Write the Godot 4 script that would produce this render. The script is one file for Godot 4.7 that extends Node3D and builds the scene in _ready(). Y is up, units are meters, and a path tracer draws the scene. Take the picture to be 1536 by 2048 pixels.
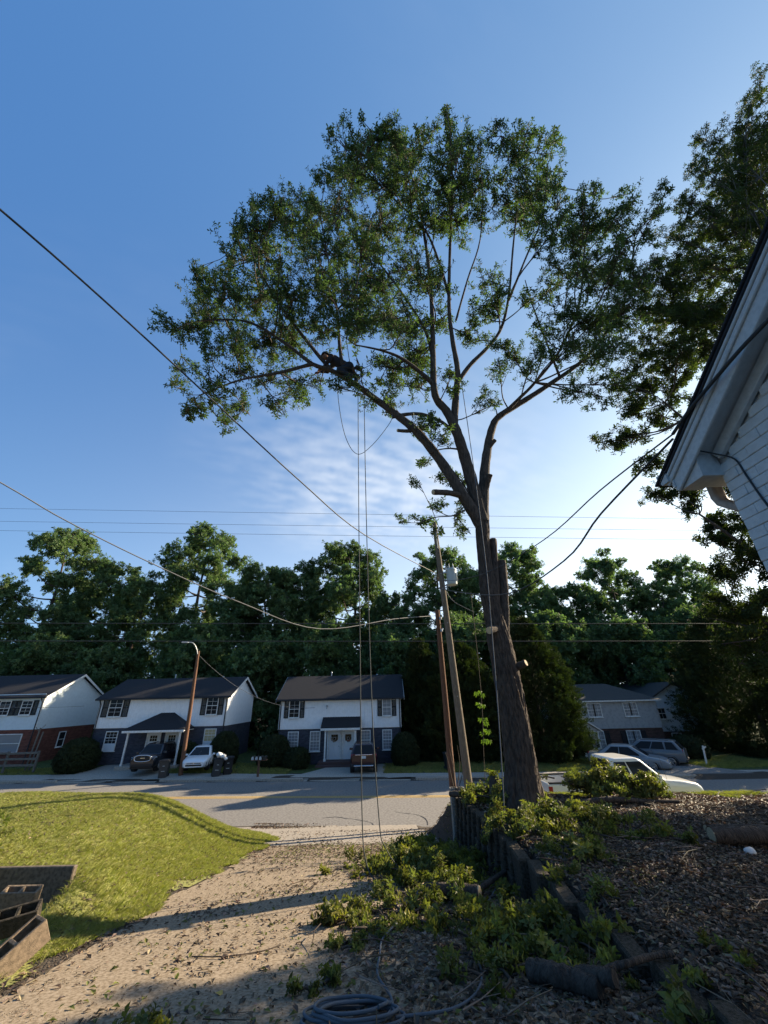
extends Node3D
# A tree being pruned beside a driveway, a street and duplex houses beyond. x right, y up, -z away from the camera; the road lies at y = 0.

var rng := RandomNumberGenerator.new()
var M := {}
var leaf_mesh := {}

class MB:
	var v := PackedVector3Array()
	var n := PackedVector3Array()
	var uv := PackedVector2Array()
	var c := PackedColorArray()
	var i := PackedInt32Array()
	var colored := false
	var tint := Color.WHITE
	func vert(p: Vector3, nn: Vector3, t := Vector2.ZERO) -> int:
		v.append(p)
		n.append(nn)
		uv.append(t)
		c.append(tint)
		return v.size() - 1
	func face(a: int, b: int, d: int) -> void:      # a, b, d counter-clockwise seen from outside
		i.append(a)
		i.append(d)
		i.append(b)
	func tri(a: Vector3, b: Vector3, d: Vector3) -> void:
		var nn := (b - a).cross(d - a).normalized()
		face(vert(a, nn), vert(b, nn, Vector2(1, 0)), vert(d, nn, Vector2(0, 1)))
	func quad(a: Vector3, b: Vector3, d: Vector3, e: Vector3, t0 := Vector2.ZERO, t1 := Vector2.ONE) -> void:
		var nn := (b - a).cross(d - a)
		if nn.length_squared() < 1e-14:
			nn = (d - a).cross(e - a)
		nn = nn.normalized()
		var k := vert(a, nn, t0)
		vert(b, nn, Vector2(t1.x, t0.y))
		vert(d, nn, t1)
		vert(e, nn, Vector2(t0.x, t1.y))
		face(k, k + 1, k + 2)
		face(k, k + 2, k + 3)
	func hexa(p: Array) -> void:                     # 0-3 bottom ring counter-clockwise seen from above, 4-7 the same above
		quad(p[3], p[2], p[1], p[0])
		quad(p[4], p[5], p[6], p[7])
		for k in 4:
			var m := (k + 1) % 4
			quad(p[k], p[m], p[m + 4], p[k + 4])
	func box(at: Vector3, s: Vector3, b := Basis.IDENTITY) -> void:
		var h := s * 0.5
		var p := []
		for y in [-1.0, 1.0]:
			for q in [Vector2(-1, 1), Vector2(1, 1), Vector2(1, -1), Vector2(-1, -1)]:
				p.append(at + b * Vector3(q.x * h.x, y * h.y, q.y * h.z))
		hexa(p)
	func bevel(at: Vector3, s: Vector3, e: float, b := Basis.IDENTITY) -> void:   # a box with chamfered edges
		var h := s * 0.5
		var p := func(x, y, z): return at + b * Vector3(x, y, z)
		var axes := [[0, 1, 2], [1, 2, 0], [2, 0, 1]]
		for a in axes:
			for sg in [-1.0, 1.0]:
				var q := []
				for k in [Vector2(-1, -1), Vector2(1, -1), Vector2(1, 1), Vector2(-1, 1)]:
					var w := Vector3()
					w[a[0]] = sg * h[a[0]]
					w[a[1]] = k.x * (h[a[1]] - e)
					w[a[2]] = k.y * (h[a[2]] - e)
					q.append(at + b * w)
				if sg > 0:
					quad(q[0], q[1], q[2], q[3])
				else:
					quad(q[3], q[2], q[1], q[0])
			for s1 in [-1.0, 1.0]:
				for s2 in [-1.0, 1.0]:
					var q := []
					for k in [[0, -1], [0, 1], [1, 1], [1, -1]]:
						var w := Vector3()
						w[a[0]] = k[1] * (h[a[0]] - e)
						w[a[1]] = s1 * (h[a[1]] - (e if k[0] else 0.0))
						w[a[2]] = s2 * (h[a[2]] - (0.0 if k[0] else e))
						q.append(at + b * w)
					var nn: Vector3 = (q[1] - q[0]).cross(q[2] - q[0])
					var out := Vector3()
					out[a[1]] = s1
					out[a[2]] = s2
					if nn.dot(b * out) > 0:
						quad(q[0], q[1], q[2], q[3])
					else:
						quad(q[3], q[2], q[1], q[0])
		for sx in [-1.0, 1.0]:
			for sy in [-1.0, 1.0]:
				for sz in [-1.0, 1.0]:
					var a1: Vector3 = at + b * Vector3(sx * h.x, sy * (h.y - e), sz * (h.z - e))
					var a2: Vector3 = at + b * Vector3(sx * (h.x - e), sy * h.y, sz * (h.z - e))
					var a3: Vector3 = at + b * Vector3(sx * (h.x - e), sy * (h.y - e), sz * h.z)
					if (a2 - a1).cross(a3 - a1).dot(b * Vector3(sx, sy, sz)) > 0:
						tri(a1, a2, a3)
					else:
						tri(a1, a3, a2)
	func tube(path: Array, rad: Array, sides := 6, caps := true, vscale := 1.0) -> void:
		var u := Vector3.UP
		var first := v.size()
		var along := 0.0
		for k in path.size():
			var d: Vector3 = (path[mini(k + 1, path.size() - 1)] - path[maxi(k - 1, 0)]).normalized()
			if k == 0:
				u = Vector3.UP if absf(d.y) < 0.9 else Vector3.RIGHT
			u = (u - d * u.dot(d)).normalized()
			if u.length_squared() < 0.1:
				u = d.cross(Vector3(0.3, 0.5, 0.8)).normalized()
			var w := d.cross(u)
			if k:
				along += path[k].distance_to(path[k - 1])
			for s in sides + 1:
				var a := TAU * s / sides
				var o := u * cos(a) + w * sin(a)
				vert(path[k] + o * rad[k], o, Vector2(float(s) / sides, along * vscale))
		for k in path.size() - 1:
			for s in sides:
				var a := first + k * (sides + 1) + s
				face(a, a + 1, a + sides + 2)
				face(a, a + sides + 2, a + sides + 1)
		if caps:
			for e in 2:
				var k := 0 if e == 0 else path.size() - 1
				var d: Vector3 = (path[0] - path[1]).normalized() if e == 0 else (path[k] - path[k - 1]).normalized()
				var m := vert(path[k], d, Vector2(0.5, 0.5))
				for s in sides:
					var p0 := v[first + k * (sides + 1) + s]
					var p1 := v[first + k * (sides + 1) + s + 1]
					var i0 := vert(p0, d)
					var i1 := vert(p1, d)
					if e == 0:
						face(m, i1, i0)
					else:
						face(m, i0, i1)
	func lathe(prof: Array, sides := 16, at := Vector3.ZERO, b := Basis.IDENTITY) -> void:   # prof: Vector2(radius, height), from the bottom up
		for k in prof.size() - 1:
			var p: Vector2 = prof[k]
			var q: Vector2 = prof[k + 1]
			var sl := Vector2(q.y - p.y, p.x - q.x).normalized()
			var first := v.size()
			for s in sides + 1:
				var a := TAU * s / sides
				var o := Vector3(cos(a), 0, -sin(a))
				var nn := b * (o * sl.x + Vector3.UP * sl.y)
				vert(at + b * (o * p.x + Vector3.UP * p.y), nn, Vector2(float(s) / sides, p.y))
				vert(at + b * (o * q.x + Vector3.UP * q.y), nn, Vector2(float(s) / sides, q.y))
			for s in sides:
				var a := first + s * 2
				face(a, a + 2, a + 3)
				face(a, a + 3, a + 1)
	func loft(rings: Array, closed := true, caps := true) -> void:  # rings of equal length, counter-clockwise seen from the end that they advance towards
		var m: int = rings[0].size()
		var first := v.size()
		for r in rings.size():
			for k in m:
				vert(rings[r][k], Vector3.ZERO, Vector2(float(k) / m, float(r)))
		var last := m if closed else m - 1
		for r in rings.size() - 1:
			for k in last:
				var a := first + r * m + k
				var b2 := first + r * m + (k + 1) % m
				for t in [[a, b2, b2 + m], [a, b2 + m, a + m]]:
					var nn := (v[t[1]] - v[t[0]]).cross(v[t[2]] - v[t[0]])
					for q in t:
						n[q] += nn
					face(t[0], t[1], t[2])
		for k in range(first, v.size()):
			n[k] = n[k].normalized()
		if caps and closed:
			for e in 2:
				var ring: Array = Array(rings[0] if e == 0 else rings[-1])
				var mid := Vector3.ZERO
				for p in ring:
					mid += p / m
				for k in m:
					if e == 0:
						tri(mid, ring[(k + 1) % m], ring[k])
					else:
						tri(mid, ring[k], ring[(k + 1) % m])
	func prism(poly: Array, z0: float, z1: float) -> void:           # a polygon in x and y, counter-clockwise seen from +z, between z0 and z1 (z1 the greater)
		var flat := PackedVector2Array(poly)
		var tr := Geometry2D.triangulate_polygon(flat)
		for k in range(0, tr.size(), 3):
			var a := flat[tr[k]]
			var b2 := flat[tr[k + 1]]
			var d := flat[tr[k + 2]]
			if (b2 - a).cross(d - a) < 0:
				var e := b2
				b2 = d
				d = e
			tri(Vector3(a.x, a.y, z1), Vector3(b2.x, b2.y, z1), Vector3(d.x, d.y, z1))
			tri(Vector3(a.x, a.y, z0), Vector3(d.x, d.y, z0), Vector3(b2.x, b2.y, z0))
		for k in poly.size():
			var a: Vector2 = poly[k]
			var b2: Vector2 = poly[(k + 1) % poly.size()]
			quad(Vector3(a.x, a.y, z0), Vector3(b2.x, b2.y, z0), Vector3(b2.x, b2.y, z1), Vector3(a.x, a.y, z1))
	func mesh() -> ArrayMesh:
		var arr := []
		arr.resize(Mesh.ARRAY_MAX)
		arr[Mesh.ARRAY_VERTEX] = v
		arr[Mesh.ARRAY_NORMAL] = n
		arr[Mesh.ARRAY_TEX_UV] = uv
		if colored:
			arr[Mesh.ARRAY_COLOR] = c
		arr[Mesh.ARRAY_INDEX] = i
		var m := ArrayMesh.new()
		m.add_surface_from_arrays(Mesh.PRIMITIVE_TRIANGLES, arr)
		return m

# ---------------------------------------------------------------- nodes
func thing(called: String, label: String, category: String, at := Vector3.ZERO, turn := 0.0, group := "") -> Node3D:
	var o := Node3D.new()
	o.name = called
	add_child(o, true)
	o.position = at
	o.rotation.y = turn
	tag(o, label, category, group)
	return o

func tag(o: Node, label: String, category := "", group := "", kind := "") -> void:
	if label:
		o.set_meta("label", label)
	if category:
		o.set_meta("category", category)
	if group:
		o.set_meta("group", group)
	if kind:
		o.set_meta("kind", kind)

func part(parent: Node, called: String, shape, mat: Material, label := "") -> MeshInstance3D:
	var o := MeshInstance3D.new()
	o.name = called
	o.mesh = shape.mesh() if shape is MB else shape
	o.material_override = mat
	parent.add_child(o, true)
	if label:
		o.set_meta("label", label)
	return o

func structure(called: String, shape, mat: Material, label: String) -> MeshInstance3D:
	var o := part(self, called, shape, mat, label)
	o.set_meta("kind", "structure")
	return o

func copies(parent: Node, called: String, shape: Mesh, mat: Material, xf: Array, tints: Array, kind := "stuff") -> MultiMeshInstance3D:
	var mm := MultiMesh.new()
	mm.transform_format = MultiMesh.TRANSFORM_3D
	mm.use_colors = true
	mm.mesh = shape
	mm.instance_count = xf.size()
	for k in xf.size():
		mm.set_instance_transform(k, xf[k])
		mm.set_instance_color(k, tints[k % tints.size()])
	var o := MultiMeshInstance3D.new()
	o.name = called
	o.multimesh = mm
	o.material_override = mat
	if kind:
		o.set_meta("kind", kind)
	parent.add_child(o, true)
	return o

# ---------------------------------------------------------------- materials
func lin(r: float, g: float, b: float) -> Color:
	return Color(r, g, b).linear_to_srgb()

func noise_tex(freq: float, colors: Array, offs: Array, size := 512, seed := 1, fractal := 4, kind := FastNoiseLite.TYPE_SIMPLEX_SMOOTH, stretch := 1.0) -> NoiseTexture2D:
	var f := FastNoiseLite.new()
	f.seed = seed
	f.noise_type = kind
	f.frequency = freq
	f.fractal_octaves = fractal
	f.fractal_gain = 0.55
	var t := NoiseTexture2D.new()
	t.width = size
	t.height = int(size * stretch)
	t.seamless = true
	t.noise = f
	var g := Gradient.new()
	g.offsets = PackedFloat32Array(offs)
	g.colors = PackedColorArray(colors)
	t.color_ramp = g
	return t

func bump_tex(freq: float, size := 512, seed := 3, fractal := 5, kind := FastNoiseLite.TYPE_SIMPLEX_SMOOTH) -> NoiseTexture2D:
	return noise_tex(freq, [Color.BLACK, Color.WHITE], [0.0, 1.0], size, seed, fractal, kind)

func mat(called: String, col: Color, rough := 0.8, tex: Texture2D = null, scale := Vector3.ONE, bump: Texture2D = null, bump_cm := 1.0) -> StandardMaterial3D:
	var m := StandardMaterial3D.new()
	m.resource_name = called
	m.albedo_color = col
	m.roughness = rough
	m.metallic_specular = 0.4
	if tex:
		m.albedo_texture = tex
	if bump:
		m.heightmap_enabled = true
		m.heightmap_texture = bump
		m.heightmap_scale = bump_cm
	if tex or bump:
		m.uv1_triplanar = true
		m.uv1_world_triplanar = true
		m.uv1_scale = scale
	M[called] = m
	return m

func leafmat(called: String, col: Color, back: Color, rough := 0.5) -> StandardMaterial3D:
	var m := mat(called, col, rough)
	m.vertex_color_use_as_albedo = true
	m.metallic_specular = 0.28
	m.backlight_enabled = true
	m.backlight = back
	m.cull_mode = BaseMaterial3D.CULL_DISABLED
	return m

func materials() -> void:
	var W := Color.WHITE
	var gray := func(a): return Color(a, a, a).linear_to_srgb()
	mat("asphalt", lin(0.215, 0.20, 0.185), 0.9, noise_tex(0.03, [gray.call(0.62), gray.call(0.85), W], [0.25, 0.5, 0.8], 1024, 11, 7), Vector3.ONE * 0.22, bump_tex(0.25, 512, 5), 0.5)
	mat("apron", lin(0.30, 0.262, 0.22), 0.9, noise_tex(0.02, [gray.call(0.6), gray.call(0.85), W], [0.25, 0.5, 0.8], 1024, 36, 6), Vector3.ONE * 0.4, bump_tex(0.2, 512, 6), 0.4)
	mat("concrete", lin(0.40, 0.355, 0.30), 0.9, noise_tex(0.02, [gray.call(0.66), gray.call(0.86), W], [0.25, 0.5, 0.8], 1024, 12, 6), Vector3.ONE * 0.4, bump_tex(0.2, 512, 6), 0.4)
	mat("driveway", lin(0.295, 0.24, 0.18), 0.95, noise_tex(0.06, [Color(0.72, 0.70, 0.66), Color(0.9, 0.88, 0.85), W], [0.25, 0.5, 0.78], 1024, 13, 6), Vector3.ONE * 0.3, bump_tex(0.5, 1024, 7), 0.5)
	mat("soil", lin(0.07, 0.055, 0.042), 0.95, noise_tex(0.02, [gray.call(0.5), gray.call(0.8), W], [0.25, 0.5, 0.8], 1024, 14, 6), Vector3.ONE * 0.5, bump_tex(0.1, 512, 8), 2.5)
	mat("turf", lin(0.22, 0.225, 0.085), 0.95, noise_tex(0.012, [Color(0.84, 0.86, 0.78), Color(0.95, 0.93, 0.82), Color(1.0, 0.99, 0.94)], [0.25, 0.5, 0.8], 1024, 15, 6), Vector3.ONE * 0.22, bump_tex(0.12, 512, 9), 2.5)
	mat("far_turf", lin(0.07, 0.10, 0.025), 0.95, noise_tex(0.02, [gray.call(0.5), gray.call(0.8), W], [0.25, 0.5, 0.8], 512, 16, 5), Vector3.ONE * 0.3, bump_tex(0.12, 512, 9), 3.0)
	mat("far_ground", lin(0.06, 0.065, 0.03), 0.95, noise_tex(0.02, [gray.call(0.5), gray.call(0.8), W], [0.25, 0.5, 0.8], 512, 16, 5), Vector3.ONE * 0.1)
	mat("yellow_paint", lin(0.62, 0.40, 0.10), 0.7, noise_tex(0.05, [gray.call(0.7), W], [0.3, 0.6], 256, 17), Vector3.ONE)
	mat("bark", lin(0.095, 0.072, 0.057), 0.95, noise_tex(0.02, [gray.call(0.42), gray.call(0.75), W], [0.3, 0.5, 0.75], 512, 18, 6), Vector3(1.6, 0.35, 1.6), bump_tex(0.05, 512, 10), 2.5)
	mat("twig", lin(0.075, 0.058, 0.045), 0.9)
	mat("cut_wood", lin(0.52, 0.40, 0.25), 0.8, noise_tex(0.05, [gray.call(0.75), W], [0.3, 0.7], 256, 19), Vector3.ONE * 3.0)
	mat("pole_wood", lin(0.21, 0.165, 0.12), 0.9, noise_tex(0.03, [gray.call(0.55), gray.call(0.8), W], [0.3, 0.5, 0.75], 512, 20, 5), Vector3(2.5, 0.22, 2.5), bump_tex(0.06, 256, 11), 0.8)
	mat("pole_brown", lin(0.17, 0.085, 0.05), 0.9, noise_tex(0.03, [gray.call(0.55), gray.call(0.8), W], [0.3, 0.5, 0.75], 512, 21, 5), Vector3(2.5, 0.22, 2.5))
	mat("cable", lin(0.03, 0.032, 0.035), 0.6)
	mat("light_cable", lin(0.16, 0.16, 0.16), 0.6)
	mat("galvanised", lin(0.42, 0.44, 0.45), 0.45).metallic = 0.5
	mat("transformer_grey", lin(0.42, 0.46, 0.46), 0.5)
	mat("rope_blue", lin(0.13, 0.15, 0.175), 0.85, noise_tex(0.2, [gray.call(0.55), W], [0.35, 0.65], 256, 22), Vector3.ONE * 4.0)
	mat("rope_dark", lin(0.07, 0.075, 0.07), 0.85)
	mat("rope_orange", lin(0.42, 0.17, 0.06), 0.85)
	mat("white_siding", lin(0.84, 0.85, 0.86), 0.6, noise_tex(0.02, [gray.call(0.95), W], [0.3, 0.6], 256, 23), Vector3.ONE * 0.5)
	mat("blue_siding", lin(0.62, 0.69, 0.72), 0.6, noise_tex(0.02, [gray.call(0.94), W], [0.3, 0.6], 256, 24), Vector3.ONE * 0.5)
	mat("grey_siding", lin(0.34, 0.35, 0.36), 0.7, noise_tex(0.02, [gray.call(0.85), W], [0.3, 0.6], 256, 25), Vector3.ONE * 0.5)
	mat("slate_brick", lin(0.06, 0.068, 0.085), 0.8, brick_tex(0.82), Vector3.ONE * 0.5)
	mat("red_brick", lin(0.19, 0.075, 0.05), 0.85, brick_tex(0.7), Vector3.ONE * 0.5)
	mat("brown_brick", lin(0.11, 0.065, 0.05), 0.85, brick_tex(0.7), Vector3.ONE * 0.5)
	mat("dark_shingle", lin(0.028, 0.028, 0.033), 0.9, noise_tex(0.06, [gray.call(0.5), W], [0.3, 0.7], 512, 26, 3), Vector3(0.5, 2.0, 2.0), bump_tex(0.1, 256, 12), 0.6)
	mat("grey_shingle", lin(0.075, 0.075, 0.072), 0.9, noise_tex(0.06, [gray.call(0.5), W], [0.3, 0.7], 512, 27, 3), Vector3(0.5, 2.0, 2.0), bump_tex(0.1, 256, 12), 0.6)
	mat("white_trim", lin(0.72, 0.72, 0.70), 0.55, noise_tex(0.02, [gray.call(0.85), W], [0.35, 0.6], 256, 28), Vector3.ONE)
	mat("house_paint", lin(0.56, 0.56, 0.55), 0.6, noise_tex(0.015, [gray.call(0.9), gray.call(0.97), W], [0.3, 0.5, 0.7], 512, 29, 5), Vector3.ONE * 1.2, bump_tex(0.08, 512, 13), 0.25)
	mat("house_trim", lin(0.50, 0.50, 0.49), 0.5, noise_tex(0.02, [gray.call(0.88), gray.call(0.96), W], [0.3, 0.5, 0.7], 512, 30, 5), Vector3.ONE * 1.5)
	mat("downspout_paint", lin(0.42, 0.36, 0.31), 0.5, noise_tex(0.02, [gray.call(0.78), W], [0.3, 0.7], 256, 31, 5), Vector3.ONE * 1.5)
	mat("mortar", lin(0.40, 0.40, 0.39), 0.9)
	mat("black_trim", lin(0.018, 0.02, 0.025), 0.5)
	mat("shutter_black", lin(0.016, 0.017, 0.02), 0.6)
	mat("pane_dark", lin(0.02, 0.022, 0.025), 0.06).metallic_specular = 0.25
	mat("pane_blind", lin(0.22, 0.23, 0.25), 0.25)
	mat("pane_warm", lin(0.42, 0.36, 0.20), 0.3)
	mat("door_white", lin(0.62, 0.65, 0.68), 0.5)
	mat("wreath", lin(0.09, 0.06, 0.035), 0.9)
	mat("wreath_flower", lin(0.35, 0.16, 0.13), 0.9)
	mat("step_brick", lin(0.10, 0.06, 0.055), 0.9)
	mat("block", lin(0.22, 0.165, 0.115), 0.95, noise_tex(0.03, [gray.call(0.5), gray.call(0.8), W], [0.25, 0.5, 0.75], 512, 32, 6), Vector3.ONE * 1.3, bump_tex(0.2, 512, 14), 0.6)
	mat("pale_block", lin(0.36, 0.33, 0.285), 0.95, noise_tex(0.03, [gray.call(0.55), gray.call(0.8), W], [0.25, 0.5, 0.75], 512, 37, 6), Vector3.ONE * 1.3, bump_tex(0.2, 512, 14), 0.6)
	mat("mossy_block", lin(0.075, 0.06, 0.045), 0.95, noise_tex(0.03, [Color(0.6, 0.62, 0.5), gray.call(0.75), W], [0.25, 0.5, 0.75], 512, 33, 6), Vector3.ONE * 1.3, bump_tex(0.12, 512, 15), 1.2)
	mat("slab", lin(0.17, 0.135, 0.10), 0.95, noise_tex(0.03, [gray.call(0.5), gray.call(0.8), W], [0.25, 0.5, 0.75], 512, 34, 6), Vector3.ONE * 0.9, bump_tex(0.25, 512, 16), 0.8)
	mat("fence_wood", lin(0.17, 0.16, 0.14), 0.9, noise_tex(0.03, [gray.call(0.6), W], [0.3, 0.7], 256, 35, 5), Vector3(0.4, 3, 3))
	mat("bin_plastic", lin(0.045, 0.047, 0.05), 0.45)
	mat("bin_dark", lin(0.02, 0.02, 0.022), 0.5)
	mat("bag_white", lin(0.7, 0.7, 0.68), 0.4)
	mat("tyre", lin(0.018, 0.018, 0.019), 0.85)
	mat("rim_metal", lin(0.5, 0.5, 0.52), 0.3).metallic = 0.8
	mat("rim_dark", lin(0.06, 0.06, 0.065), 0.4).metallic = 0.5
	mat("plastic_black", lin(0.02, 0.02, 0.022), 0.5)
	mat("chrome", lin(0.7, 0.7, 0.72), 0.15).metallic = 1.0
	mat("lamp_clear", lin(0.6, 0.62, 0.65), 0.1)
	mat("lamp_red", lin(0.35, 0.015, 0.02), 0.2)
	mat("plate", lin(0.6, 0.62, 0.62), 0.5)
	for p in [["paint_white", lin(0.74, 0.75, 0.76)], ["paint_cream", lin(0.76, 0.74, 0.69)], ["paint_navy", lin(0.012, 0.014, 0.022)], ["paint_red", lin(0.024, 0.002, 0.006)], ["paint_silver", lin(0.19, 0.22, 0.25)], ["paint_grey", lin(0.13, 0.14, 0.155)]]:
		var m := mat(p[0], p[1], 0.32)
		m.clearcoat_enabled = true
		m.clearcoat = 0.8
		m.clearcoat_roughness = 0.06
	mat("mailbox_dark", lin(0.03, 0.028, 0.026), 0.5)
	mat("mailbox_brown", lin(0.13, 0.07, 0.045), 0.8)
	mat("trousers", lin(0.022, 0.03, 0.045), 0.9)
	mat("shirt", lin(0.028, 0.024, 0.028), 0.9)
	mat("skin", lin(0.22, 0.11, 0.07), 0.6)
	mat("helmet", lin(0.05, 0.05, 0.055), 0.35)
	mat("harness", lin(0.10, 0.05, 0.03), 0.7)
	mat("stone_white", lin(0.6, 0.58, 0.55), 0.9)
	mat("blue_glove", lin(0.03, 0.05, 0.16), 0.7)
	leafmat("oak_leaf", lin(0.076, 0.112, 0.050), lin(0.78, 1.0, 0.42), 0.6)
	leafmat("right_leaf", lin(0.055, 0.075, 0.028), lin(0.70, 0.9, 0.3), 0.6)
	leafmat("wood_leaf", lin(0.12, 0.18, 0.088), lin(0.75, 0.95, 0.45), 0.6)
	leafmat("cedar_leaf", lin(0.040, 0.056, 0.020), lin(0.3, 0.4, 0.12), 0.7)
	leafmat("shrub_leaf", lin(0.030, 0.042, 0.018), lin(0.2, 0.3, 0.1), 0.7)
	leafmat("vine_leaf", lin(0.13, 0.19, 0.045), lin(0.8, 1.0, 0.25), 0.5)
	leafmat("brush_leaf", lin(0.145, 0.17, 0.065), lin(0.7, 0.85, 0.3), 0.45)
	leafmat("dry_leaf", lin(0.135, 0.105, 0.08), lin(0.4, 0.28, 0.18), 0.6)
	leafmat("grass_blade", lin(0.30, 0.325, 0.115), lin(0.6, 0.7, 0.15), 0.6)

func brick_tex(joint: float) -> ImageTexture:     # walls 35 m away, where a course is under two pixels
	var im := Image.create(128, 128, false, Image.FORMAT_RGB8)
	var r := RandomNumberGenerator.new()
	r.seed = 5
	for row in 24:
		for k in 9:
			var a := r.randf_range(0.78, 1.0)
			var x := k * 16 + (8 if row % 2 else 0) - 8
			im.fill_rect(Rect2i(x, int(row * 5.3334), 15, 5), Color(a, a * r.randf_range(0.94, 1.0), a))
	for y in 128:
		for x in 128:
			if im.get_pixel(x, y).r < 0.05:
				im.set_pixel(x, y, Color(joint, joint, joint))
	return ImageTexture.create_from_image(im)

func _ready() -> void:
	rng.seed = 20240611
	var cam := Camera3D.new()
	cam.name = "camera"
	cam.fov = 105.98
	cam.near = 0.05
	cam.far = 1500.0
	cam.position = Vector3(0, 4.7, 0)
	cam.rotation_degrees = Vector3(25.7, 0, -1.3)
	add_child(cam)
	cam.current = true
	var sun_az := deg_to_rad(60.0)       # to the right of straight ahead
	var sun_el := deg_to_rad(25.0)
	var to_sun := Vector3(sin(sun_az) * cos(sun_el), sin(sun_el), -cos(sun_az) * cos(sun_el))
	var env := Environment.new()
	env.background_mode = Environment.BG_SKY
	env.sky = Sky.new()
	env.sky.sky_material = sky(to_sun)
	env.tonemap_mode = Environment.TONE_MAPPER_LINEAR
	env.tonemap_exposure = 2.75
	env.sdfgi_enabled = true
	env.ssao_enabled = true
	env.ssil_enabled = true
	var we := WorldEnvironment.new()
	we.name = "world_environment"
	we.environment = env
	add_child(we)
	var sun := DirectionalLight3D.new()
	sun.name = "sun"
	sun.light_energy = 1.6
	sun.light_color = Color(1.0, 0.925, 0.80)
	sun.light_angular_distance = 0.5
	sun.shadow_enabled = true
	add_child(sun)
	sun.look_at_from_position(to_sun * 100.0, Vector3.ZERO)
	materials()
	leaf_shapes()
	terrain()
	houses()
	own_house()
	background_trees()
	evergreens()
	hero_tree()
	right_tree()
	retaining_walls()
	utilities()
	street_things()
	vehicles()
	climber()
	ropes()
	logs()
	ground_cover()

func sky(to_sun: Vector3) -> PanoramaSkyMaterial:
	var w := 1024
	var h := 512
	var im := Image.create(w, h, false, Image.FORMAT_RGBF)
	var fine := FastNoiseLite.new()
	fine.seed = 41
	fine.frequency = 1.0
	fine.fractal_octaves = 5
	fine.domain_warp_enabled = true
	fine.domain_warp_amplitude = 0.25
	fine.domain_warp_frequency = 1.5
	var broad := FastNoiseLite.new()
	broad.seed = 42
	broad.frequency = 1.0
	broad.fractal_octaves = 3
	var k := 1.0 / 2.75
	for y in h:
		var el := (0.5 - (y + 0.5) / h) * PI
		for x in w:
			var az := (x + 0.5) / w * TAU
			var d := Vector3(sin(az) * cos(el), sin(el), -cos(az) * cos(el))
			var up := maxf(d.y, 0.0)
			var ang := rad_to_deg(acos(clampf(d.dot(to_sun), -1, 1)))
			var low := pow(1.0 - up, 3.2)
			var c := Vector3(0.046, 0.185, 0.51).lerp(Vector3(0.19, 0.54, 0.98), low)
			c += Vector3(0.44, 0.58, 0.53) * exp(-ang / 36.0)
			c += Vector3(0.75, 0.72, 0.66) * exp(-ang / 13.0)
			c += Vector3(0.60, 0.54, 0.44) * pow(1.0 - up, 2.6) * exp(-pow(ang / 68.0, 2.0)) * 3.3
			if d.y > 0.02:
				var p := Vector2(d.x, -d.z) / (d.y + 0.12)       # a layer of thin high cloud overhead
				var a := broad.get_noise_2d(p.x * 0.55 + 3.0, p.y * 0.55) * 0.5 + 0.5
				var b := fine.get_noise_2d(p.x * 5.0 + p.y * 3.0, p.y * 16.0 - p.x * 7.0) * 0.95 + fine.get_noise_2d(p.x * 1.6 + 7.0, p.y * 2.6) * 0.6
				var patch := exp(-pow((p.x + 0.0) / 0.60, 2.0) - pow((p.y - 1.55) / 0.62, 2.0))
				var veil := clampf(patch * 1.05 + (a - 0.52) * 0.9, 0.0, 1.0)
				var cloud := veil * clampf(0.40 + b * 0.80, 0.0, 1.0)
				c += (Vector3(0.92, 0.94, 0.95) - c * 0.75) * cloud * (0.26 + 0.30 * patch + 0.30 * exp(-ang / 45.0))
			im.set_pixel(x, y, Color(c.x * k, c.y * k, c.z * k))
	var m := PanoramaSkyMaterial.new()
	m.panorama = ImageTexture.create_from_image(im)
	return m

# ---------------------------------------------------------------- the lie of the land
var relief := FastNoiseLite.new()

func drive_h(f: float) -> float:
	return 3.1 - 0.156 * clampf(f, -6.0, 19.5)

func wall_x(f: float) -> float:
	return lerpf(2.30, 1.55, (f - 4.4) / 8.3)

func road_t(x: float, f: float) -> float:
	return f + 0.075 * x

var grid_x := []
var grid_f := []

func between(list: Array, a: float, b: float) -> Array:
	return list.filter(func(q): return q >= a - 1e-4 and q <= b + 1e-4)

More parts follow.
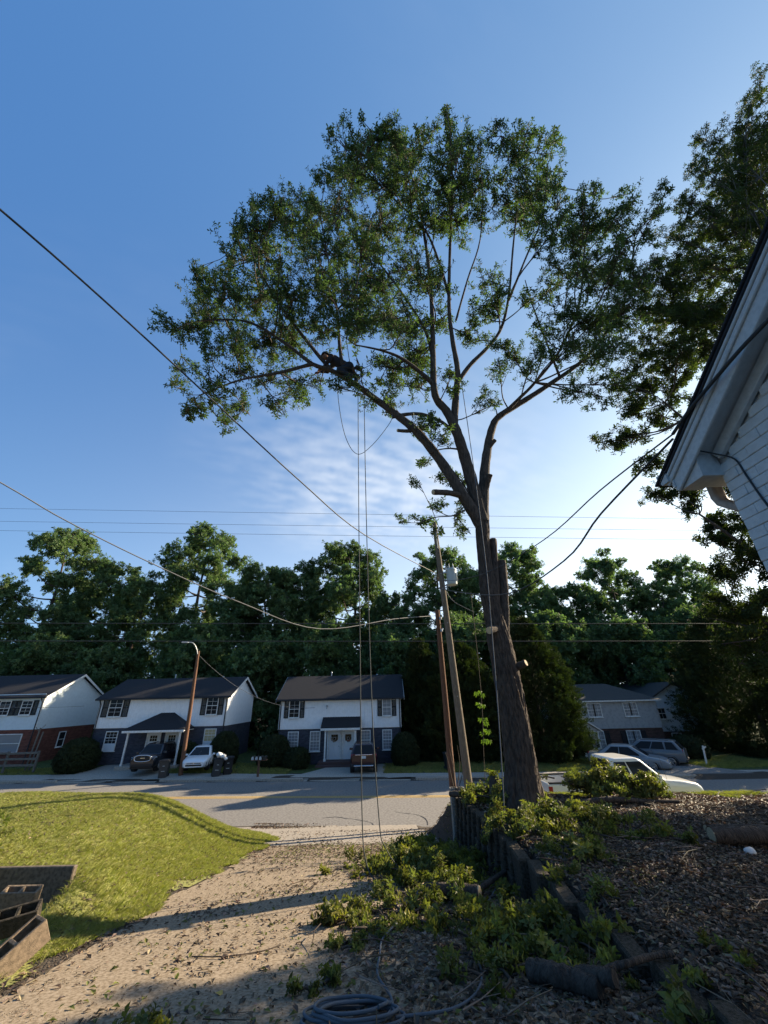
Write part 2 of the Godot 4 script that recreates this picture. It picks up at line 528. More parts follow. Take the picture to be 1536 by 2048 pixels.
func land(x: float, f: float) -> float:
	var t := road_t(x, f)
	var bumps := relief.get_noise_2d(x * 1.0, f * 1.0)
	if t > 29.35:
		var far := 0.13 + smoothstep(29.6, 34.5, t) * lerpf(0.02, 0.36, smoothstep(-4.0, -14.0, x))
		return far + bumps * 0.02
	if t > 19.45:
		return -0.06
	var d := drive_h(f)
	var fall := smoothstep(19.3, 11.9, t)
	if x > wall_x(f) + 0.12:
		var top := maxf(2.42 - 0.012 * (x - 2.0) + 0.16 * smoothstep(7.0, 3.0, f), d + 0.12)
		var foot := lerpf(0.08, 0.45, smoothstep(4.0, 8.0, x))
		var edge := smoothstep(19.4, 18.8, t)
		var y := lerpf(foot, top + bumps * 0.10, fall)
		y = lerpf(0.05, y, edge)
		return lerpf(d, y, smoothstep(0.10, 0.34, x - wall_x(f))) if f > 2.5 else lerpf(d, y, smoothstep(0.0, 1.5, x - wall_x(f)))
	if x > -3.6:
		return minf(d, 3.9) - 0.0 + bumps * 0.012
	var up := lerpf(0.06, 2.45 + bumps * 0.06, smoothstep(19.3, 12.0, t))
	var side := smoothstep(-3.6, -7.4, x)
	var spill := smoothstep(-3.7, -4.9, x)        # the grass bank falling away from the end of the slab
	if f < 7.4:
		side = maxf(side, spill) * smoothstep(5.9, 7.4, f) * (smoothstep(-4.72, -4.60, x))
		up = maxf(up, d)
	else:
		side = maxf(side, spill * smoothstep(10.0, 7.4, f))
	return lerpf(d, maxf(up, minf(d, up + 0.2)), side) + bumps * 0.02

func grid(xs: Array, fs: Array, lift: float, inside: Callable) -> MB:
	var mb := MB.new()
	var nx := xs.size()
	for f in fs:
		for x in xs:
			mb.vert(Vector3(x, land(x, f) + lift, -f), Vector3.ZERO, Vector2(x, f))
	for j in fs.size() - 1:
		for k in nx - 1:
			var a := j * nx + k
			if not inside.call(xs[k] * 0.5 + xs[k + 1] * 0.5, fs[j] * 0.5 + fs[j + 1] * 0.5):
				continue
			for t in [[a, a + 1, a + nx + 1], [a, a + nx + 1, a + nx]]:
				var nn := (mb.v[t[1]] - mb.v[t[0]]).cross(mb.v[t[2]] - mb.v[t[0]])
				for q in t:
					mb.n[q] += nn
				mb.face(t[0], t[1], t[2])
	for k in mb.n.size():
		mb.n[k] = mb.n[k].normalized() if mb.n[k].length_squared() > 0.0 else Vector3.UP
	return mb

func steps(parts: Array) -> Array:      # [[from, to, step], ...] joined
	var out := []
	for p in parts:
		var x: float = p[0]
		while x < p[1] - 1e-4:
			out.append(x)
			x += p[2]
	out.append(parts[-1][1])
	return out

func terrain() -> void:
	relief.seed = 7
	relief.frequency = 0.35
	relief.fractal_octaves = 4
	var xs := steps([[-600.0, -60.0, 60.0], [-60.0, -16.0, 2.0], [-16.0, -8.0, 0.25], [-8.0, 8.0, 0.12], [8.0, 20.0, 0.4], [20.0, 60.0, 2.0], [60.0, 600.0, 60.0]])
	var fs := steps([[-30.0, -6.0, 3.0], [-6.0, 2.0, 0.5], [2.0, 20.0, 0.15], [20.0, 29.0, 1.0], [29.0, 38.0, 0.25], [38.0, 70.0, 4.0], [70.0, 1000.0, 60.0]])
	grid_x = xs
	grid_f = fs
	structure("ground", grid(xs, fs, 0.0, func(_x, _f): return true), M.soil, "brown earth and leaf mould on the bank and under the trees")
	# the drive, its ragged edges worn into the soil
	var rag := FastNoiseLite.new()
	rag.seed = 9
	rag.frequency = 0.6
	var dx := steps([[-4.2, 2.4, 0.08]])
	var df := steps([[-4.0, 2.0, 0.5], [2.0, 14.2, 0.08]])
	structure("driveway", grid(dx, df, 0.012, func(x, f): return x > -3.62 + rag.get_noise_2d(x * 2.0, f) * 0.35 and x < minf(wall_x(f) - 0.1, 2.2) + rag.get_noise_2d(f, x) * 0.25), M.driveway, "worn sandy concrete driveway running down to the street")
	var ax := steps([[-6.6, 2.2, 0.2]])
	var af := steps([[14.2, 19.6, 0.15]])
	structure("driveway_apron", grid(ax, af, 0.02, func(x, f): return road_t(x, f) < 19.5 and x > -3.7 - smoothstep(15.5, 19.5, f) * 2.6 and x < wall_x(f)), M.apron, "pale concrete apron where the driveway meets the road")
	# the lawn on the left mound, and the strips of turf across the road
	var lx := between(xs, -60.0, -3.4)
	var lf := between(fs, 2.0, 19.4)
	structure("lawn", grid(lx, lf, 0.016, func(x, f): return road_t(x, f) < 19.35 and x < -3.75 + rag.get_noise_2d(x, f * 1.4) * 0.4 - smoothstep(15.5, 19.5, f) * 2.6 and (f > 3.4 or x < -4.8)), M.turf, "sunlit grass mound left of the driveway")
	var bx := between(xs, 4.6, 40.0)
	structure("lawn", grid(bx, between(fs, 11.6, 19.4), 0.014, func(x, f): return road_t(x, f) < 19.3 and f > 12.3 + rag.get_noise_2d(x * 1.5, f) * 0.9 and x > 4.8), M.turf, "grass strip on the far lip of the leaf covered bank")
	var ox := between(xs, -120.0, 120.0)
	var of_ := between(fs, 28.5, 70.0)
	structure("lawn", grid(ox, of_, 0.02, func(x, f): return road_t(x, f) > 31.0 + rag.get_noise_2d(x, f) * 0.5), M.far_turf, "front lawns of the houses across the road")
	# road: a crowned sheet, edge line of asphalt, yellow centre lines, far kerb and pavement
	var rm := MB.new()
	var rx := steps([[-160.0, -40.0, 8.0], [-40.0, 40.0, 1.0], [40.0, 160.0, 8.0]])
	var rings := []
	for x in rx:
		var ring := []
		for k in 9:
			var t := lerpf(29.25, 19.3, k / 8.0)
			ring.append(Vector3(x, 0.05 * (1.0 - pow(absf(k - 4) / 4.0, 2.0)) - 0.012, -road_f(x, t)))
		rings.append(ring)
	rm.loft(rings, false, false)
	structure("road", rm, M.asphalt, "grey asphalt road crossing the view")
	for s in 2:
		var lm := MB.new()
		var lr := []
		for x in rx:
			var t0 := 24.42 + s * 0.26
			lr.append([Vector3(x, 0.046, -road_f(x, t0 + 0.12)), Vector3(x, 0.046, -road_f(x, t0))])
		lm.loft(lr, false, false)
		structure("road_marking", lm, M.yellow_paint, ["nearer", "farther"][s] + " of the two yellow centre lines on the road")
	var r := RandomNumberGenerator.new()
	r.seed = 44
	for c in 9:
		var cm := MB.new()
		var p := Vector2(-17.0 + c * 3.6 + r.randf_range(-1, 1), r.randf_range(20.3, 28.3))
		var way := r.randf_range(-0.5, 0.5) if c % 3 else r.randf_range(1.2, 1.9)
		var cr := []
		for k in 16:
			var t := p.y
			var y := 0.05 * (1.0 - pow(absf((t - 24.275) / 4.975), 2.0)) - 0.006
			var wd := r.randf_range(0.006, 0.03)
			cr.append([Vector3(p.x, y, -road_f(p.x, t + wd)), Vector3(p.x + 0.001, y, -road_f(p.x, t - wd))] if absf(cos(way)) > 0.7 else [Vector3(p.x - wd, y, -road_f(p.x, t)), Vector3(p.x + wd, y, -road_f(p.x, t))])
			way += r.randf_range(-0.5, 0.5)
			p += Vector2(cos(way), sin(way)) * 0.28
			p.y = clampf(p.y, 19.8, 28.9)
		cm.loft(cr, false, false)
		structure("road_crack", cm, M.black_trim, "thin dark crack in the asphalt")
	# the kerb, stone by stone where it can be told apart, dropped at the drives
	var kerb := Node3D.new()
	kerb.name = "kerb"
	add_child(kerb)
	tag(kerb, "low concrete kerb along the far side of the road", "", "", "structure")
	var kx := -44.0
	while kx < 30.0:
		var low := (kx > -23.5 and kx < -16.6) or (kx > -7.4 and kx < -0.4) or (kx > 17.0 and kx < 23.0)
		var f0 := road_f(kx, 29.32)
		var f1 := road_f(kx + 2.4, 29.32)
		var hh := 0.045 if low else 0.15
		var dirv := Vector3(2.4, 0, -(f1 - f0)).normalized()
		var sm := MB.new()
		sm.bevel(Vector3(kx + 1.2, hh / 2 - 0.03, -(f0 + f1) / 2), Vector3(2.385, hh + 0.06, 0.18), 0.02, Basis(dirv, Vector3.UP, dirv.cross(Vector3.UP)))
		part(kerb, "kerb_stone", sm, M.concrete)
		kx += 2.4
	var pav := MB.new()
	var pr := []
	for x in steps([[-44.0, 30.0, 1.0]]):
		pr.append([Vector3(x, 0.165 + 0.1 * smoothstep(-6.0, -14.0, x), -road_f(x, 30.75)), Vector3(x, 0.155 - 0.095 * dropped(x), -road_f(x, 29.41))])
	pav.loft(pr, false, false)
	structure("pavement", pav, M.concrete, "concrete pavement strip behind the far kerb")
	for d in [[-23.2, -16.8, -21.8, -15.2, 34.9, "pale concrete drive up to the porch of the left duplex"], [-7.0, -0.6, -4.2, -0.2, 34.6, "pale concrete drive in front of the middle duplex"], [17.2, 22.6, 14.0, 19.5, 33.6, "dark drive in front of the grey house"]]:
		var dm := MB.new()
		var rr := []
		for k in 9:
			var q := k / 8.0
			var xa := lerpf(d[0], d[2], pow(q, 0.7))
			var xb := lerpf(d[1], d[3], pow(q, 0.7))
			var row := []
			for s in 7:
				var x := lerpf(xa, xb, s / 6.0)
				var f := lerpf(road_f(x, 29.415), d[4], q)
				row.append(Vector3(x, maxf(land(x, f) + 0.05 if q > 0.0 else 0.0, 0.066 + 0.13 * minf(q * 5.0, 1.0)), -f))
			rr.append(row)
		dm.loft(rr, false, false)
		structure("driveway", dm, M.asphalt if d[0] > 10 else M.concrete, d[5])

func dropped(x: float) -> float:
	var o := 0.0
	for d in [[-23.5, -16.6], [-7.4, -0.4], [17.0, 23.0]]:
		o = maxf(o, smoothstep(d[0] - 0.8, d[0] + 0.2, x) * smoothstep(d[1] + 0.8, d[1] - 0.2, x))
	return o

func road_f(x: float, t: float) -> float:
	return t - 0.075 * x

# ---------------------------------------------------------------- foliage
func leaf(mb: MB, at: Vector3, dir: Vector3, up: Vector3, ln: float, wd: float, droop := 0.25, fold := 0.25) -> void:
	var side := dir.cross(up).normalized()
	var nn := side.cross(dir).normalized()
	var mid := at + dir * ln * 0.58 - nn * ln * droop * 0.2
	var tip := at + dir * ln - nn * ln * droop
	var l := mid - side * wd * 0.5 + nn * wd * fold
	var r := mid + side * wd * 0.5 + nn * wd * fold
	mb.tri(at, r, mid)
	mb.tri(at, mid, l)
	mb.tri(mid, r, tip)
	mb.tri(mid, tip, l)

func whorl(count: int, ln: float, wd: float, sd: int, stem := true) -> ArrayMesh:    # a shoot along +y with leaves spread round it, crowded at its end
	var r := RandomNumberGenerator.new()
	r.seed = sd
	var mb := MB.new()
	mb.colored = true
	var shoot := ln * 1.5
	for k in count:
		var q := float(k) / count
		var a := k * 2.399 + r.randf_range(-0.4, 0.4)
		var o := Vector3(cos(a), 0, sin(a))
		var tilt := lerpf(0.25, 0.95, q) + r.randf_range(-0.25, 0.25)
		var dir := (o + Vector3.UP * tilt).normalized()
		var s := ln * r.randf_range(0.75, 1.2)
		mb.tint = Color.WHITE * r.randf_range(0.75, 1.2)
		mb.tint.a = 1.0
		leaf(mb, Vector3.UP * shoot * lerpf(0.1, 1.0, pow(q, 0.7)), dir, (Vector3.UP - dir * 0.3 + Vector3(r.randf_range(-0.5, 0.5), 0, r.randf_range(-0.5, 0.5))).normalized(), s, s * wd, r.randf_range(0.0, 0.45), r.randf_range(0.05, 0.35))
	if stem:
		mb.tint = Color(0.6, 0.45, 0.4)
		mb.tube([Vector3.ZERO, Vector3.UP * shoot * 0.95], [ln * 0.035, ln * 0.02], 3, false)
	return mb.mesh()

func spray(count: int, ln: float, sd: int) -> ArrayMesh:       # a flat sprig of evergreen scales
	var r := RandomNumberGenerator.new()
	r.seed = sd
	var mb := MB.new()
	mb.colored = true
	for k in count:
		var q := (k + 0.5) / count
		var sgn := 1.0 if k % 2 else -1.0
		var dir := Vector3(sgn * r.randf_range(0.5, 1.0), r.randf_range(0.5, 1.0), r.randf_range(-0.45, 0.45)).normalized()
		mb.tint = Color.WHITE * r.randf_range(0.7, 1.25)
		mb.tint.a = 1.0
		leaf(mb, Vector3(0, ln * q, r.randf_range(-0.1, 0.1) * ln), dir, Vector3(0, 0.2, 1), ln * lerpf(0.65, 0.35, q), ln * 0.16, 0.1, 0.2)
	leaf(mb, Vector3(0, ln * 0.7, 0), Vector3.UP, Vector3.BACK, ln * 0.45, ln * 0.14)
	return mb.mesh()

func leaf_shapes() -> void:
	leaf_mesh.oak = [whorl(7, 0.105, 0.42, 1), whorl(6, 0.115, 0.40, 2), whorl(9, 0.09, 0.46, 3)]
	leaf_mesh.right = [whorl(9, 0.105, 0.42, 4), whorl(8, 0.10, 0.46, 5)]
	leaf_mesh.wood = [whorl(10, 0.27, 0.6, 6, false), whorl(9, 0.23, 0.7, 7, false)]
	leaf_mesh.cedar = [spray(11, 0.34, 8), spray(10, 0.30, 9)]
	leaf_mesh.shrub = [whorl(12, 0.11, 0.5, 10, false)]
	leaf_mesh.brush = [whorl(8, 0.105, 0.5, 11), whorl(6, 0.115, 0.46, 12), whorl(9, 0.095, 0.5, 13)]
	var mb := MB.new()
	mb.colored = true
	leaf(mb, Vector3(0, 0, 0.5), Vector3.FORWARD, Vector3.UP, 1.0, 0.48, 0.2, 0.3)
	leaf_mesh.single = mb.mesh()
	var g := MB.new()
	g.colored = true
	var r := RandomNumberGenerator.new()
	r.seed = 14
	for k in 11:
		var a := r.randf() * TAU
		var at := Vector3(cos(a), 0, sin(a)) * r.randf() * 0.05
		var dir := Vector3(cos(a) * r.randf_range(0.1, 0.9), 1, sin(a) * r.randf_range(0.1, 0.9)).normalized()
		var side := dir.cross(Vector3(sin(a), 0.2, -cos(a) * 0.7)).normalized()
		var hgt := r.randf_range(0.05, 0.10)
		g.tint = Color.WHITE * r.randf_range(0.7, 1.25)
		g.tint.a = 1.0
		var bend := Vector3(cos(a), -0.3, sin(a)) * hgt * 0.35
		g.quad(at - side * 0.0035, at + side * 0.0035, at + dir * hgt * 0.6 + side * 0.003, at + dir * hgt * 0.6 - side * 0.003)
		g.tri(at + dir * hgt * 0.6 - side * 0.003, at + dir * hgt * 0.6 + side * 0.003, at + dir * hgt + bend)
	leaf_mesh.tuft = g.mesh()

func aim(at: Vector3, dir: Vector3, size: float, r: RandomNumberGenerator) -> Transform3D:
	var y := dir.normalized()
	var x := y.cross(Vector3(r.randf_range(-1, 1), r.randf_range(-1, 1), r.randf_range(-1, 1))).normalized()
	if x.length_squared() < 0.5:
		x = Vector3.RIGHT
	return Transform3D(Basis(x * size, y * size, x.cross(y) * size), at)

func curve(pts: Array, per := 4) -> Array:
	var out := []
	for k in pts.size() - 1:
		var a: Vector3 = pts[maxi(k - 1, 0)]
		var b: Vector3 = pts[k]
		var c: Vector3 = pts[k + 1]
		var d: Vector3 = pts[mini(k + 2, pts.size() - 1)]
		for s in per:
			out.append(b.cubic_interpolate(c, a, d, float(s) / per))
	out.append(pts[-1])
	return out

func ball(r: RandomNumberGenerator) -> Vector3:
	var p := Vector3(2, 0, 0)
	while p.length_squared() > 1.0:
		p = Vector3(r.randf_range(-1, 1), r.randf_range(-1, 1), r.randf_range(-1, 1))
	return p

# fills lobes with branchlets that leave the nearest limb, and leafy shoots along them; skeleton: [[point, radius], ...]
func clothe(lobes: Array, skeleton: Array, wood: MB, shoots: Array, r: RandomNumberGenerator, subs: float, per: int, size: float, thick := 0.045, upward := 0.5, loose := 0.0) -> void:
	for lb in lobes:
		var c: Vector3 = lb[0]
		var rad: float = lb[1]
		var best: Array = skeleton[0]
		var most := INF
		for s in skeleton:
			var d: float = c.distance_to(s[0]) + maxf(0.0, s[0].y - c.y + rad * 0.5) * 0.8
			if d < most:
				most = d
				best = s
		var root: Vector3 = best[0]
		var way := root.distance_to(c)
		var bow := Vector3(r.randf_range(-1, 1), -0.6, r.randf_range(-1, 1)) * way * 0.13
		var path := curve([root, root.lerp(c, 0.35) + bow, root.lerp(c, 0.7) + bow * 0.5, c, c + (c - root).normalized() * rad * 0.6], 3)
		var r0: float = minf(best[1] * 0.8, thick * (0.5 + 0.25 * way))
		var radii := []
		for k in path.size():
			radii.append(lerpf(r0, 0.007, pow(float(k) / (path.size() - 1), 0.8)))
		wood.tube(path, radii, 5, false)
		var n := int(clampf(subs * 1.45 * pow(rad, 1.35), 2, 40))
		for k in n:
			var q := r.randf_range(0.4, 1.0)
			var from: Vector3 = path[int(q * (path.size() - 1))]
			var to := c + ball(r) * rad * Vector3(1, 0.9, 1)
			var dirv := (to - from)
			var ln := dirv.length()
			if ln < 0.05:
				continue
			var mid := from.lerp(to, 0.5) + Vector3(r.randf_range(-1, 1), r.randf_range(-0.8, 0.3), r.randf_range(-1, 1)) * ln * 0.12
			wood.tube([from, mid, to], [0.013 + 0.004 * rad, 0.009, 0.004], 3, false)
			for s in per:
				var u := 1.0 - r.randf() * 0.75
				var p := from.lerp(mid, u * 2.0) if u < 0.5 else mid.lerp(to, u * 2.0 - 1.0)
				var o := (dirv.normalized() * 0.6 + ball(r) * 0.9 + Vector3.UP * upward).normalized()
				shoots.append(aim(p + ball(r) * loose, o, size * r.randf_range(0.7, 1.25), r))

func tints(r: RandomNumberGenerator, n: int, spread := 0.3, warm := 0.12) -> Array:
	var out := []
	for k in n:
		var a := 1.0 + r.randf_range(-spread, spread)
		var b := r.randf_range(0.0, warm)
		out.append(Color(a * (1.0 + b * 1.6), a * (1.0 + b * 0.5), a * (1.0 - b)))
	return out

func deal(parent: Node, called: String, shapes: Array, m: Material, shoots: Array, tn: Array) -> void:
	var hands := []
	for s in shapes:
		hands.append([])
	for k in shoots.size():
		hands[k % shapes.size()].append(shoots[k])
	for k in shapes.size():
		copies(parent, called, shapes[k], m, hands[k], tn)

func shift(pts: Array, by: Vector3) -> Array:
	var out := []
	for p in pts:
		out.append(p - by)
	return out

func rough_trunk(path: Array, rad: Array, sides: int, flare: float, sd: int) -> MB:
	var nz := FastNoiseLite.new()
	nz.seed = sd
	nz.frequency = 1.0
	nz.fractal_octaves = 4
	var mb := MB.new()
	var rings := []
	var y0: float = path[0].y
	for k in path.size():
		var d: Vector3 = (path[mini(k + 1, path.size() - 1)] - path[maxi(k - 1, 0)]).normalized()
		var x := Vector3.RIGHT
		x = (x - d * x.dot(d)).normalized()
		var z := x.cross(d)
		var ring := []
		var h: float = path[k].y - y0
		for s in sides:
			var a := -TAU * s / sides
			var furrow := absf(nz.get_noise_3d(cos(a) * 5.0, h * 0.7, sin(a) * 5.0)) * 0.20 + absf(nz.get_noise_3d(cos(a) * 13.0 + 9.0, h * 1.5, sin(a) * 13.0)) * 0.17
			var foot := flare * exp(-h / 0.34) * (1.0 + 0.5 * sin(a * 4.0 + 0.8) + 0.3 * sin(a * 7.0 + 2.0))
			var q: float = rad[k] * (1.02 - furrow + foot + nz.get_noise_2d(cos(a) * 1.3 + h * 0.5, sin(a) * 1.3) * 0.12)
			ring.append(path[k] + x * cos(a) * q + z * sin(a) * q)
		rings.append(ring)
	mb.loft(rings)
	return mb

func hero_tree() -> void:
	var base := Vector3(3.04, 2.3, -10.8)
	var t := thing("pruned_tree", "tall leaning hardwood tree being pruned, with cut limb stubs, beside the driveway", "tree", base)
	var r := RandomNumberGenerator.new()
	r.seed = 77
	var skeleton := []
	var wood := MB.new()
	for l in hero_limbs():
		var p := curve(shift(l[3], base), 5 if l[0] != "trunk" else 24)
		var radii := []
		for k in p.size():
			var q := float(k) / (p.size() - 1)
			radii.append(lerpf(l[1], l[2], pow(q, 0.85 if l[0] != "trunk" else 0.6)) * (1.0 + (0.05 * sin(k * 2.3) if l[0] != "trunk" else 0.0)))
		if l[0] == "trunk":
			var girth := [0.43, 0.365, 0.345, 0.335, 0.315, 0.25, 0.19, 0.20]
			for k in p.size():
				var q := 7.0 * k / (p.size() - 1)
				radii[k] = lerpf(girth[int(q)], girth[mini(int(q) + 1, 7)], smoothstep(0.0, 1.0, q - int(q)))
			p[0].y -= 0.25
			part(t, "trunk", rough_trunk(p, radii, 96, 0.60, 3), M.bark)
			continue
		if l[0] in ["stub", "cut_stub"]:
			var sm := rough_trunk(p, radii, 20, 0.0, 5) if l[0] == "stub" else MB.new()
			if l[0] == "cut_stub":
				sm.tube(p, radii, 12, false)
			var so := part(t, "cut_stub", sm, M.bark)
			var e: Vector3 = p[-1]
			var d: Vector3 = (p[-1] - p[-2]).normalized()
			var cm := MB.new()
			cm.tube([e - d * 0.01, e + d * 0.008], [radii[-1] * 0.97, radii[-1] * 0.9], 14)
			part(so, "cut_face", cm, M.cut_wood, "pale freshly sawn end")
			continue
		var lm := MB.new()
		lm.tube(p, radii, 12 if l[1] > 0.1 else 7, true)
		part(t, "limb", lm, M.bark)
		for k in p.size():
			if k > p.size() * 0.3:
				skeleton.append([p[k], radii[k]])
	var shoots := []
	var lobes := []
	for lb in hero_lobes():
		lobes.append([lb[0] - base, lb[1] * 1.5])
	clothe(lobes, skeleton, wood, shoots, r, 12.0, 9, 1.0, 0.032, 0.5, 0.12)
	var perch := Vector3(-1.35, 14.65, -9.2) - base
	shoots = shoots.filter(func(q): return q.origin.distance_to(perch) > 1.2)
	part(t, "branches", wood, M.twig).set_meta("kind", "stuff")
	deal(t, "crown", leaf_mesh.oak, M.oak_leaf, shoots, tints(r, 97, 0.35, 0.07))
	print("hero shoots ", shoots.size())

func right_tree() -> void:
	var base := Vector3(17.5, 2.4, -12.5)
	var t := thing("spreading_tree", "large dense dark tree rising behind the white brick house corner", "tree", base)
	var r := RandomNumberGenerator.new()
	r.seed = 78
	var wood := MB.new()
	var skeleton := []
	var trunk := curve([Vector3(0, -0.3, 0), Vector3(-0.2, 2.5, 0), Vector3(0.1, 5.5, 0.3), Vector3(0, 9, 0.6), Vector3(-0.6, 13, 1.0), Vector3(-1.0, 17.5, 1.6)], 8)
	var tr := []
	for k in trunk.size():
		tr.append(lerpf(0.55, 0.12, float(k) / (trunk.size() - 1)))
	part(t, "trunk", rough_trunk(trunk, tr, 32, 0.4, 6), M.bark)
	for e in [[2, Vector3(-4.2, 1.2, 0.8), Vector3(-6.4, 4.4, 0.6)], [3, Vector3(-3.5, 3.0, -0.6), Vector3(-6.0, 4.6, -0.5)], [4, Vector3(-4.0, 4.5, 1.0), Vector3(-7.2, 7.5, 1.0)], [5, Vector3(-4.5, 7.0, 1.6), Vector3(-7.5, 11.5, 1.8)], [5, Vector3(-2.5, 9.0, 2.2), Vector3(-4.8, 14.5, 2.8)], [4, Vector3(2.5, 5.0, 1.6), Vector3(4.0, 9.0, 2.0)], [5, Vector3(0.5, 12.0, 2.0), Vector3(-1.5, 17.5, 3.0)], [3, Vector3(3.0, 2.5, -1.0), Vector3(5.5, 4.0, -1.5)]]:
		var a: Vector3 = trunk[e[0] * 7]
		var p := curve([a, a.lerp(e[1], 0.5) + Vector3(0, -0.3, 0), e[1], e[2]], 5)
		var radii := []
		for k in p.size():
			radii.append(lerpf(0.2, 0.03, float(k) / (p.size() - 1)))
			skeleton.append([p[k], radii[k]])
		var lm := MB.new()
		lm.tube(p, radii, 8, true)
		part(t, "limb", lm, M.bark)
	var shoots := []
	var lobes := []
	for lb in right_lobes():
		lobes.append([lb[0] - base, lb[1] * (1.4 if lb[0].y > 11.0 else 1.08)])
	for k in 22:       # the rest of its spread, over the white brick house
		lobes.append([Vector3(r.randf_range(11.0, 19.0), r.randf_range(6.5, 12.5), -r.randf_range(9.8, 13.0)) - base, r.randf_range(1.2, 1.7)])
	clothe(lobes, skeleton, wood, shoots, r, 12.5, 11, 1.1, 0.04, 0.35, 0.12)
	part(t, "branches", wood, M.twig).set_meta("kind", "stuff")
	deal(t, "crown", leaf_mesh.right, M.right_leaf, shoots, tints(r, 89))
	print("right shoots ", shoots.size())

# a woodland tree h high: bare or ivied bole, limbs, lobed crown between low * h and h
func make_wood_tree(h: float, wide: float, low: float, sd: int) -> Node3D:
	var r := RandomNumberGenerator.new()
	r.seed = sd
	var t := thing("forest_tree", "", "tree")
	var wood := MB.new()
	var bole := curve([Vector3(0, -0.4, 0), Vector3(r.randf_range(-0.4, 0.4), h * 0.3, r.randf_range(-0.4, 0.4)), Vector3(r.randf_range(-0.8, 0.8), h * 0.62, r.randf_range(-0.8, 0.8)), Vector3(r.randf_range(-1, 1), h * 0.9, r.randf_range(-1, 1))], 5)
	var br := []
	for k in bole.size():
		br.append(lerpf(0.42, 0.06, float(k) / (bole.size() - 1)))
	var tm := MB.new()
	tm.tube(bole, br, 9, true)
	part(t, "trunk", tm, M.bark)
	var skeleton := []
	for k in range(4, bole.size()):
		skeleton.append([bole[k], br[k]])
	var lobes := []
	var n := 40
	for k in n:
		var q := pow((k + r.randf()) / n, 0.9)
		var y := lerpf(low * h, h * 0.955, q)
		var prof := sqrt(maxf(0.0, 1.0 - pow((q - 0.42) / 0.62, 2.0)))
		var a := k * 2.399 + r.randf_range(-0.5, 0.5)
		var out := wide * prof * r.randf_range(0.45, 1.0)
		var size := wide * r.randf_range(0.28, 0.46) * (0.75 if q > 0.85 else 1.0)
		lobes.append([Vector3(cos(a) * out, y, sin(a) * out), size])
	for k in 5:
		lobes.append([Vector3(r.randf_range(-0.5, 0.5) * wide, h * r.randf_range(0.90, 0.975), r.randf_range(-0.4, 0.4) * wide), wide * r.randf_range(0.14, 0.2)])
	var shoots := []
	clothe(lobes, skeleton, wood, shoots, r, 4.6, 12, 1.05, 0.07, 0.4, 0.4)
	part(t, "branches", wood, M.twig).set_meta("kind", "stuff")
	deal(t, "crown", leaf_mesh.wood, M.wood_leaf, shoots, tints(r, 83, 0.35, 0.15))
	return t

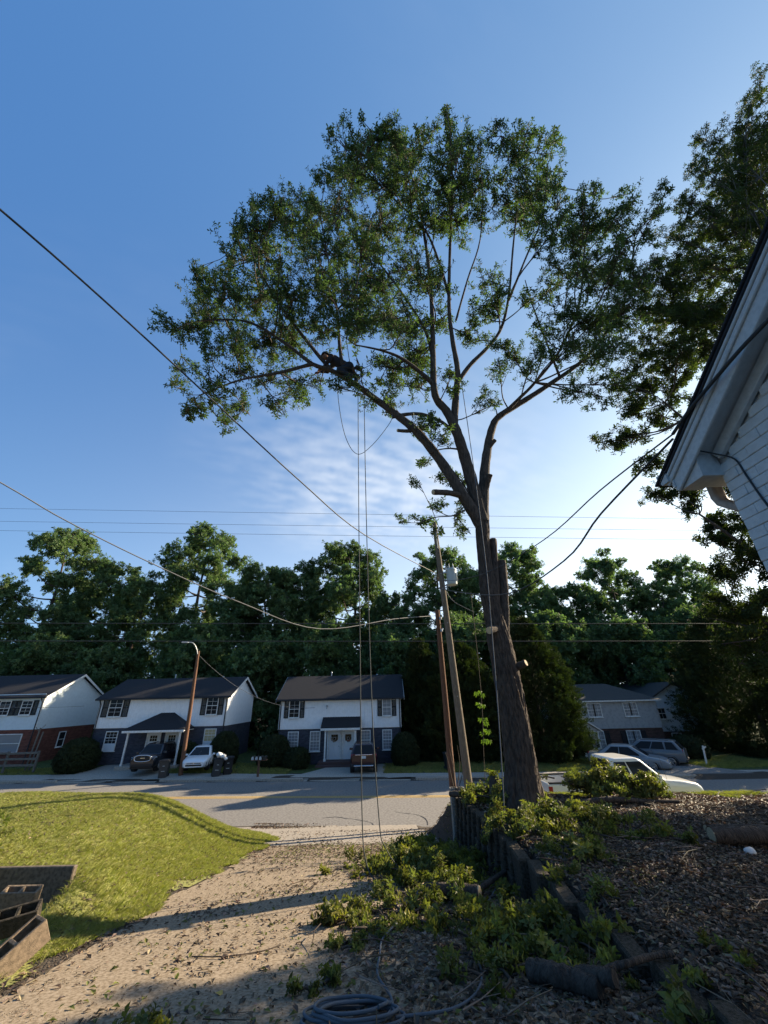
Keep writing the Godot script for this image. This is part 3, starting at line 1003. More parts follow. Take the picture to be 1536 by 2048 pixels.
func background_trees() -> void:
	var protos := [make_wood_tree(29.0, 6.2, 0.22, 101), make_wood_tree(27.0, 7.0, 0.18, 102), make_wood_tree(25.0, 5.6, 0.2, 103), make_wood_tree(22.0, 6.4, 0.12, 104), make_wood_tree(12.0, 4.6, 0.06, 105), make_wood_tree(10.0, 4.2, 0.05, 106)]
	var used := []
	used.resize(protos.size())
	used.fill(false)
	# prototype, x, forward, scale, turn, label
	for s in [
		[2, -70.0, 53.0, 1.22, 0.4, "tall forest tree at the far left edge, branches reaching into the gap of sky"],
		[5, -60.0, 49.0, 0.6, 0.9, "low dark forest tree at the far left edge behind the brick duplex"],
		[3, -69.0, 56.0, 0.98, 5.9, "shorter forest tree at the far left, against the sky gap"],
		[0, -51.0, 58.0, 1.07, 0.0, "tallest forest tree, with a narrow crest, behind the gap between the left duplexes"],
		[1, -43.0, 60.0, 0.93, 2.2, "broad forest tree right of the tallest one, leaning against its crown"],
		[3, -45.5, 54.0, 0.75, 1.2, "mid sized forest tree in front of the tallest one"],
		[0, -29.0, 59.0, 1.07, 3.4, "tall bright topped forest tree behind the left duplex roof"],
		[2, -36.0, 56.0, 0.88, 2.0, "slim forest tree left of the bright topped one"],
		[2, -21.0, 57.0, 0.86, 4.1, "forest tree with an even crown between the two middle duplexes"],
		[3, -17.0, 54.0, 1.0, 0.3, "dark forest tree behind the left end of the middle duplex"],
		[1, -13.0, 58.0, 0.88, 4.6, "forest tree with a forked top behind the middle duplex"],
		[1, -5.5, 59.0, 1.01, 1.0, "round topped forest tree behind the middle duplex, left of the utility pole"],
		[3, 1.0, 55.0, 0.82, 2.7, "lower forest tree under the white cloud, left of the utility pole"],
		[2, 8.5, 57.0, 1.02, 5.2, "forest tree right behind the utility pole"],
		[0, 14.0, 60.0, 0.80, 1.7, "forest tree behind the pruned trunk"],
		[2, 21.0, 59.0, 1.06, 3.0, "forest tree just right of the pruned trunk"],
		[3, 27.5, 60.0, 0.90, 5.0, "thin crowned forest tree where the service wires cross it"],
		[2, 34.0, 59.0, 0.98, 0.8, "pointed forest tree behind the grey house"],
		[3, 40.0, 57.0, 0.85, 2.4, "forest tree between the grey house and the white brick corner"],
		[2, 46.0, 60.0, 0.96, 4.4, "forest tree nearest the white brick corner"],
		[4, -40.0, 48.0, 1.0, 0.5, "low understorey tree behind the brick duplex gable"],
		[5, -32.0, 47.0, 1.0, 1.5, "low understorey tree between the brick and the left duplex"],
		[4, -22.5, 47.0, 1.05, 2.5, "low understorey tree behind the left duplex ridge"],
		[5, -14.0, 46.0, 1.1, 3.5, "low understorey tree in the gap left of the middle duplex"],
		[4, -7.0, 47.0, 1.05, 4.5, "low understorey tree behind the chimney pipe of the middle duplex"],
		[5, 1.5, 46.0, 1.1, 5.5, "low understorey tree behind the right end of the middle duplex"],
		[4, 9.0, 47.0, 1.1, 0.2, "low understorey tree behind the two utility poles"],
		[4, 19.0, 48.0, 1.1, 1.1, "low understorey tree behind the grey house, left side"],
		[5, 27.0, 48.0, 1.2, 2.1, "low understorey tree behind the grey house, right side"],
		[4, 36.0, 48.0, 1.1, 3.1, "low understorey tree behind the right evergreen"],
		[5, -44.0, 50.0, 1.1, 4.1, "low understorey tree behind the brick duplex roof"],
	]:
		var o: Node3D = protos[s[0]]
		if used[s[0]]:
			o = protos[s[0]].duplicate()
			o.name = "forest_tree"
			add_child(o, true)
		used[s[0]] = true
		o.position = Vector3(s[1], 0.1, -s[2])
		o.rotation.y = s[4]
		o.scale = Vector3.ONE * s[3]
		tag(o, s[5], "tree", "trees of the wood behind the houses")

# dense evergreens and clipped shrubs: sprays over a body of revolution, dark inside
func evergreen(called: String, label: String, category: String, at: Vector3, prof: Array, n: int, size: float, kind: String, sd: int, lumps := 0.30, group := "") -> Node3D:
	var t := thing(called, label, category, at, 0.0, group)
	var r := RandomNumberGenerator.new()
	r.seed = sd
	var nz := FastNoiseLite.new()
	nz.seed = sd
	nz.frequency = 0.55
	var top: float = prof[-1].y
	var tm := MB.new()
	tm.tube([Vector3(0, -0.2, 0), Vector3(0.05, top * 0.8, 0)], [0.05 + top * 0.014, 0.02], 7)
	part(t, "trunk", tm, M.bark)
	var shoots := []
	while shoots.size() < n:
		var y := r.randf() * top
		var k := 0
		while k < prof.size() - 2 and prof[k + 1].y < y:
			k += 1
		var rad := lerpf(prof[k].x, prof[k + 1].x, clampf((y - prof[k].y) / (prof[k + 1].y - prof[k].y), 0, 1))
		if r.randf() * 1.0 > rad / prof_max(prof) + 0.12:
			continue
		var a := r.randf() * TAU
		var depth := 1.0 - pow(r.randf(), 2.0) * 0.55
		var o := Vector3(cos(a), 0, sin(a))
		var q := rad * depth * (1.0 + lumps * 2.0 * nz.get_noise_3d(o.x * rad, y, o.z * rad) + lumps * nz.get_noise_3d(o.x * rad * 3.0, y * 3.0, o.z * rad * 3.0))
		var dir := (o * 0.8 + Vector3.UP * r.randf_range(0.0, 0.9) + ball(r) * 0.5).normalized()
		shoots.append(aim(o * q + Vector3.UP * y, dir, size * r.randf_range(0.7, 1.3), r))
	deal(t, "foliage", leaf_mesh[kind], M[kind + "_leaf"], shoots, tints(r, 61, 0.35, 0.12))
	return t

func prof_max(prof: Array) -> float:
	var m := 0.0
	for p in prof:
		m = maxf(m, p.x)
	return m

func evergreens() -> void:
	var cone := [Vector2(1.9, 0.1), Vector2(2.9, 1.2), Vector2(3.0, 3.0), Vector2(2.6, 5.6), Vector2(1.6, 8.2), Vector2(0.2, 10.6)]
	evergreen("cedar", "large rounded cedar right behind the pruned trunk, left of the grey house", "evergreen tree", Vector3(11.9, 0.0, -34.6), cone, 15000, 1.0, "cedar", 201)
	evergreen("cedar", "huge dark cedar on the right, hiding the end of the blue-grey house", "evergreen tree", Vector3(30.3, 0.0, -36.0), [Vector2(3.2, 0.1), Vector2(4.7, 1.2), Vector2(4.8, 3.6), Vector2(4.1, 7.0), Vector2(2.4, 10.0), Vector2(0.3, 12.0)], 20000, 1.0, "cedar", 202)
	evergreen("cedar", "dark cedar at the right edge, behind the leafy bank", "evergreen tree", Vector3(38.0, 0.0, -38.0), [Vector2(2.4, 0.1), Vector2(3.6, 1.2), Vector2(3.4, 4.0), Vector2(2.0, 7.0), Vector2(0.3, 9.0)], 12000, 1.1, "cedar", 203)
	evergreen("cedar", "tall dark evergreen thicket right of the middle duplex, behind the poles", "evergreen tree", Vector3(6.0, 0.0, -36.6), [Vector2(2.6, 0.1), Vector2(3.2, 1.4), Vector2(3.1, 4.4), Vector2(2.2, 7.0), Vector2(0.6, 9.0)], 14000, 1.1, "cedar", 204, 0.25)
	evergreen("cedar", "dark evergreen close to the right wall of the middle duplex", "evergreen tree", Vector3(2.9, 0.0, -37.5), [Vector2(1.1, 0.1), Vector2(1.5, 1.4), Vector2(1.4, 5.0), Vector2(0.9, 8.0), Vector2(0.2, 9.4)], 6000, 1.1, "cedar", 205, 0.3)
	var dome := func(w, h): return [Vector2(w * 0.8, 0.02), Vector2(w, h * 0.25), Vector2(w * 0.98, h * 0.5), Vector2(w * 0.8, h * 0.78), Vector2(w * 0.45, h * 0.95), Vector2(0.05, h)]
	for s in [
		[-23.2, 33.6, 1.3, 2.05, "wide clipped shrub between the brick duplex and the left duplex", 211],
		[-12.5, 34.0, 0.98, 2.15, "clipped shrub at the right end of the left duplex, behind the white topped bin", 212],
		[-15.3, 34.2, 0.7, 1.45, "small clipped shrub behind the white sedan", 213],
		[-8.7, 33.9, 1.15, 2.0, "tall clipped shrub at the left end of the middle duplex", 214],
		[-6.9, 33.5, 0.95, 1.25, "low clipped shrub left of the porch steps of the middle duplex", 215],
		[1.15, 33.6, 0.95, 2.1, "clipped shrub at the right end of the middle duplex", 216],
		[22.3, 33.8, 1.2, 1.5, "untidy shrub in front of the blue-grey house", 217],
	]:
		evergreen("shrub", s[4], "shrub", Vector3(s[0], land(s[0], s[1]), -s[1]), dome.call(s[2], s[3]), int(2600 * s[2] * s[3] / 1.5), 0.75, "shrub", s[5], 0.05, "clipped shrubs in front of the duplexes")
	evergreen("shrub", "leafy bush at the left edge above the leaning concrete slab", "shrub", Vector3(-7.2, 2.35, -7.3), dome.call(0.95, 1.15), 900, 1.0, "brush", 218, 0.25)

func hero_limbs() -> Array:
	return [
		["trunk", 0.44, 0.25, [Vector3(3.03, 2.35, -10.8), Vector3(3.08, 3.31, -10.8), Vector3(3.09, 4.04, -10.8), Vector3(3.04, 4.93, -10.75), Vector3(2.99, 5.76, -10.7), Vector3(2.85, 7.05, -10.6), Vector3(2.84, 8.32, -10.5), Vector3(2.89, 9.37, -10.4)]],
		["limb", 0.19, 0.012, [Vector3(2.84, 9.21, -10.4), Vector3(2.36, 10.11, -10.2), Vector3(1.75, 11.24, -10), Vector3(1.1, 12.15, -9.8), Vector3(0.57, 12.67, -9.7), Vector3(-0.05, 13.21, -9.6), Vector3(-0.77, 13.83, -9.5), Vector3(-1.57, 14.3, -9.3), Vector3(-2.19, 14.42, -9.1), Vector3(-3.01, 15.07, -8.9), Vector3(-4.22, 15.79, -8.6), Vector3(-5.42, 15.69, -8.4), Vector3(-6.04, 15.27, -8.2)]],
		["limb", 0.07, 0.015, [Vector3(-2.19, 14.42, -9.1), Vector3(-3.17, 13.98, -9), Vector3(-4.29, 13.5, -8.8), Vector3(-5.34, 12.85, -8.7)]],
		["limb", 0.075, 0.015, [Vector3(-1.65, 14.39, -9.3), Vector3(-2.3, 15.16, -9), Vector3(-3.28, 16.47, -8.5), Vector3(-4.16, 18.09, -8), Vector3(-4.63, 19.88, -7.7)]],
		["limb", 0.075, 0.02, [Vector3(-1.17, 14.09, -9.4), Vector3(-1.34, 15.13, -9.2), Vector3(-1.44, 16.57, -8.8), Vector3(-1.68, 18.1, -8.4), Vector3(-2.04, 20.28, -7.8)]],
		["limb", 0.22, 0.03, [Vector3(2.88, 9.29, -10.4), Vector3(2.72, 10.5, -10.3), Vector3(2.51, 11.66, -10.1), Vector3(2.31, 12.38, -9.9), Vector3(2.08, 12.97, -9.8), Vector3(1.73, 13.47, -9.6), Vector3(1.73, 14.69, -9.3), Vector3(1.76, 15.74, -9), Vector3(1.76, 17.58, -8.5), Vector3(1.59, 19.71, -7.9), Vector3(1.22, 21.82, -7.2)]],
		["limb", 0.09, 0.02, [Vector3(1.71, 13.8, -9.5), Vector3(1.19, 14.26, -9.3), Vector3(0.62, 14.51, -9), Vector3(-0.01, 14.52, -8.7), Vector3(-0.76, 14.31, -8.3)]],
		["limb", 0.07, 0.015, [Vector3(1.73, 14.69, -9.3), Vector3(1.54, 15.99, -9.2), Vector3(0.75, 17.82, -9), Vector3(-0.3, 19.7, -8.7), Vector3(-1.03, 21.37, -8.2)]],
		["limb", 0.13, 0.02, [Vector3(2.29, 12.48, -9.9), Vector3(2.43, 13.54, -9.7), Vector3(2.54, 14.43, -9.5), Vector3(2.43, 15.48, -9.2), Vector3(2.37, 16.69, -8.8), Vector3(2.51, 18.74, -8.2), Vector3(2.61, 20.42, -7.2), Vector3(2.45, 21.44, -6)]],
		["limb", 0.085, 0.015, [Vector3(2.51, 13.98, -9.6), Vector3(2.98, 14.64, -9.5), Vector3(3.63, 15.32, -9.4), Vector3(4.16, 16.03, -9.2), Vector3(4.48, 17.14, -8.8), Vector3(4.75, 18.83, -8.3), Vector3(4.93, 20.33, -7.5), Vector3(5.01, 21.9, -6.6)]],
		["limb", 0.055, 0.015, [Vector3(2.43, 16.95, -8.8), Vector3(2.14, 18.23, -8.4), Vector3(1.68, 19.59, -8), Vector3(0.65, 20.72, -7.6), Vector3(-0.57, 21.76, -7), Vector3(-1.28, 22.82, -6.7)]],
		["limb", 0.04, 0.012, [Vector3(2.62, 16.32, -9.1), Vector3(3.18, 18.14, -8.9), Vector3(3.76, 19.81, -8.5), Vector3(3.94, 21.68, -7.8), Vector3(3.76, 23.01, -7)]],
		["limb", 0.18, 0.03, [Vector3(2.91, 9.29, -10.4), Vector3(3.16, 10.79, -10.5), Vector3(3.45, 11.98, -10.6), Vector3(3.78, 12.97, -10.7), Vector3(4.11, 13.46, -10.7), Vector3(5.16, 14.23, -10.8), Vector3(6.2, 14.96, -10.8), Vector3(7.49, 15.89, -10.7), Vector3(8.64, 17.09, -10.5), Vector3(9.71, 18.66, -10.2), Vector3(10.51, 21.35, -9.5)]],
		["limb", 0.07, 0.02, [Vector3(4.1, 13.39, -10.7), Vector3(4.71, 13.89, -10.4), Vector3(5.3, 14.38, -10.1), Vector3(6.24, 15.46, -9.7), Vector3(7.16, 17.34, -9.2), Vector3(7.52, 19.37, -8.5), Vector3(8.11, 21.38, -7.9)]],
		["limb", 0.045, 0.012, [Vector3(4.44, 16.88, -8.8), Vector3(5.07, 18.24, -8.3), Vector3(5.69, 19.57, -7.6), Vector3(5.94, 21.23, -6.9)]],
		["limb", 0.05, 0.015, [Vector3(6.64, 15.27, -10.8), Vector3(6.28, 16.51, -10.4), Vector3(5.84, 18.08, -9.9), Vector3(5.65, 19.12, -9.6)]],
		["limb", 0.06, 0.05, [Vector3(0.32, 12.68, -9.68), Vector3(0.9, 12.8, -9.7), Vector3(1.38, 12.83, -9.8), Vector3(1.94, 12.59, -9.9), Vector3(2.26, 12.23, -9.95)]],
		["stub", 0.15, 0.1, [Vector3(2.94, 6.84, -10.55), Vector3(3.09, 7.89, -10.58), Vector3(3.17, 8.82, -10.55)]],
		["stub", 0.19, 0.125, [Vector3(3.05, 5.89, -10.7), Vector3(3.25, 7.07, -10.7), Vector3(3.35, 8.18, -10.65)]],
		["cut_stub", 0.09, 0.08, [Vector3(2.35, 10.08, -10.2), Vector3(1.93, 10.03, -9.9), Vector3(1.4, 9.91, -9.6)]],
		["cut_stub", 0.055, 0.05, [Vector3(0.75, 12.41, -9.75), Vector3(0.65, 12.61, -9.7), Vector3(0.45, 12.85, -9.6)]],
		["cut_stub", 0.06, 0.05, [Vector3(0.9, 12.21, -9.8), Vector3(0.68, 12.14, -9.7), Vector3(0.47, 12.09, -9.6)]],
		["cut_stub", 0.07, 0.065, [Vector3(3.39, 11.88, -10.6), Vector3(3.52, 12.05, -10.5), Vector3(3.69, 12.23, -10.4)]],
		["cut_stub", 0.11, 0.09, [Vector3(3.11, 10.32, -10.45), Vector3(3.18, 10.58, -10.3), Vector3(3.26, 10.79, -10.15)]],
		["cut_stub", 0.1, 0.085, [Vector3(3.22, 5.3, -10.7), Vector3(3.32, 5.35, -10.6), Vector3(3.49, 5.42, -10.45)]],
		["cut_stub", 0.1, 0.1, [Vector3(3.01, 6.32, -10.6), Vector3(2.82, 6.25, -10.4), Vector3(2.61, 6.19, -10.2)]],
		["limb", 0.035, 0.01, [Vector3(2.51, 11.66, -10.1), Vector3(2.1, 11.66, -10), Vector3(1.69, 11.54, -9.9), Vector3(1.4, 11.33, -9.8)]],
		["limb", 0.03, 0.01, [Vector3(2.66, 9.99, -10.3), Vector3(2.4, 10.54, -10.2), Vector3(2.12, 10.93, -10.1), Vector3(1.9, 11.15, -10)]],
		["limb", 0.03, 0.008, [Vector3(2.64, 9.82, -10.3), Vector3(2.05, 9.41, -10.1), Vector3(1.44, 9.26, -9.9), Vector3(0.84, 8.95, -9.7)]],
	]

func hero_lobes() -> Array:
	return [
		[Vector3(-6.79, 15.85, -8.68), 0.49], [Vector3(-5.97, 15.47, -8.49), 0.53], [Vector3(-5.74, 16.34, -8.89), 0.71], [Vector3(-7.03, 18.68, -10.2), 0.66], [Vector3(-5.92, 17.65, -8.36), 0.48], [Vector3(-7.24, 19.86, -9.38), 0.25],
		[Vector3(-4.97, 16.52, -8.14), 0.72], [Vector3(-4.46, 15.44, -7.29), 0.52], [Vector3(-4.73, 18.3, -8.12), 0.72], [Vector3(-5.38, 21.99, -9.84), 0.71], [Vector3(-4.79, 19.22, -7.67), 0.45], [Vector3(-4.12, 19.55, -7.86), 0.68],
		[Vector3(-4.7, 21.36, -8.12), 0.32], [Vector3(-4.04, 19.52, -8.87), 0.96], [Vector3(-2.85, 15.82, -6.92), 0.59], [Vector3(-3.44, 19.98, -7.78), 0.82], [Vector3(-3.11, 18.33, -6.76), 0.58], [Vector3(-3.61, 19.93, -7.14), 0.28],
		[Vector3(-3.29, 22.77, -8.5), 0.47], [Vector3(-3.01, 20.95, -8.8), 0.90], [Vector3(-3.19, 22.36, -9.38), 0.78], [Vector3(-2.55, 22.1, -8.53), 0.55], [Vector3(-4.42, 18.1, -9.46), 0.95], [Vector3(-4.66, 18.92, -9.94), 0.80],
		[Vector3(-2.76, 16.68, -8.31), 0.84], [Vector3(-2.74, 15.71, -7.89), 0.63], [Vector3(-1.89, 19.14, -8.34), 0.91], [Vector3(-1.68, 21.38, -9.66), 0.84], [Vector3(-1.93, 16.79, -8.23), 0.84], [Vector3(-1.63, 16.06, -7.39), 0.61],
		[Vector3(-1.34, 20.62, -7.83), 0.84], [Vector3(-1.9, 23.4, -9.13), 0.79], [Vector3(-1.77, 20.87, -6.96), 0.35], [Vector3(-1.11, 21.38, -7.12), 0.74], [Vector3(-0.98, 24.67, -8.71), 0.72], [Vector3(-0.97, 23.33, -7.18), 0.67],
		[Vector3(-1.49, 22.38, -6.4), 0.24], [Vector3(-0.11, 22.32, -6.67), 0.74], [Vector3(-0.34, 19.98, -5.75), 0.51], [Vector3(-0.05, 20.3, -6.81), 0.85], [Vector3(0.42, 23.86, -8.19), 0.83], [Vector3(0.09, 19.69, -7.7), 0.97],
		[Vector3(0.59, 22.53, -9.43), 0.94], [Vector3(-0.69, 20.22, -8.99), 0.98], [Vector3(-0.39, 16.92, -6.78), 0.60], [Vector3(0.51, 22.33, -6.55), 0.57], [Vector3(0.16, 22.46, -6.39), 0.29], [Vector3(1.09, 23.17, -7.16), 0.87],
		[Vector3(0.83, 24.53, -7.74), 0.75], [Vector3(1.14, 20.29, -7.11), 0.92], [Vector3(1.72, 24.24, -8.8), 0.92], [Vector3(1.78, 22.69, -6.84), 0.67], [Vector3(1.63, 19.38, -7.57), 0.87], [Vector3(1.9, 18.99, -7.1), 0.67],
		[Vector3(2.51, 21.33, -6.47), 0.66], [Vector3(2.79, 24.6, -6.98), 0.29], [Vector3(2.45, 22.74, -5.97), 0.16], [Vector3(2.59, 20.03, -6.75), 0.84], [Vector3(2.52, 19.81, -6.48), 0.66], [Vector3(3.46, 22.77, -7.05), 0.60],
		[Vector3(3.91, 22.66, -7.92), 0.81], [Vector3(3.91, 22.71, -8.34), 0.66], [Vector3(3.51, 22.93, -6.75), 0.20], [Vector3(2.9, 20.21, -8.03), 0.76], [Vector3(3.11, 22.99, -9.4), 0.71], [Vector3(3.81, 20.4, -7.98), 0.47],
		[Vector3(4.2, 20.68, -6.25), 0.58], [Vector3(4.25, 22.49, -6.34), 0.23], [Vector3(5.03, 21.52, -6.59), 0.64], [Vector3(5.28, 21.93, -6.35), 0.25], [Vector3(5.99, 21.91, -6.42), 0.22], [Vector3(6.66, 23.85, -7.67), 0.55],
		[Vector3(4.16, 20.2, -6.99), 0.60], [Vector3(4.89, 19.84, -6.84), 0.77], [Vector3(6.9, 24.53, -9.03), 0.81], [Vector3(6.7, 21.93, -7.8), 0.49], [Vector3(5.53, 21.29, -8.63), 0.90], [Vector3(6.01, 22.44, -8.81), 0.75],
		[Vector3(5.7, 19.23, -7.58), 0.71], [Vector3(5.34, 17.34, -6.87), 0.51], [Vector3(6.93, 20.99, -8.17), 0.38], [Vector3(-1.07, 18.29, -9.28), 0.94], [Vector3(-0.74, 15.15, -7.38), 0.59], [Vector3(0.05, 18.4, -9), 1.02],
		[Vector3(-0.18, 18.49, -9.46), 0.84], [Vector3(1.21, 19.51, -9.35), 0.98], [Vector3(1.29, 16.17, -7.38), 0.62], [Vector3(-1.04, 16.44, -9.29), 0.81], [Vector3(-0.65, 14.41, -7.5), 0.53], [Vector3(0.19, 16.74, -9.36), 0.90],
		[Vector3(0.18, 18.25, -10.5), 0.81], [Vector3(1.15, 15.74, -8.61), 0.76], [Vector3(0.65, 14.11, -7.67), 0.53], [Vector3(2.05, 17.29, -8.31), 0.59], [Vector3(-2, 15.83, -8.97), 0.70], [Vector3(-1.55, 14.49, -7.8), 0.49],
		[Vector3(-3.07, 16.39, -9.83), 0.75], [Vector3(-3.57, 17.06, -10.57), 0.65], [Vector3(-3.94, 15.82, -9.32), 0.72], [Vector3(-3.89, 16.03, -9.94), 0.60], [Vector3(-4.52, 14.85, -8.47), 0.65], [Vector3(-5.47, 17.17, -10.41), 0.64],
		[Vector3(-5.38, 14.72, -8.72), 0.44], [Vector3(-4.56, 14.29, -9.26), 0.48], [Vector3(-6.8, 15.02, -9.91), 0.40], [Vector3(-6.82, 14.16, -9.62), 0.22], [Vector3(-5.19, 13.57, -8.74), 0.40], [Vector3(-3.86, 14.75, -10.08), 0.65],
		[Vector3(-2.81, 14.51, -10.1), 0.58], [Vector3(-4.9, 12.95, -9.04), 0.49], [Vector3(-6.09, 13.29, -9.85), 0.46], [Vector3(-6.24, 12.9, -9.63), 0.22], [Vector3(-4.63, 13.58, -10.24), 0.50], [Vector3(-4.88, 12.45, -9.6), 0.32],
		[Vector3(-3.15, 12.86, -9.33), 0.40], [Vector3(-2.8, 13.46, -9.68), 0.30], [Vector3(-2.16, 14.71, -10.33), 0.36], [Vector3(-1.26, 13.26, -8.95), 0.37], [Vector3(-0.64, 13.85, -8.84), 0.58], [Vector3(0.31, 14.65, -9.65), 0.71],
		[Vector3(0.69, 15.49, -10.49), 0.61], [Vector3(1.15, 14.22, -9.92), 0.63], [Vector3(0.11, 13.32, -9.61), 0.45], [Vector3(-0.38, 13.59, -9.91), 0.28], [Vector3(1.25, 15.96, -10.01), 0.75], [Vector3(1.38, 15.78, -10.34), 0.61],
		[Vector3(2.17, 16.9, -9.54), 0.54], [Vector3(1.45, 12.24, -9.33), 0.37], [Vector3(1.28, 12.81, -10.54), 0.34], [Vector3(1.73, 11.62, -9.5), 0.28], [Vector3(2.13, 13.49, -8.98), 0.37], [Vector3(3.45, 16.63, -8.97), 0.54],
		[Vector3(4.02, 16.28, -8.72), 0.34], [Vector3(3.84, 17.92, -8.77), 0.49], [Vector3(3.41, 16.23, -9.87), 0.40], [Vector3(3.17, 16.28, -9.48), 0.36], [Vector3(3.59, 16.11, -8.06), 0.37], [Vector3(4.02, 14.73, -9), 0.39],
		[Vector3(3.96, 14.51, -9.51), 0.34], [Vector3(3.4, 13.02, -9.74), 0.33], [Vector3(3.39, 13.79, -10), 0.22], [Vector3(4.44, 14.66, -9.35), 0.38], [Vector3(4.57, 13.79, -8.74), 0.40], [Vector3(5.24, 14.58, -8.89), 0.37],
		[Vector3(1.38, 11.55, -10.75), 0.21], [Vector3(1.03, 10.58, -10.05), 0.20], [Vector3(1.99, 11.11, -10.68), 0.27], [Vector3(2.7, 11.13, -11.06), 0.22], [Vector3(1.08, 9.51, -10.6), 0.25], [Vector3(1.57, 9.87, -10.68), 0.26],
		[Vector3(2.12, 9.39, -10.58), 0.25], [Vector3(1.58, 8.96, -10.1), 0.18], [Vector3(2.46, 10.39, -11.06), 0.21], [Vector3(2.41, 9.04, -10.35), 0.19], [Vector3(0.49, 9.64, -11.06), 0.12], [Vector3(7.22, 19.84, -7.61), 0.61],
		[Vector3(8.44, 22.34, -8.27), 0.33], [Vector3(7.62, 20.1, -8.74), 0.88], [Vector3(6.36, 17.42, -7.18), 0.58], [Vector3(8.32, 20.12, -8.26), 0.77], [Vector3(9.49, 21.52, -8.87), 0.66], [Vector3(8.31, 19.27, -7.35), 0.47],
		[Vector3(9.64, 22, -8.21), 0.22], [Vector3(8.79, 18.65, -7.64), 0.62], [Vector3(10.83, 21.62, -8.56), 0.45], [Vector3(10.16, 20.54, -7.48), 0.23], [Vector3(6.47, 18.31, -8.72), 0.70], [Vector3(7.17, 17.33, -8.46), 0.87],
		[Vector3(8.68, 20.14, -9.92), 0.83], [Vector3(9.14, 19.27, -9.2), 0.97], [Vector3(7.28, 16.6, -7.41), 0.63], [Vector3(5.84, 15.72, -8.18), 0.59], [Vector3(6.7, 15.15, -8.29), 0.72], [Vector3(8.71, 17.34, -10.41), 0.72],
		[Vector3(9.07, 17.43, -9.71), 0.95], [Vector3(9.18, 17.98, -10.21), 0.79], [Vector3(6.48, 18.48, -9.59), 0.44], [Vector3(5.72, 14.43, -8.58), 0.55], [Vector3(7.42, 15.33, -10.06), 0.69], [Vector3(8.45, 15.81, -10.08), 0.75],
		[Vector3(6.4, 13.45, -7.91), 0.47], [Vector3(9.87, 18.62, -9.18), 0.78], [Vector3(10.41, 19.29, -10.05), 0.67], [Vector3(6.28, 15.24, -8.72), 0.60], [Vector3(5.4, 15.77, -9.12), 0.39], [Vector3(4.95, 16.37, -8.45), 0.34],
		[Vector3(6.14, 13.37, -9.41), 0.38], [Vector3(7.18, 13.72, -10.05), 0.44], [Vector3(7.8, 13.75, -9.64), 0.46],
	]

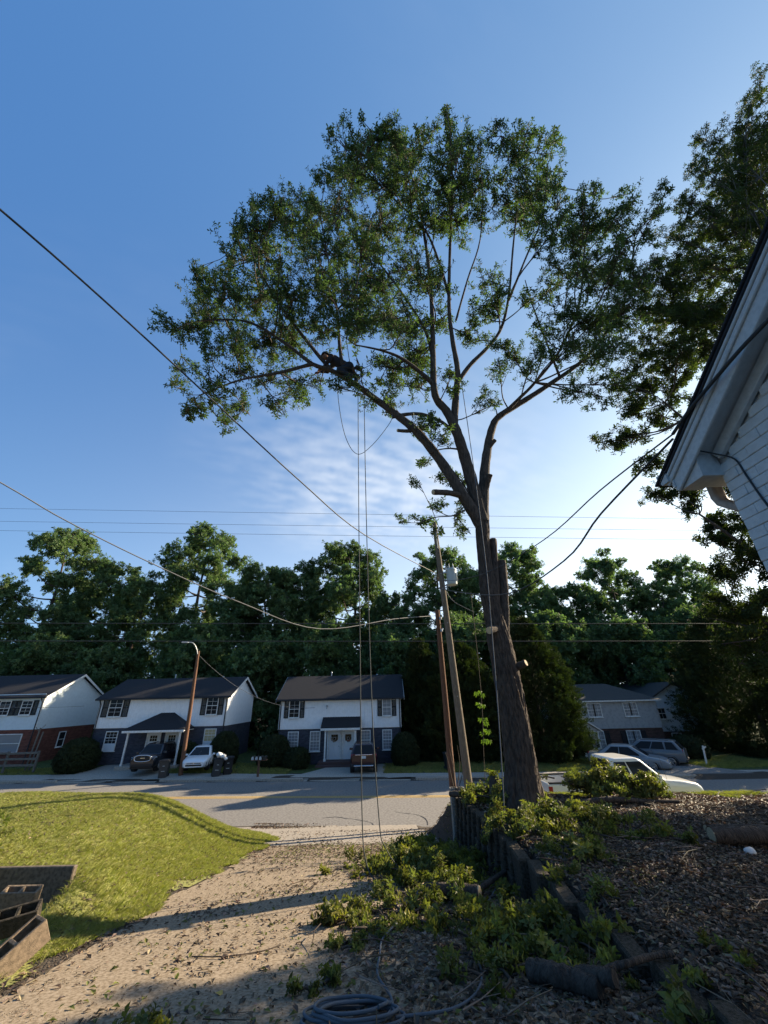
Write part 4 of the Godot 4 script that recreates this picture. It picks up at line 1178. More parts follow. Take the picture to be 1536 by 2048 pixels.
func right_lobes() -> Array:
	return [
		[Vector3(20.86, 34.14, -9), 0.70], [Vector3(18.99, 31.27, -9.2), 0.76], [Vector3(19.48, 29.89, -9.3), 1.05], [Vector3(17.07, 29.79, -9.8), 0.81], [Vector3(17.78, 28.23, -9.6), 1.18], [Vector3(20.76, 32.17, -11.17), 1.17],
		[Vector3(15.97, 27.84, -10), 0.69], [Vector3(16.47, 26.21, -9.9), 1.21], [Vector3(19.57, 29.76, -11.37), 1.19], [Vector3(17.54, 25.49, -9.6), 1.17], [Vector3(20.52, 29.97, -11.36), 1.19], [Vector3(14.79, 25.19, -10.4), 0.84],
		[Vector3(15.41, 23.56, -10.2), 1.26], [Vector3(18.17, 26.92, -11.89), 1.25], [Vector3(16.3, 22.39, -10), 1.21], [Vector3(19, 26.1, -11.67), 1.22], [Vector3(14.86, 26.04, -10.4), 0.40], [Vector3(13.75, 23.2, -10.6), 0.95],
		[Vector3(14, 20.7, -10.4), 1.18], [Vector3(16.14, 23.72, -11.94), 1.17], [Vector3(15.09, 19.7, -10.2), 1.04], [Vector3(13.85, 18.37, -9.28), 0.80], [Vector3(12.58, 20.7, -10.8), 1.00], [Vector3(11.37, 19.58, -9.87), 0.79],
		[Vector3(11.32, 19.09, -11), 0.97], [Vector3(12.6, 20.23, -12.06), 0.90], [Vector3(12.43, 18.48, -10.8), 1.14], [Vector3(11.19, 17.16, -9.97), 0.88], [Vector3(13.34, 17.77, -10.5), 1.00], [Vector3(11.45, 16.28, -9), 0.74],
		[Vector3(10.58, 17.01, -11.2), 0.84], [Vector3(11.46, 16.49, -11), 1.00], [Vector3(10.08, 14.9, -9.61), 0.74], [Vector3(12.49, 16.5, -10.8), 0.72], [Vector3(9.3, 15.66, -11.4), 0.58], [Vector3(10.28, 15.27, -11.3), 0.80],
		[Vector3(11.22, 15.05, -11.1), 0.63], [Vector3(9.6, 14.33, -11.6), 0.56], [Vector3(10.37, 13.99, -11.5), 0.62], [Vector3(8.61, 13.12, -11.8), 0.45], [Vector3(8.03, 13.02, -11.8), 0.26], [Vector3(9.22, 13.33, -11.8), 0.45],
		[Vector3(9.53, 12.13, -12), 0.34], [Vector3(9.92, 12.23, -12), 0.34], [Vector3(9.65, 11, -12.2), 0.43], [Vector3(10.39, 11.08, -12.2), 0.50], [Vector3(11.09, 11.06, -12.2), 0.46], [Vector3(10.53, 10.48, -12.2), 0.39],
		[Vector3(11.47, 10.02, -12.3), 0.45], [Vector3(11.88, 9.57, -12.6), 0.78], [Vector3(11.2, 9.36, -12.5), 0.54], [Vector3(12.43, 8.83, -12.6), 0.87], [Vector3(11.16, 8.13, -11.35), 0.66], [Vector3(11.45, 8.56, -12.8), 0.57],
		[Vector3(11.74, 8.03, -12.8), 0.70], [Vector3(12.16, 7.46, -12.6), 0.76], [Vector3(11.06, 7.07, -11.4), 0.58], [Vector3(11.41, 6.84, -12.6), 0.74], [Vector3(12.48, 6.87, -14.17), 0.70], [Vector3(10.73, 6.73, -12.8), 0.54],
		[Vector3(11.39, 6.17, -12.2), 0.77], [Vector3(12.88, 6.58, -13.78), 0.75], [Vector3(10.55, 5.93, -12.4), 0.54], [Vector3(9.95, 5.94, -12.4), 0.28], [Vector3(10.61, 5.41, -12.2), 0.46], [Vector3(10.81, 5.26, -12), 0.40],
		[Vector3(11.15, 7.41, -13), 0.47], [Vector3(21.75, 29.58, -10), 1.91], [Vector3(25.03, 33.47, -11.38), 1.86], [Vector3(19.38, 22.81, -10.5), 1.88], [Vector3(17.45, 21.15, -9.48), 1.44], [Vector3(14.65, 9.1, -13), 1.31],
		[Vector3(13.85, 8.94, -12.13), 1.05], [Vector3(14.25, 6.62, -13.5), 1.33], [Vector3(12.94, 6.42, -12.51), 1.05], [Vector3(17.22, 7.62, -14.5), 1.90], [Vector3(15.47, 7.33, -12.99), 1.45], [Vector3(18.27, 13.25, -13), 2.23],
		[Vector3(20.05, 13.92, -14.39), 2.08], [Vector3(21.68, 20.77, -12), 2.57], [Vector3(19.79, 19.56, -11.11), 2.02], [Vector3(20.54, 10.8, -15), 2.34], [Vector3(23.16, 11.19, -17.01), 2.23], [Vector3(14.27, 5.36, -13.5), 1.05],
		[Vector3(12.94, 5.33, -12.04), 0.80], [Vector3(18.99, 6.11, -15.5), 1.76], [Vector3(20.99, 6.22, -17.36), 1.67],
	]

# ---------------------------------------------------------------- houses across the road; built facing +z about the foot of their front wall
func win(house: Node3D, called: String, c: Vector3, w: float, h: float, turn: float, cols: int, rows: int, glass: Material, trim: Material, shut := 0.0, pair := false, low_panel := 0.0) -> void:
	var fm := MB.new()
	var e := 0.065
	for s in [-1.0, 1.0]:
		fm.bevel(Vector3(s * (w / 2 - e / 2), h / 2, 0.02), Vector3(e, h, 0.08), 0.01)
	fm.bevel(Vector3(0, h - e / 2, 0.022), Vector3(w - e * 2, e, 0.08), 0.01)
	fm.bevel(Vector3(0, e * 0.5, 0.03), Vector3(w - e * 2 + 0.002, e, 0.10), 0.01)
	fm.bevel(Vector3(0, -0.025, 0.05), Vector3(w + 0.1, 0.05, 0.13), 0.01)
	var o := part(house, called, fm, trim)
	o.position = c
	o.rotation.y = turn
	var y0 := e + low_panel * h
	if low_panel > 0.0:
		var pm := MB.new()
		pm.bevel(Vector3(0, e + low_panel * h / 2, 0.0), Vector3(w - e * 2, low_panel * h, 0.05), 0.01)
		part(o, "lower_panel", pm, M.door_white)
	var mid := (y0 + h - e) / 2
	var halves := [-1.0, 1.0] if pair else [0.0]
	for hv in halves:
		var pw: float = (w - e * 2) / (2.0 if pair else 1.0)
		var px: float = hv * pw / 2
		for k in 2:
			var lo := y0 if k == 0 else mid
			var hi := mid if k == 0 else h - e
			var gm := MB.new()
			gm.box(Vector3(px, (lo + hi) / 2, 0.010 + 0.008 * k), Vector3(pw, hi - lo, 0.01))
			part(o, "pane", gm, glass)
		var bm := MB.new()
		bm.box(Vector3(px, mid, 0.030), Vector3(pw, 0.045, 0.03))
		if pair:
			bm.box(Vector3(0, (y0 + h - e) / 2, 0.034), Vector3(0.07, h - e - y0, 0.05))
		for k in range(1, cols):
			bm.box(Vector3(px - pw / 2 + pw * k / cols, (y0 + h - e) / 2, 0.026), Vector3(0.016, h - e - y0, 0.012))
		for k in range(1, rows):
			bm.box(Vector3(px, lerpf(y0, h - e, float(k) / rows), 0.0265), Vector3(pw, 0.016, 0.012))
		part(o, "glazing_bars", bm, trim)
	if shut > 0.0:
		for s in [-1.0, 1.0]:
			var sm := MB.new()
			var cx: float = s * (w / 2 + shut / 2 + 0.02)
			for q in [-1.0, 1.0]:
				sm.box(Vector3(cx + q * (shut / 2 - 0.03), h / 2, 0.02), Vector3(0.06, h, 0.045))
			for y in [0.04, h * 0.5, h - 0.04]:
				sm.box(Vector3(cx, y, 0.021), Vector3(shut - 0.12, 0.08, 0.044))
			var y := 0.11
			while y < h - 0.1:
				sm.box(Vector3(cx, y, 0.018), Vector3(shut - 0.12, 0.035, 0.008), Basis(Vector3.RIGHT, -0.6))
				y += 0.045
			var so := part(house, "shutter", sm, M.shutter_black)
			so.position = c
			so.rotation.y = turn

func lap_siding(poly_w: Callable, y0: float, y1: float, pitch: float) -> MB:    # horizontal boards facing +z, as wide as poly_w(y) says: Vector2(from, to)
	var mb := MB.new()
	var y := y0
	while y < y1 - 0.02:
		var a: Vector2 = poly_w.call(y)
		var b: Vector2 = poly_w.call(minf(y + pitch, y1))
		if b.y - b.x > 0.05:
			mb.hexa([Vector3(a.x, y, 0.03), Vector3(a.y, y, 0.03), Vector3(a.y, y, 0.0), Vector3(a.x, y, 0.0), Vector3(b.x, y + pitch, 0.012), Vector3(b.y, y + pitch, 0.012), Vector3(b.y, y + pitch, 0.0), Vector3(b.x, y + pitch, 0.0)])
		y += pitch
	return mb

func door(house: Node3D, c: Vector3, w: float, h: float, wreathed: bool, fan: bool) -> void:
	var fm := MB.new()
	for s in [-1.0, 1.0]:
		fm.bevel(Vector3(s * (w / 2 + 0.05), h / 2, 0.03), Vector3(0.1, h, 0.1), 0.012)
	fm.bevel(Vector3(0, h + 0.05, 0.032), Vector3(w + 0.2, 0.1, 0.1), 0.012)
	var o := part(house, "door", fm, M.white_trim)
	o.position = c
	var lm := MB.new()
	lm.box(Vector3(0, h / 2, 0.0), Vector3(w, h, 0.05))
	for s in [-1.0, 1.0]:
		for q in [[0.14, 0.42], [0.50, 0.62]]:
			lm.bevel(Vector3(s * w * 0.22, h * (q[0] + q[1]) / 2, 0.026), Vector3(w * 0.32, h * (q[1] - q[0]), 0.02), 0.01)
	part(o, "door_leaf", lm, M.door_white)
	var pm := MB.new()
	pm.box(Vector3(0, h * 0.80, 0.03), Vector3(w * 0.62, h * 0.19, 0.012))
	part(o, "pane", pm, M.pane_dark)
	var bm := MB.new()
	for k in 4:
		bm.box(Vector3(w * (-0.31 + 0.62 * k / 3.0), h * 0.80, 0.036), Vector3(0.02, h * 0.2, 0.012))
	bm.box(Vector3(0, h * 0.80, 0.0365), Vector3(w * 0.62, 0.02, 0.012))
	part(o, "glazing_bars", bm, M.white_trim)
	var km := MB.new()
	km.lathe([Vector2(0.012, 0), Vector2(0.012, 0.03), Vector2(0.03, 0.035), Vector2(0.03, 0.06), Vector2(0.0, 0.068)], 10, Vector3(w * 0.4, h * 0.47, 0.02), Basis(Vector3.RIGHT, PI / 2))
	part(o, "door_handle", km, M.chrome)
	if wreathed:
		var wr := thing("door_wreath", ["brown wreath with pale flowers on the left door of the middle duplex", "round dark wreath on the right door of the middle duplex"][0 if fan else 1], "wreath", house.position + c + Vector3(0, h * 0.76, 0.075), 0.0, "door wreaths")
		var r := RandomNumberGenerator.new()
		r.seed = 31 + int(fan)
		var wm := MB.new()
		var ring := []
		var rr := []
		for k in 19:
			var a := TAU * k / 18.0
			ring.append(Vector3(cos(a), sin(a), 0) * 0.19)
			rr.append(0.05 + 0.012 * sin(k * 2.0))
		wm.tube(ring, rr, 7, false)
		for k in 70:
			var a := r.randf() * TAU
			var d := Vector3(cos(a), sin(a), 0)
			leaf(wm, d * 0.19, (d * r.randf_range(-1, 1) + ball(r)).normalized(), Vector3(0.1, 0.2, 1), 0.11, 0.04)
		part(wr, "twigs", wm, M.wreath)
		var bl := MB.new()
		for k in 6:
			var a := PI * (0.9 + 0.75 * k / 6.0) if fan else PI * (1.3 + 0.5 * k / 6.0)
			bl.lathe([Vector2(0, -0.03), Vector2(0.03, -0.01), Vector2(0.035, 0.01), Vector2(0, 0.03)], 7, Vector3(cos(a) * 0.19, sin(a) * 0.19, 0.05))
		part(wr, "flowers", bl, M.wreath_flower if not fan else M.stone_white)

func gable_house(called: String, label: String, x0: float, x1: float, f: float, ground: float, band: float, eave: float, ridge: float, depth: float, lower: Material, upper: Material, vertical: bool) -> Node3D:
	var cx := (x0 + x1) / 2
	var w := x1 - x0
	var t := thing(called, label, "house", Vector3(cx, ground, -f))
	var b := band - ground
	var e := eave - ground
	var rg := ridge - ground
	var lm := MB.new()
	lm.box(Vector3(0, b / 2 - 0.25, -depth / 2), Vector3(w, b + 0.5, depth))
	part(t, "brick_wall", lm, lower)
	var um := MB.new()
	um.box(Vector3(0, (b + e) / 2, -depth / 2), Vector3(w + 0.05, e - b, depth + 0.05))
	for s in [-1.0, 1.0]:
		var x: float = s * (w / 2 + 0.025)
		var q := [Vector3(x, e, 0), Vector3(x, e, -depth), Vector3(x, rg - 0.12, -depth / 2)]
		if s < 0:
			um.tri(q[0], q[2], q[1])
		else:
			um.tri(q[0], q[1], q[2])
	part(t, "upper_wall", um, upper)
	var sd := MB.new()
	if vertical:
		var x := -w / 2 + 0.02
		while x < w / 2 - 0.1:
			sd.bevel(Vector3(x + 0.11, (b + e) / 2, 0.039), Vector3(0.178, e - b - 0.04, 0.028), 0.008)
			x += 0.205
	else:
		sd = lap_siding(func(_y): return Vector2(-w / 2, w / 2), b, e, 0.19)
		for k in sd.v.size():
			sd.v[k] += Vector3(0, 0, 0.025)
	part(t, "front_siding", sd, upper).set_meta("kind", "stuff")
	var gm := lap_siding(func(y):
		var half := depth / 2 if y < e else depth / 2 * maxf(0.0, (rg - 0.12 - y) / (rg - 0.12 - e))
		return Vector2(-half, half), b, rg - 0.2, 0.16)
	var go := part(t, "gable_siding", gm, upper)
	go.set_meta("kind", "stuff")
	go.position = Vector3(w / 2 + 0.026, 0, -depth / 2)
	go.rotation.y = PI / 2
	# roof: two pitched slabs, rake boards, fascia, gutter
	var oh := 0.32
	var run := depth / 2 + oh
	var drop := (rg - e) * run / (depth / 2)
	var th := 0.12
	for s in [1.0, -1.0]:
		var rm := MB.new()
		var ze: float = -depth / 2 + s * run
		var ye := rg - drop
		var xa := -w / 2 - oh
		var xb := w / 2 + oh
		var q := [Vector3(xa, ye, ze), Vector3(xb, ye, ze), Vector3(xb, rg, -depth / 2), Vector3(xa, rg, -depth / 2)]
		if s < 0:
			q = [q[3], q[2], q[1], q[0]]
		var all := q.duplicate()
		for p in q:
			all.append(p + Vector3(0, th, 0))
		rm.hexa(all)
		part(t, "roof_slope", rm, M.dark_shingle)
		for g in [-1.0, 1.0]:
			var xr: float = g * (w / 2 + oh + 0.013)
			var bm := MB.new()
			bm.hexa([Vector3(xr - 0.012, ye - 0.10, ze), Vector3(xr + 0.012, ye - 0.10, ze), Vector3(xr + 0.012, rg - 0.10, -depth / 2), Vector3(xr - 0.012, rg - 0.10, -depth / 2), Vector3(xr - 0.012, ye + 0.10, ze), Vector3(xr + 0.012, ye + 0.10, ze), Vector3(xr + 0.012, rg + 0.10, -depth / 2), Vector3(xr - 0.012, rg + 0.10, -depth / 2)] if s > 0 else [Vector3(xr - 0.012, rg - 0.10, -depth / 2 - 0.001), Vector3(xr + 0.012, rg - 0.10, -depth / 2 - 0.001), Vector3(xr + 0.012, ye - 0.10, ze), Vector3(xr - 0.012, ye - 0.10, ze), Vector3(xr - 0.012, rg + 0.10, -depth / 2 - 0.001), Vector3(xr + 0.012, rg + 0.10, -depth / 2 - 0.001), Vector3(xr + 0.012, ye + 0.10, ze), Vector3(xr - 0.012, ye + 0.10, ze)])
			part(t, "rake_board", bm, M.white_trim)
	var ey := rg - drop
	var gu := MB.new()
	gu.bevel(Vector3(0, ey + 0.03, depth * 0 + oh + 0.06), Vector3(w + oh * 2, 0.12, 0.11), 0.02)
	part(t, "gutter", gu, M.black_trim)
	for s in [-1.0, 1.0]:
		var dm := MB.new()
		var x: float = s * (w / 2 - 0.06)
		dm.tube([Vector3(x, ey, oh + 0.04), Vector3(x, ey - 0.1, oh), Vector3(x, ey - 0.32, 0.12), Vector3(x, ey - 0.45, 0.10), Vector3(x, 0.15, 0.10), Vector3(x, 0.06, 0.25)], [0.042, 0.042, 0.042, 0.042, 0.042, 0.042], 6)
		part(t, "downspout", dm, M.black_trim)
		var cm := MB.new()
		cm.box(Vector3(s * (w / 2 - 0.02), (b + e) / 2, 0.05), Vector3(0.11, e - b - 0.01, 0.05))
		part(t, "corner_board", cm, M.white_trim)
	for s in [[-0.13, 0.5], [0.3, 0.25]]:
		var vm := MB.new()
		vm.lathe([Vector2(0.05, 0), Vector2(0.05, s[1]), Vector2(0.085, s[1]), Vector2(0.06, s[1] + 0.06), Vector2(0, s[1] + 0.07)], 10, Vector3(s[0] * w, rg - 0.1, -depth / 2 - 0.4))
		part(t, "roof_vent", vm, M.galvanised)
	return t

func shed_roof(house: Node3D, called: String, x0: float, x1: float, y0: float, y1: float, z0: float, m: Material, hip := 0.0) -> void:   # a small roof against the front wall, from y1 at the wall down to y0 at z0
	var rm := MB.new()
	var q := [Vector3(x0, y0, z0), Vector3(x1, y0, z0), Vector3(x1 - hip, y1, 0.03), Vector3(x0 + hip, y1, 0.03)]
	var all := q.duplicate()
	for p in q:
		all.append(p + Vector3(0, 0.07, 0.0))
	rm.hexa(all)
	if hip > 0.0:
		for s in [-1.0, 1.0]:
			var a := Vector3(x0 if s < 0 else x1, y0 + 0.07, z0)
			var bq := Vector3(x0 + hip if s < 0 else x1 - hip, y1 + 0.07, 0.03)
			var c := Vector3(a.x, y0 + 0.07, 0.03)
			if s < 0:
				rm.tri(a, bq, c)
			else:
				rm.tri(a, c, bq)
	var o := part(house, called, rm, m)
	var tm := MB.new()
	tm.bevel(Vector3((x0 + x1) / 2, y0 - 0.075, z0 + 0.02), Vector3(x1 - x0, 0.15, 0.05), 0.01)
	tm.box(Vector3((x0 + x1) / 2, y0 - 0.06, z0 / 2), Vector3(x1 - x0 - 0.1, 0.04, z0 - 0.02))
	part(o, "fascia", tm, M.white_trim)

func post(house: Node3D, x: float, z: float, y0: float, y1: float) -> void:
	var pm := MB.new()
	pm.bevel(Vector3(x, (y0 + y1) / 2, z), Vector3(0.12, y1 - y0, 0.12), 0.012)
	pm.bevel(Vector3(x, y0 + 0.09, z), Vector3(0.17, 0.18, 0.17), 0.015)
	pm.bevel(Vector3(x, y1 - 0.06, z), Vector3(0.17, 0.1, 0.17), 0.015)
	part(house, "porch_post", pm, M.white_trim)

func houses() -> void:
	# the brick and blue clapboard duplex at the left edge
	var a := gable_house("brick_duplex", "two-storey duplex at the left edge, red brick below, pale clapboard gable dappled with sun", -45.0, -29.0, 36.0, 0.45, 2.95, 5.45, 7.2, 7.0, M.red_brick, M.blue_siding, false)
	var ax := 37.0
	for x in [-30.3, -32.15, -35.9, -41.0]:
		win(a, "window", Vector3(x + ax, 3.55, 0.062), 0.95, 1.12, 0.0, 2, 4, M.pane_dark, M.white_trim, 0.42)
	win(a, "window", Vector3(-30.9 + ax, 0.85, 0.0), 2.0, 1.36, 0.0, 1, 1, M.pane_blind, M.white_trim)
	win(a, "window", Vector3(-37.5 + ax, 0.85, 0.0), 2.0, 1.36, 0.0, 1, 1, M.pane_blind, M.white_trim)
	win(a, "window", Vector3(8.02, 0.95, -3.1), 0.8, 1.2, PI / 2, 1, 2, M.pane_dark, M.white_trim)
	# the left duplex: slate painted brick below, white boards above
	var b := gable_house("left_duplex", "duplex with white boards over slate brick and a hipped porch roof, behind the white sedan", -23.45, -13.1, 35.0, 0.42, 2.95, 5.14, 6.58, 6.4, M.slate_brick, M.white_siding, true)
	var bx := 18.275
	win(b, "window", Vector3(-22.15 + bx, 3.32, 0.062), 1.12, 1.35, 0.0, 2, 4, M.pane_dark, M.white_trim, 0.5)
	win(b, "window", Vector3(-14.3 + bx, 3.32, 0.062), 0.95, 1.35, 0.0, 2, 4, M.pane_dark, M.white_trim, 0.42)
	win(b, "window", Vector3(-21.95 + bx, 0.97, 0.0), 0.98, 1.36, 0.0, 3, 4, M.pane_dark, M.white_trim, 0.0, false, 0.33)
	win(b, "window", Vector3(-14.15 + bx, 1.0, 0.0), 0.95, 1.36, 0.0, 3, 4, M.pane_warm, M.white_trim, 0.0, false, 0.33)
	shed_roof(b, "porch_roof", -20.15 + bx, -15.45 + bx, 2.42, 3.5, 1.75, M.dark_shingle, 1.85)
	for x in [-19.75, -15.8]:
		post(b, x + bx, 1.55, 0.12, 2.3)
	var pm := MB.new()
	pm.bevel(Vector3(-17.8 + bx, 0.02, 0.9), Vector3(4.6, 0.28, 1.8), 0.02)
	part(b, "porch_floor", pm, M.concrete)
	door(b, Vector3(-18.55 + bx, 0.17, 0.02), 0.92, 2.0, false, false)
	door(b, Vector3(-17.1 + bx, 0.17, 0.02), 0.92, 2.0, false, false)
	# the middle duplex
	var c := gable_house("middle_duplex", "white and slate duplex with a flat door canopy, behind the red car", -8.75, 0.95, 35.0, 0.14, 2.58, 4.80, 6.48, 6.2, M.slate_brick, M.white_siding, true)
	var cx := 3.9
	win(c, "window", Vector3(-7.6 + cx, 3.24, 0.062), 0.88, 1.28, 0.0, 2, 4, M.pane_dark, M.white_trim, 0.36)
	win(c, "window", Vector3(-0.13 + cx, 3.24, 0.062), 0.76, 1.28, 0.0, 2, 4, M.pane_blind, M.white_trim, 0.36)
	for x in [[-7.55, 0.86], [-5.82, 0.82], [-1.85, 0.8], [-0.15, 0.76]]:
		win(c, "window", Vector3(x[0] + cx, 0.92, 0.0), x[1], 1.38, 0.0, 3, 6, M.pane_blind, M.white_trim)
	shed_roof(c, "door_canopy", -5.25 + cx, -2.22 + cx, 2.53, 3.2, 1.1, M.dark_shingle)
	for x in [-4.88, -2.6]:
		post(c, x + cx, 0.95, 0.36, 2.42)
	var wl := MB.new()
	wl.box(Vector3(-3.72 + cx, 1.36, 0.012), Vector3(2.3, 2.0, 0.05))
	part(c, "door_surround", wl, M.white_siding)
	door(c, Vector3(-4.28 + cx, 0.37, 0.055), 0.88, 1.86, true, true)
	door(c, Vector3(-3.2 + cx, 0.37, 0.055), 0.8, 1.86, true, false)
	for k in 2:
		var sm := MB.new()
		sm.bevel(Vector3(-3.9 + cx, 0.27 - k * 0.18, 0.65 + k * 0.28), Vector3(2.9 + k * 0.25, 0.18, 1.3 + k * 0.0), 0.015)
		part(c, "porch_step", sm, M.step_brick)
	var mast := MB.new()
	mast.tube([Vector3(-4.95 + cx, 4.1, 0.1), Vector3(-4.95 + cx, 4.1, 0.3), Vector3(-4.95 + cx, 3.85, 0.34)], [0.03, 0.03, 0.05], 8)
	mast.lathe([Vector2(0.0, 0), Vector2(0.09, 0.02), Vector2(0.1, 0.1), Vector2(0.05, 0.16), Vector2(0, 0.17)], 9, Vector3(-4.95 + cx, 3.95, 0.22))
	part(c, "service_bracket", mast, M.galvanised)
	# the grey house on the right: hipped roof, brick below
	var d := thing("grey_house", "grey clapboard house with hipped roof and brick ground floor, behind the parked cars", "house", Vector3(19.2, 0.05, -38.0))
	var w := 8.4
	var dep := 7.0
	var m := MB.new()
	m.box(Vector3(0, 0.7, -dep / 2), Vector3(w, 2.4, dep))
	part(d, "brick_wall", m, M.brown_brick)
	m = MB.new()
	m.box(Vector3(0, 2.97, -dep / 2), Vector3(w + 0.1, 2.2, dep + 0.1))
	part(d, "upper_wall", m, M.grey_siding)
	m = lap_siding(func(_y): return Vector2(-w / 2, w / 2), 1.9, 4.05, 0.2)
	var o := part(d, "front_siding", m, M.grey_siding)
	o.set_meta("kind", "stuff")
	o.position.z = 0.052
	var oh := 0.4
	var hy := 4.05
	var ry := 5.45
	var q := [Vector3(-w / 2 - oh, hy, oh), Vector3(w / 2 + oh, hy, oh), Vector3(w / 2 + oh, hy, -dep - oh), Vector3(-w / 2 - oh, hy, -dep - oh), Vector3(-w / 2 + 2.2, ry, -dep / 2), Vector3(w / 2 - 2.2, ry, -dep / 2)]
	for fc in [[0, 1, 5, 4], [2, 3, 4, 5]]:
		m = MB.new()
		m.quad(q[fc[0]], q[fc[1]], q[fc[2]], q[fc[3]])
		part(d, "roof_slope", m, M.grey_shingle)
	for fc in [[1, 2, 5], [3, 0, 4]]:
		m = MB.new()
		m.tri(q[fc[0]], q[fc[1]], q[fc[2]])
		part(d, "roof_slope", m, M.grey_shingle)
	m = MB.new()
	m.box(Vector3(0, hy - 0.055, -dep / 2), Vector3(w + oh * 2 - 0.02, 0.1, dep + oh * 2 - 0.02))
	part(d, "eaves", m, M.white_trim)
	for x in [-1.3, 1.85]:
		win(d, "window", Vector3(x, 2.76, 0.08), 1.22, 1.1, 0.0, 2, 4, M.pane_blind, M.white_trim, 0.0, true)
	for x in [-1.5, 1.6]:
		win(d, "window", Vector3(x, 0.42, 0.0), 1.2, 1.3, 0.0, 2, 4, M.pane_blind, M.white_trim, 0.45, true)
	m = MB.new()
	m.prism([Vector2(-4.6, 1.86), Vector2(-2.1, 1.86), Vector2(-3.3, 2.62)], 0.06, 2.0)
	var po := part(d, "porch_gable", m, M.grey_siding)
	for s in [-1.0, 1.0]:
		m = MB.new()
		var e0 := Vector3(-3.35 + s * 1.4, 1.80, 1.03)
		var e1 := Vector3(-3.35, 2.70, 1.03)
		var dr := (e1 - e0)
		m.box((e0 + e1) / 2 + Vector3(0, 0.05, 0), Vector3(dr.length(), 0.08, 2.2), Basis(Vector3.BACK, atan2(dr.y, dr.x)))
		part(po, "roof_slope", m, M.white_trim)
	for x in [-4.4, -3.6, -2.3]:
		post(d, x, 1.85, 0.1, 1.84)
	m = MB.new()
	m.box(Vector3(-3.4, 0.95, 0.02), Vector3(0.9, 1.75, 0.06))
	part(d, "door", m, M.shutter_black)
	# the blue-grey house whose gable shows beyond
	var h5 := thing("blue_house", "blue-grey house with its gable half hidden by the huge dark cedar", "house", Vector3(26.6, 0.0, -40.0))
	m = MB.new()
	m.box(Vector3(0, 0.72, -4), Vector3(5.2, 1.48, 8))
	part(h5, "brick_wall", m, M.brown_brick)
	m = MB.new()
	m.prism([Vector2(-2.62, 1.46), Vector2(2.62, 1.46), Vector2(2.62, 3.95), Vector2(0, 5.35), Vector2(-2.62, 3.95)], -8.0, 0.0)
	part(h5, "upper_wall", m, M.blue_siding)
	m = lap_siding(func(y):
		var half := 2.6 if y < 3.95 else maxf(0.0, 2.6 * (5.3 - y) / 1.35)
		return Vector2(-half, half), 1.46, 5.2, 0.2)
	o = part(h5, "gable_siding", m, M.blue_siding)
	o.set_meta("kind", "stuff")
	o.position.z = 0.002
	for s in [-1.0, 1.0]:
		m = MB.new()
		var e0 := Vector3(s * 2.95, 3.85, -3.9)
		var e1 := Vector3(0, 5.42, -3.9)
		var dr := (e1 - e0)
		m.box((e0 + e1) / 2 + Vector3(0, 0.05, 0), Vector3(dr.length(), 0.12, 8.6), Basis(Vector3.BACK, atan2(dr.y, dr.x)))
		part(h5, "roof_slope", m, M.grey_shingle)
	win(h5, "window", Vector3(-1.65, 2.42, 0.03), 0.72, 0.95, 0.0, 2, 2, M.pane_dark, M.white_trim)
	win(h5, "window", Vector3(-0.9, 0.35, 0.0), 0.9, 1.0, 0.0, 2, 2, M.pane_dark, M.white_trim)

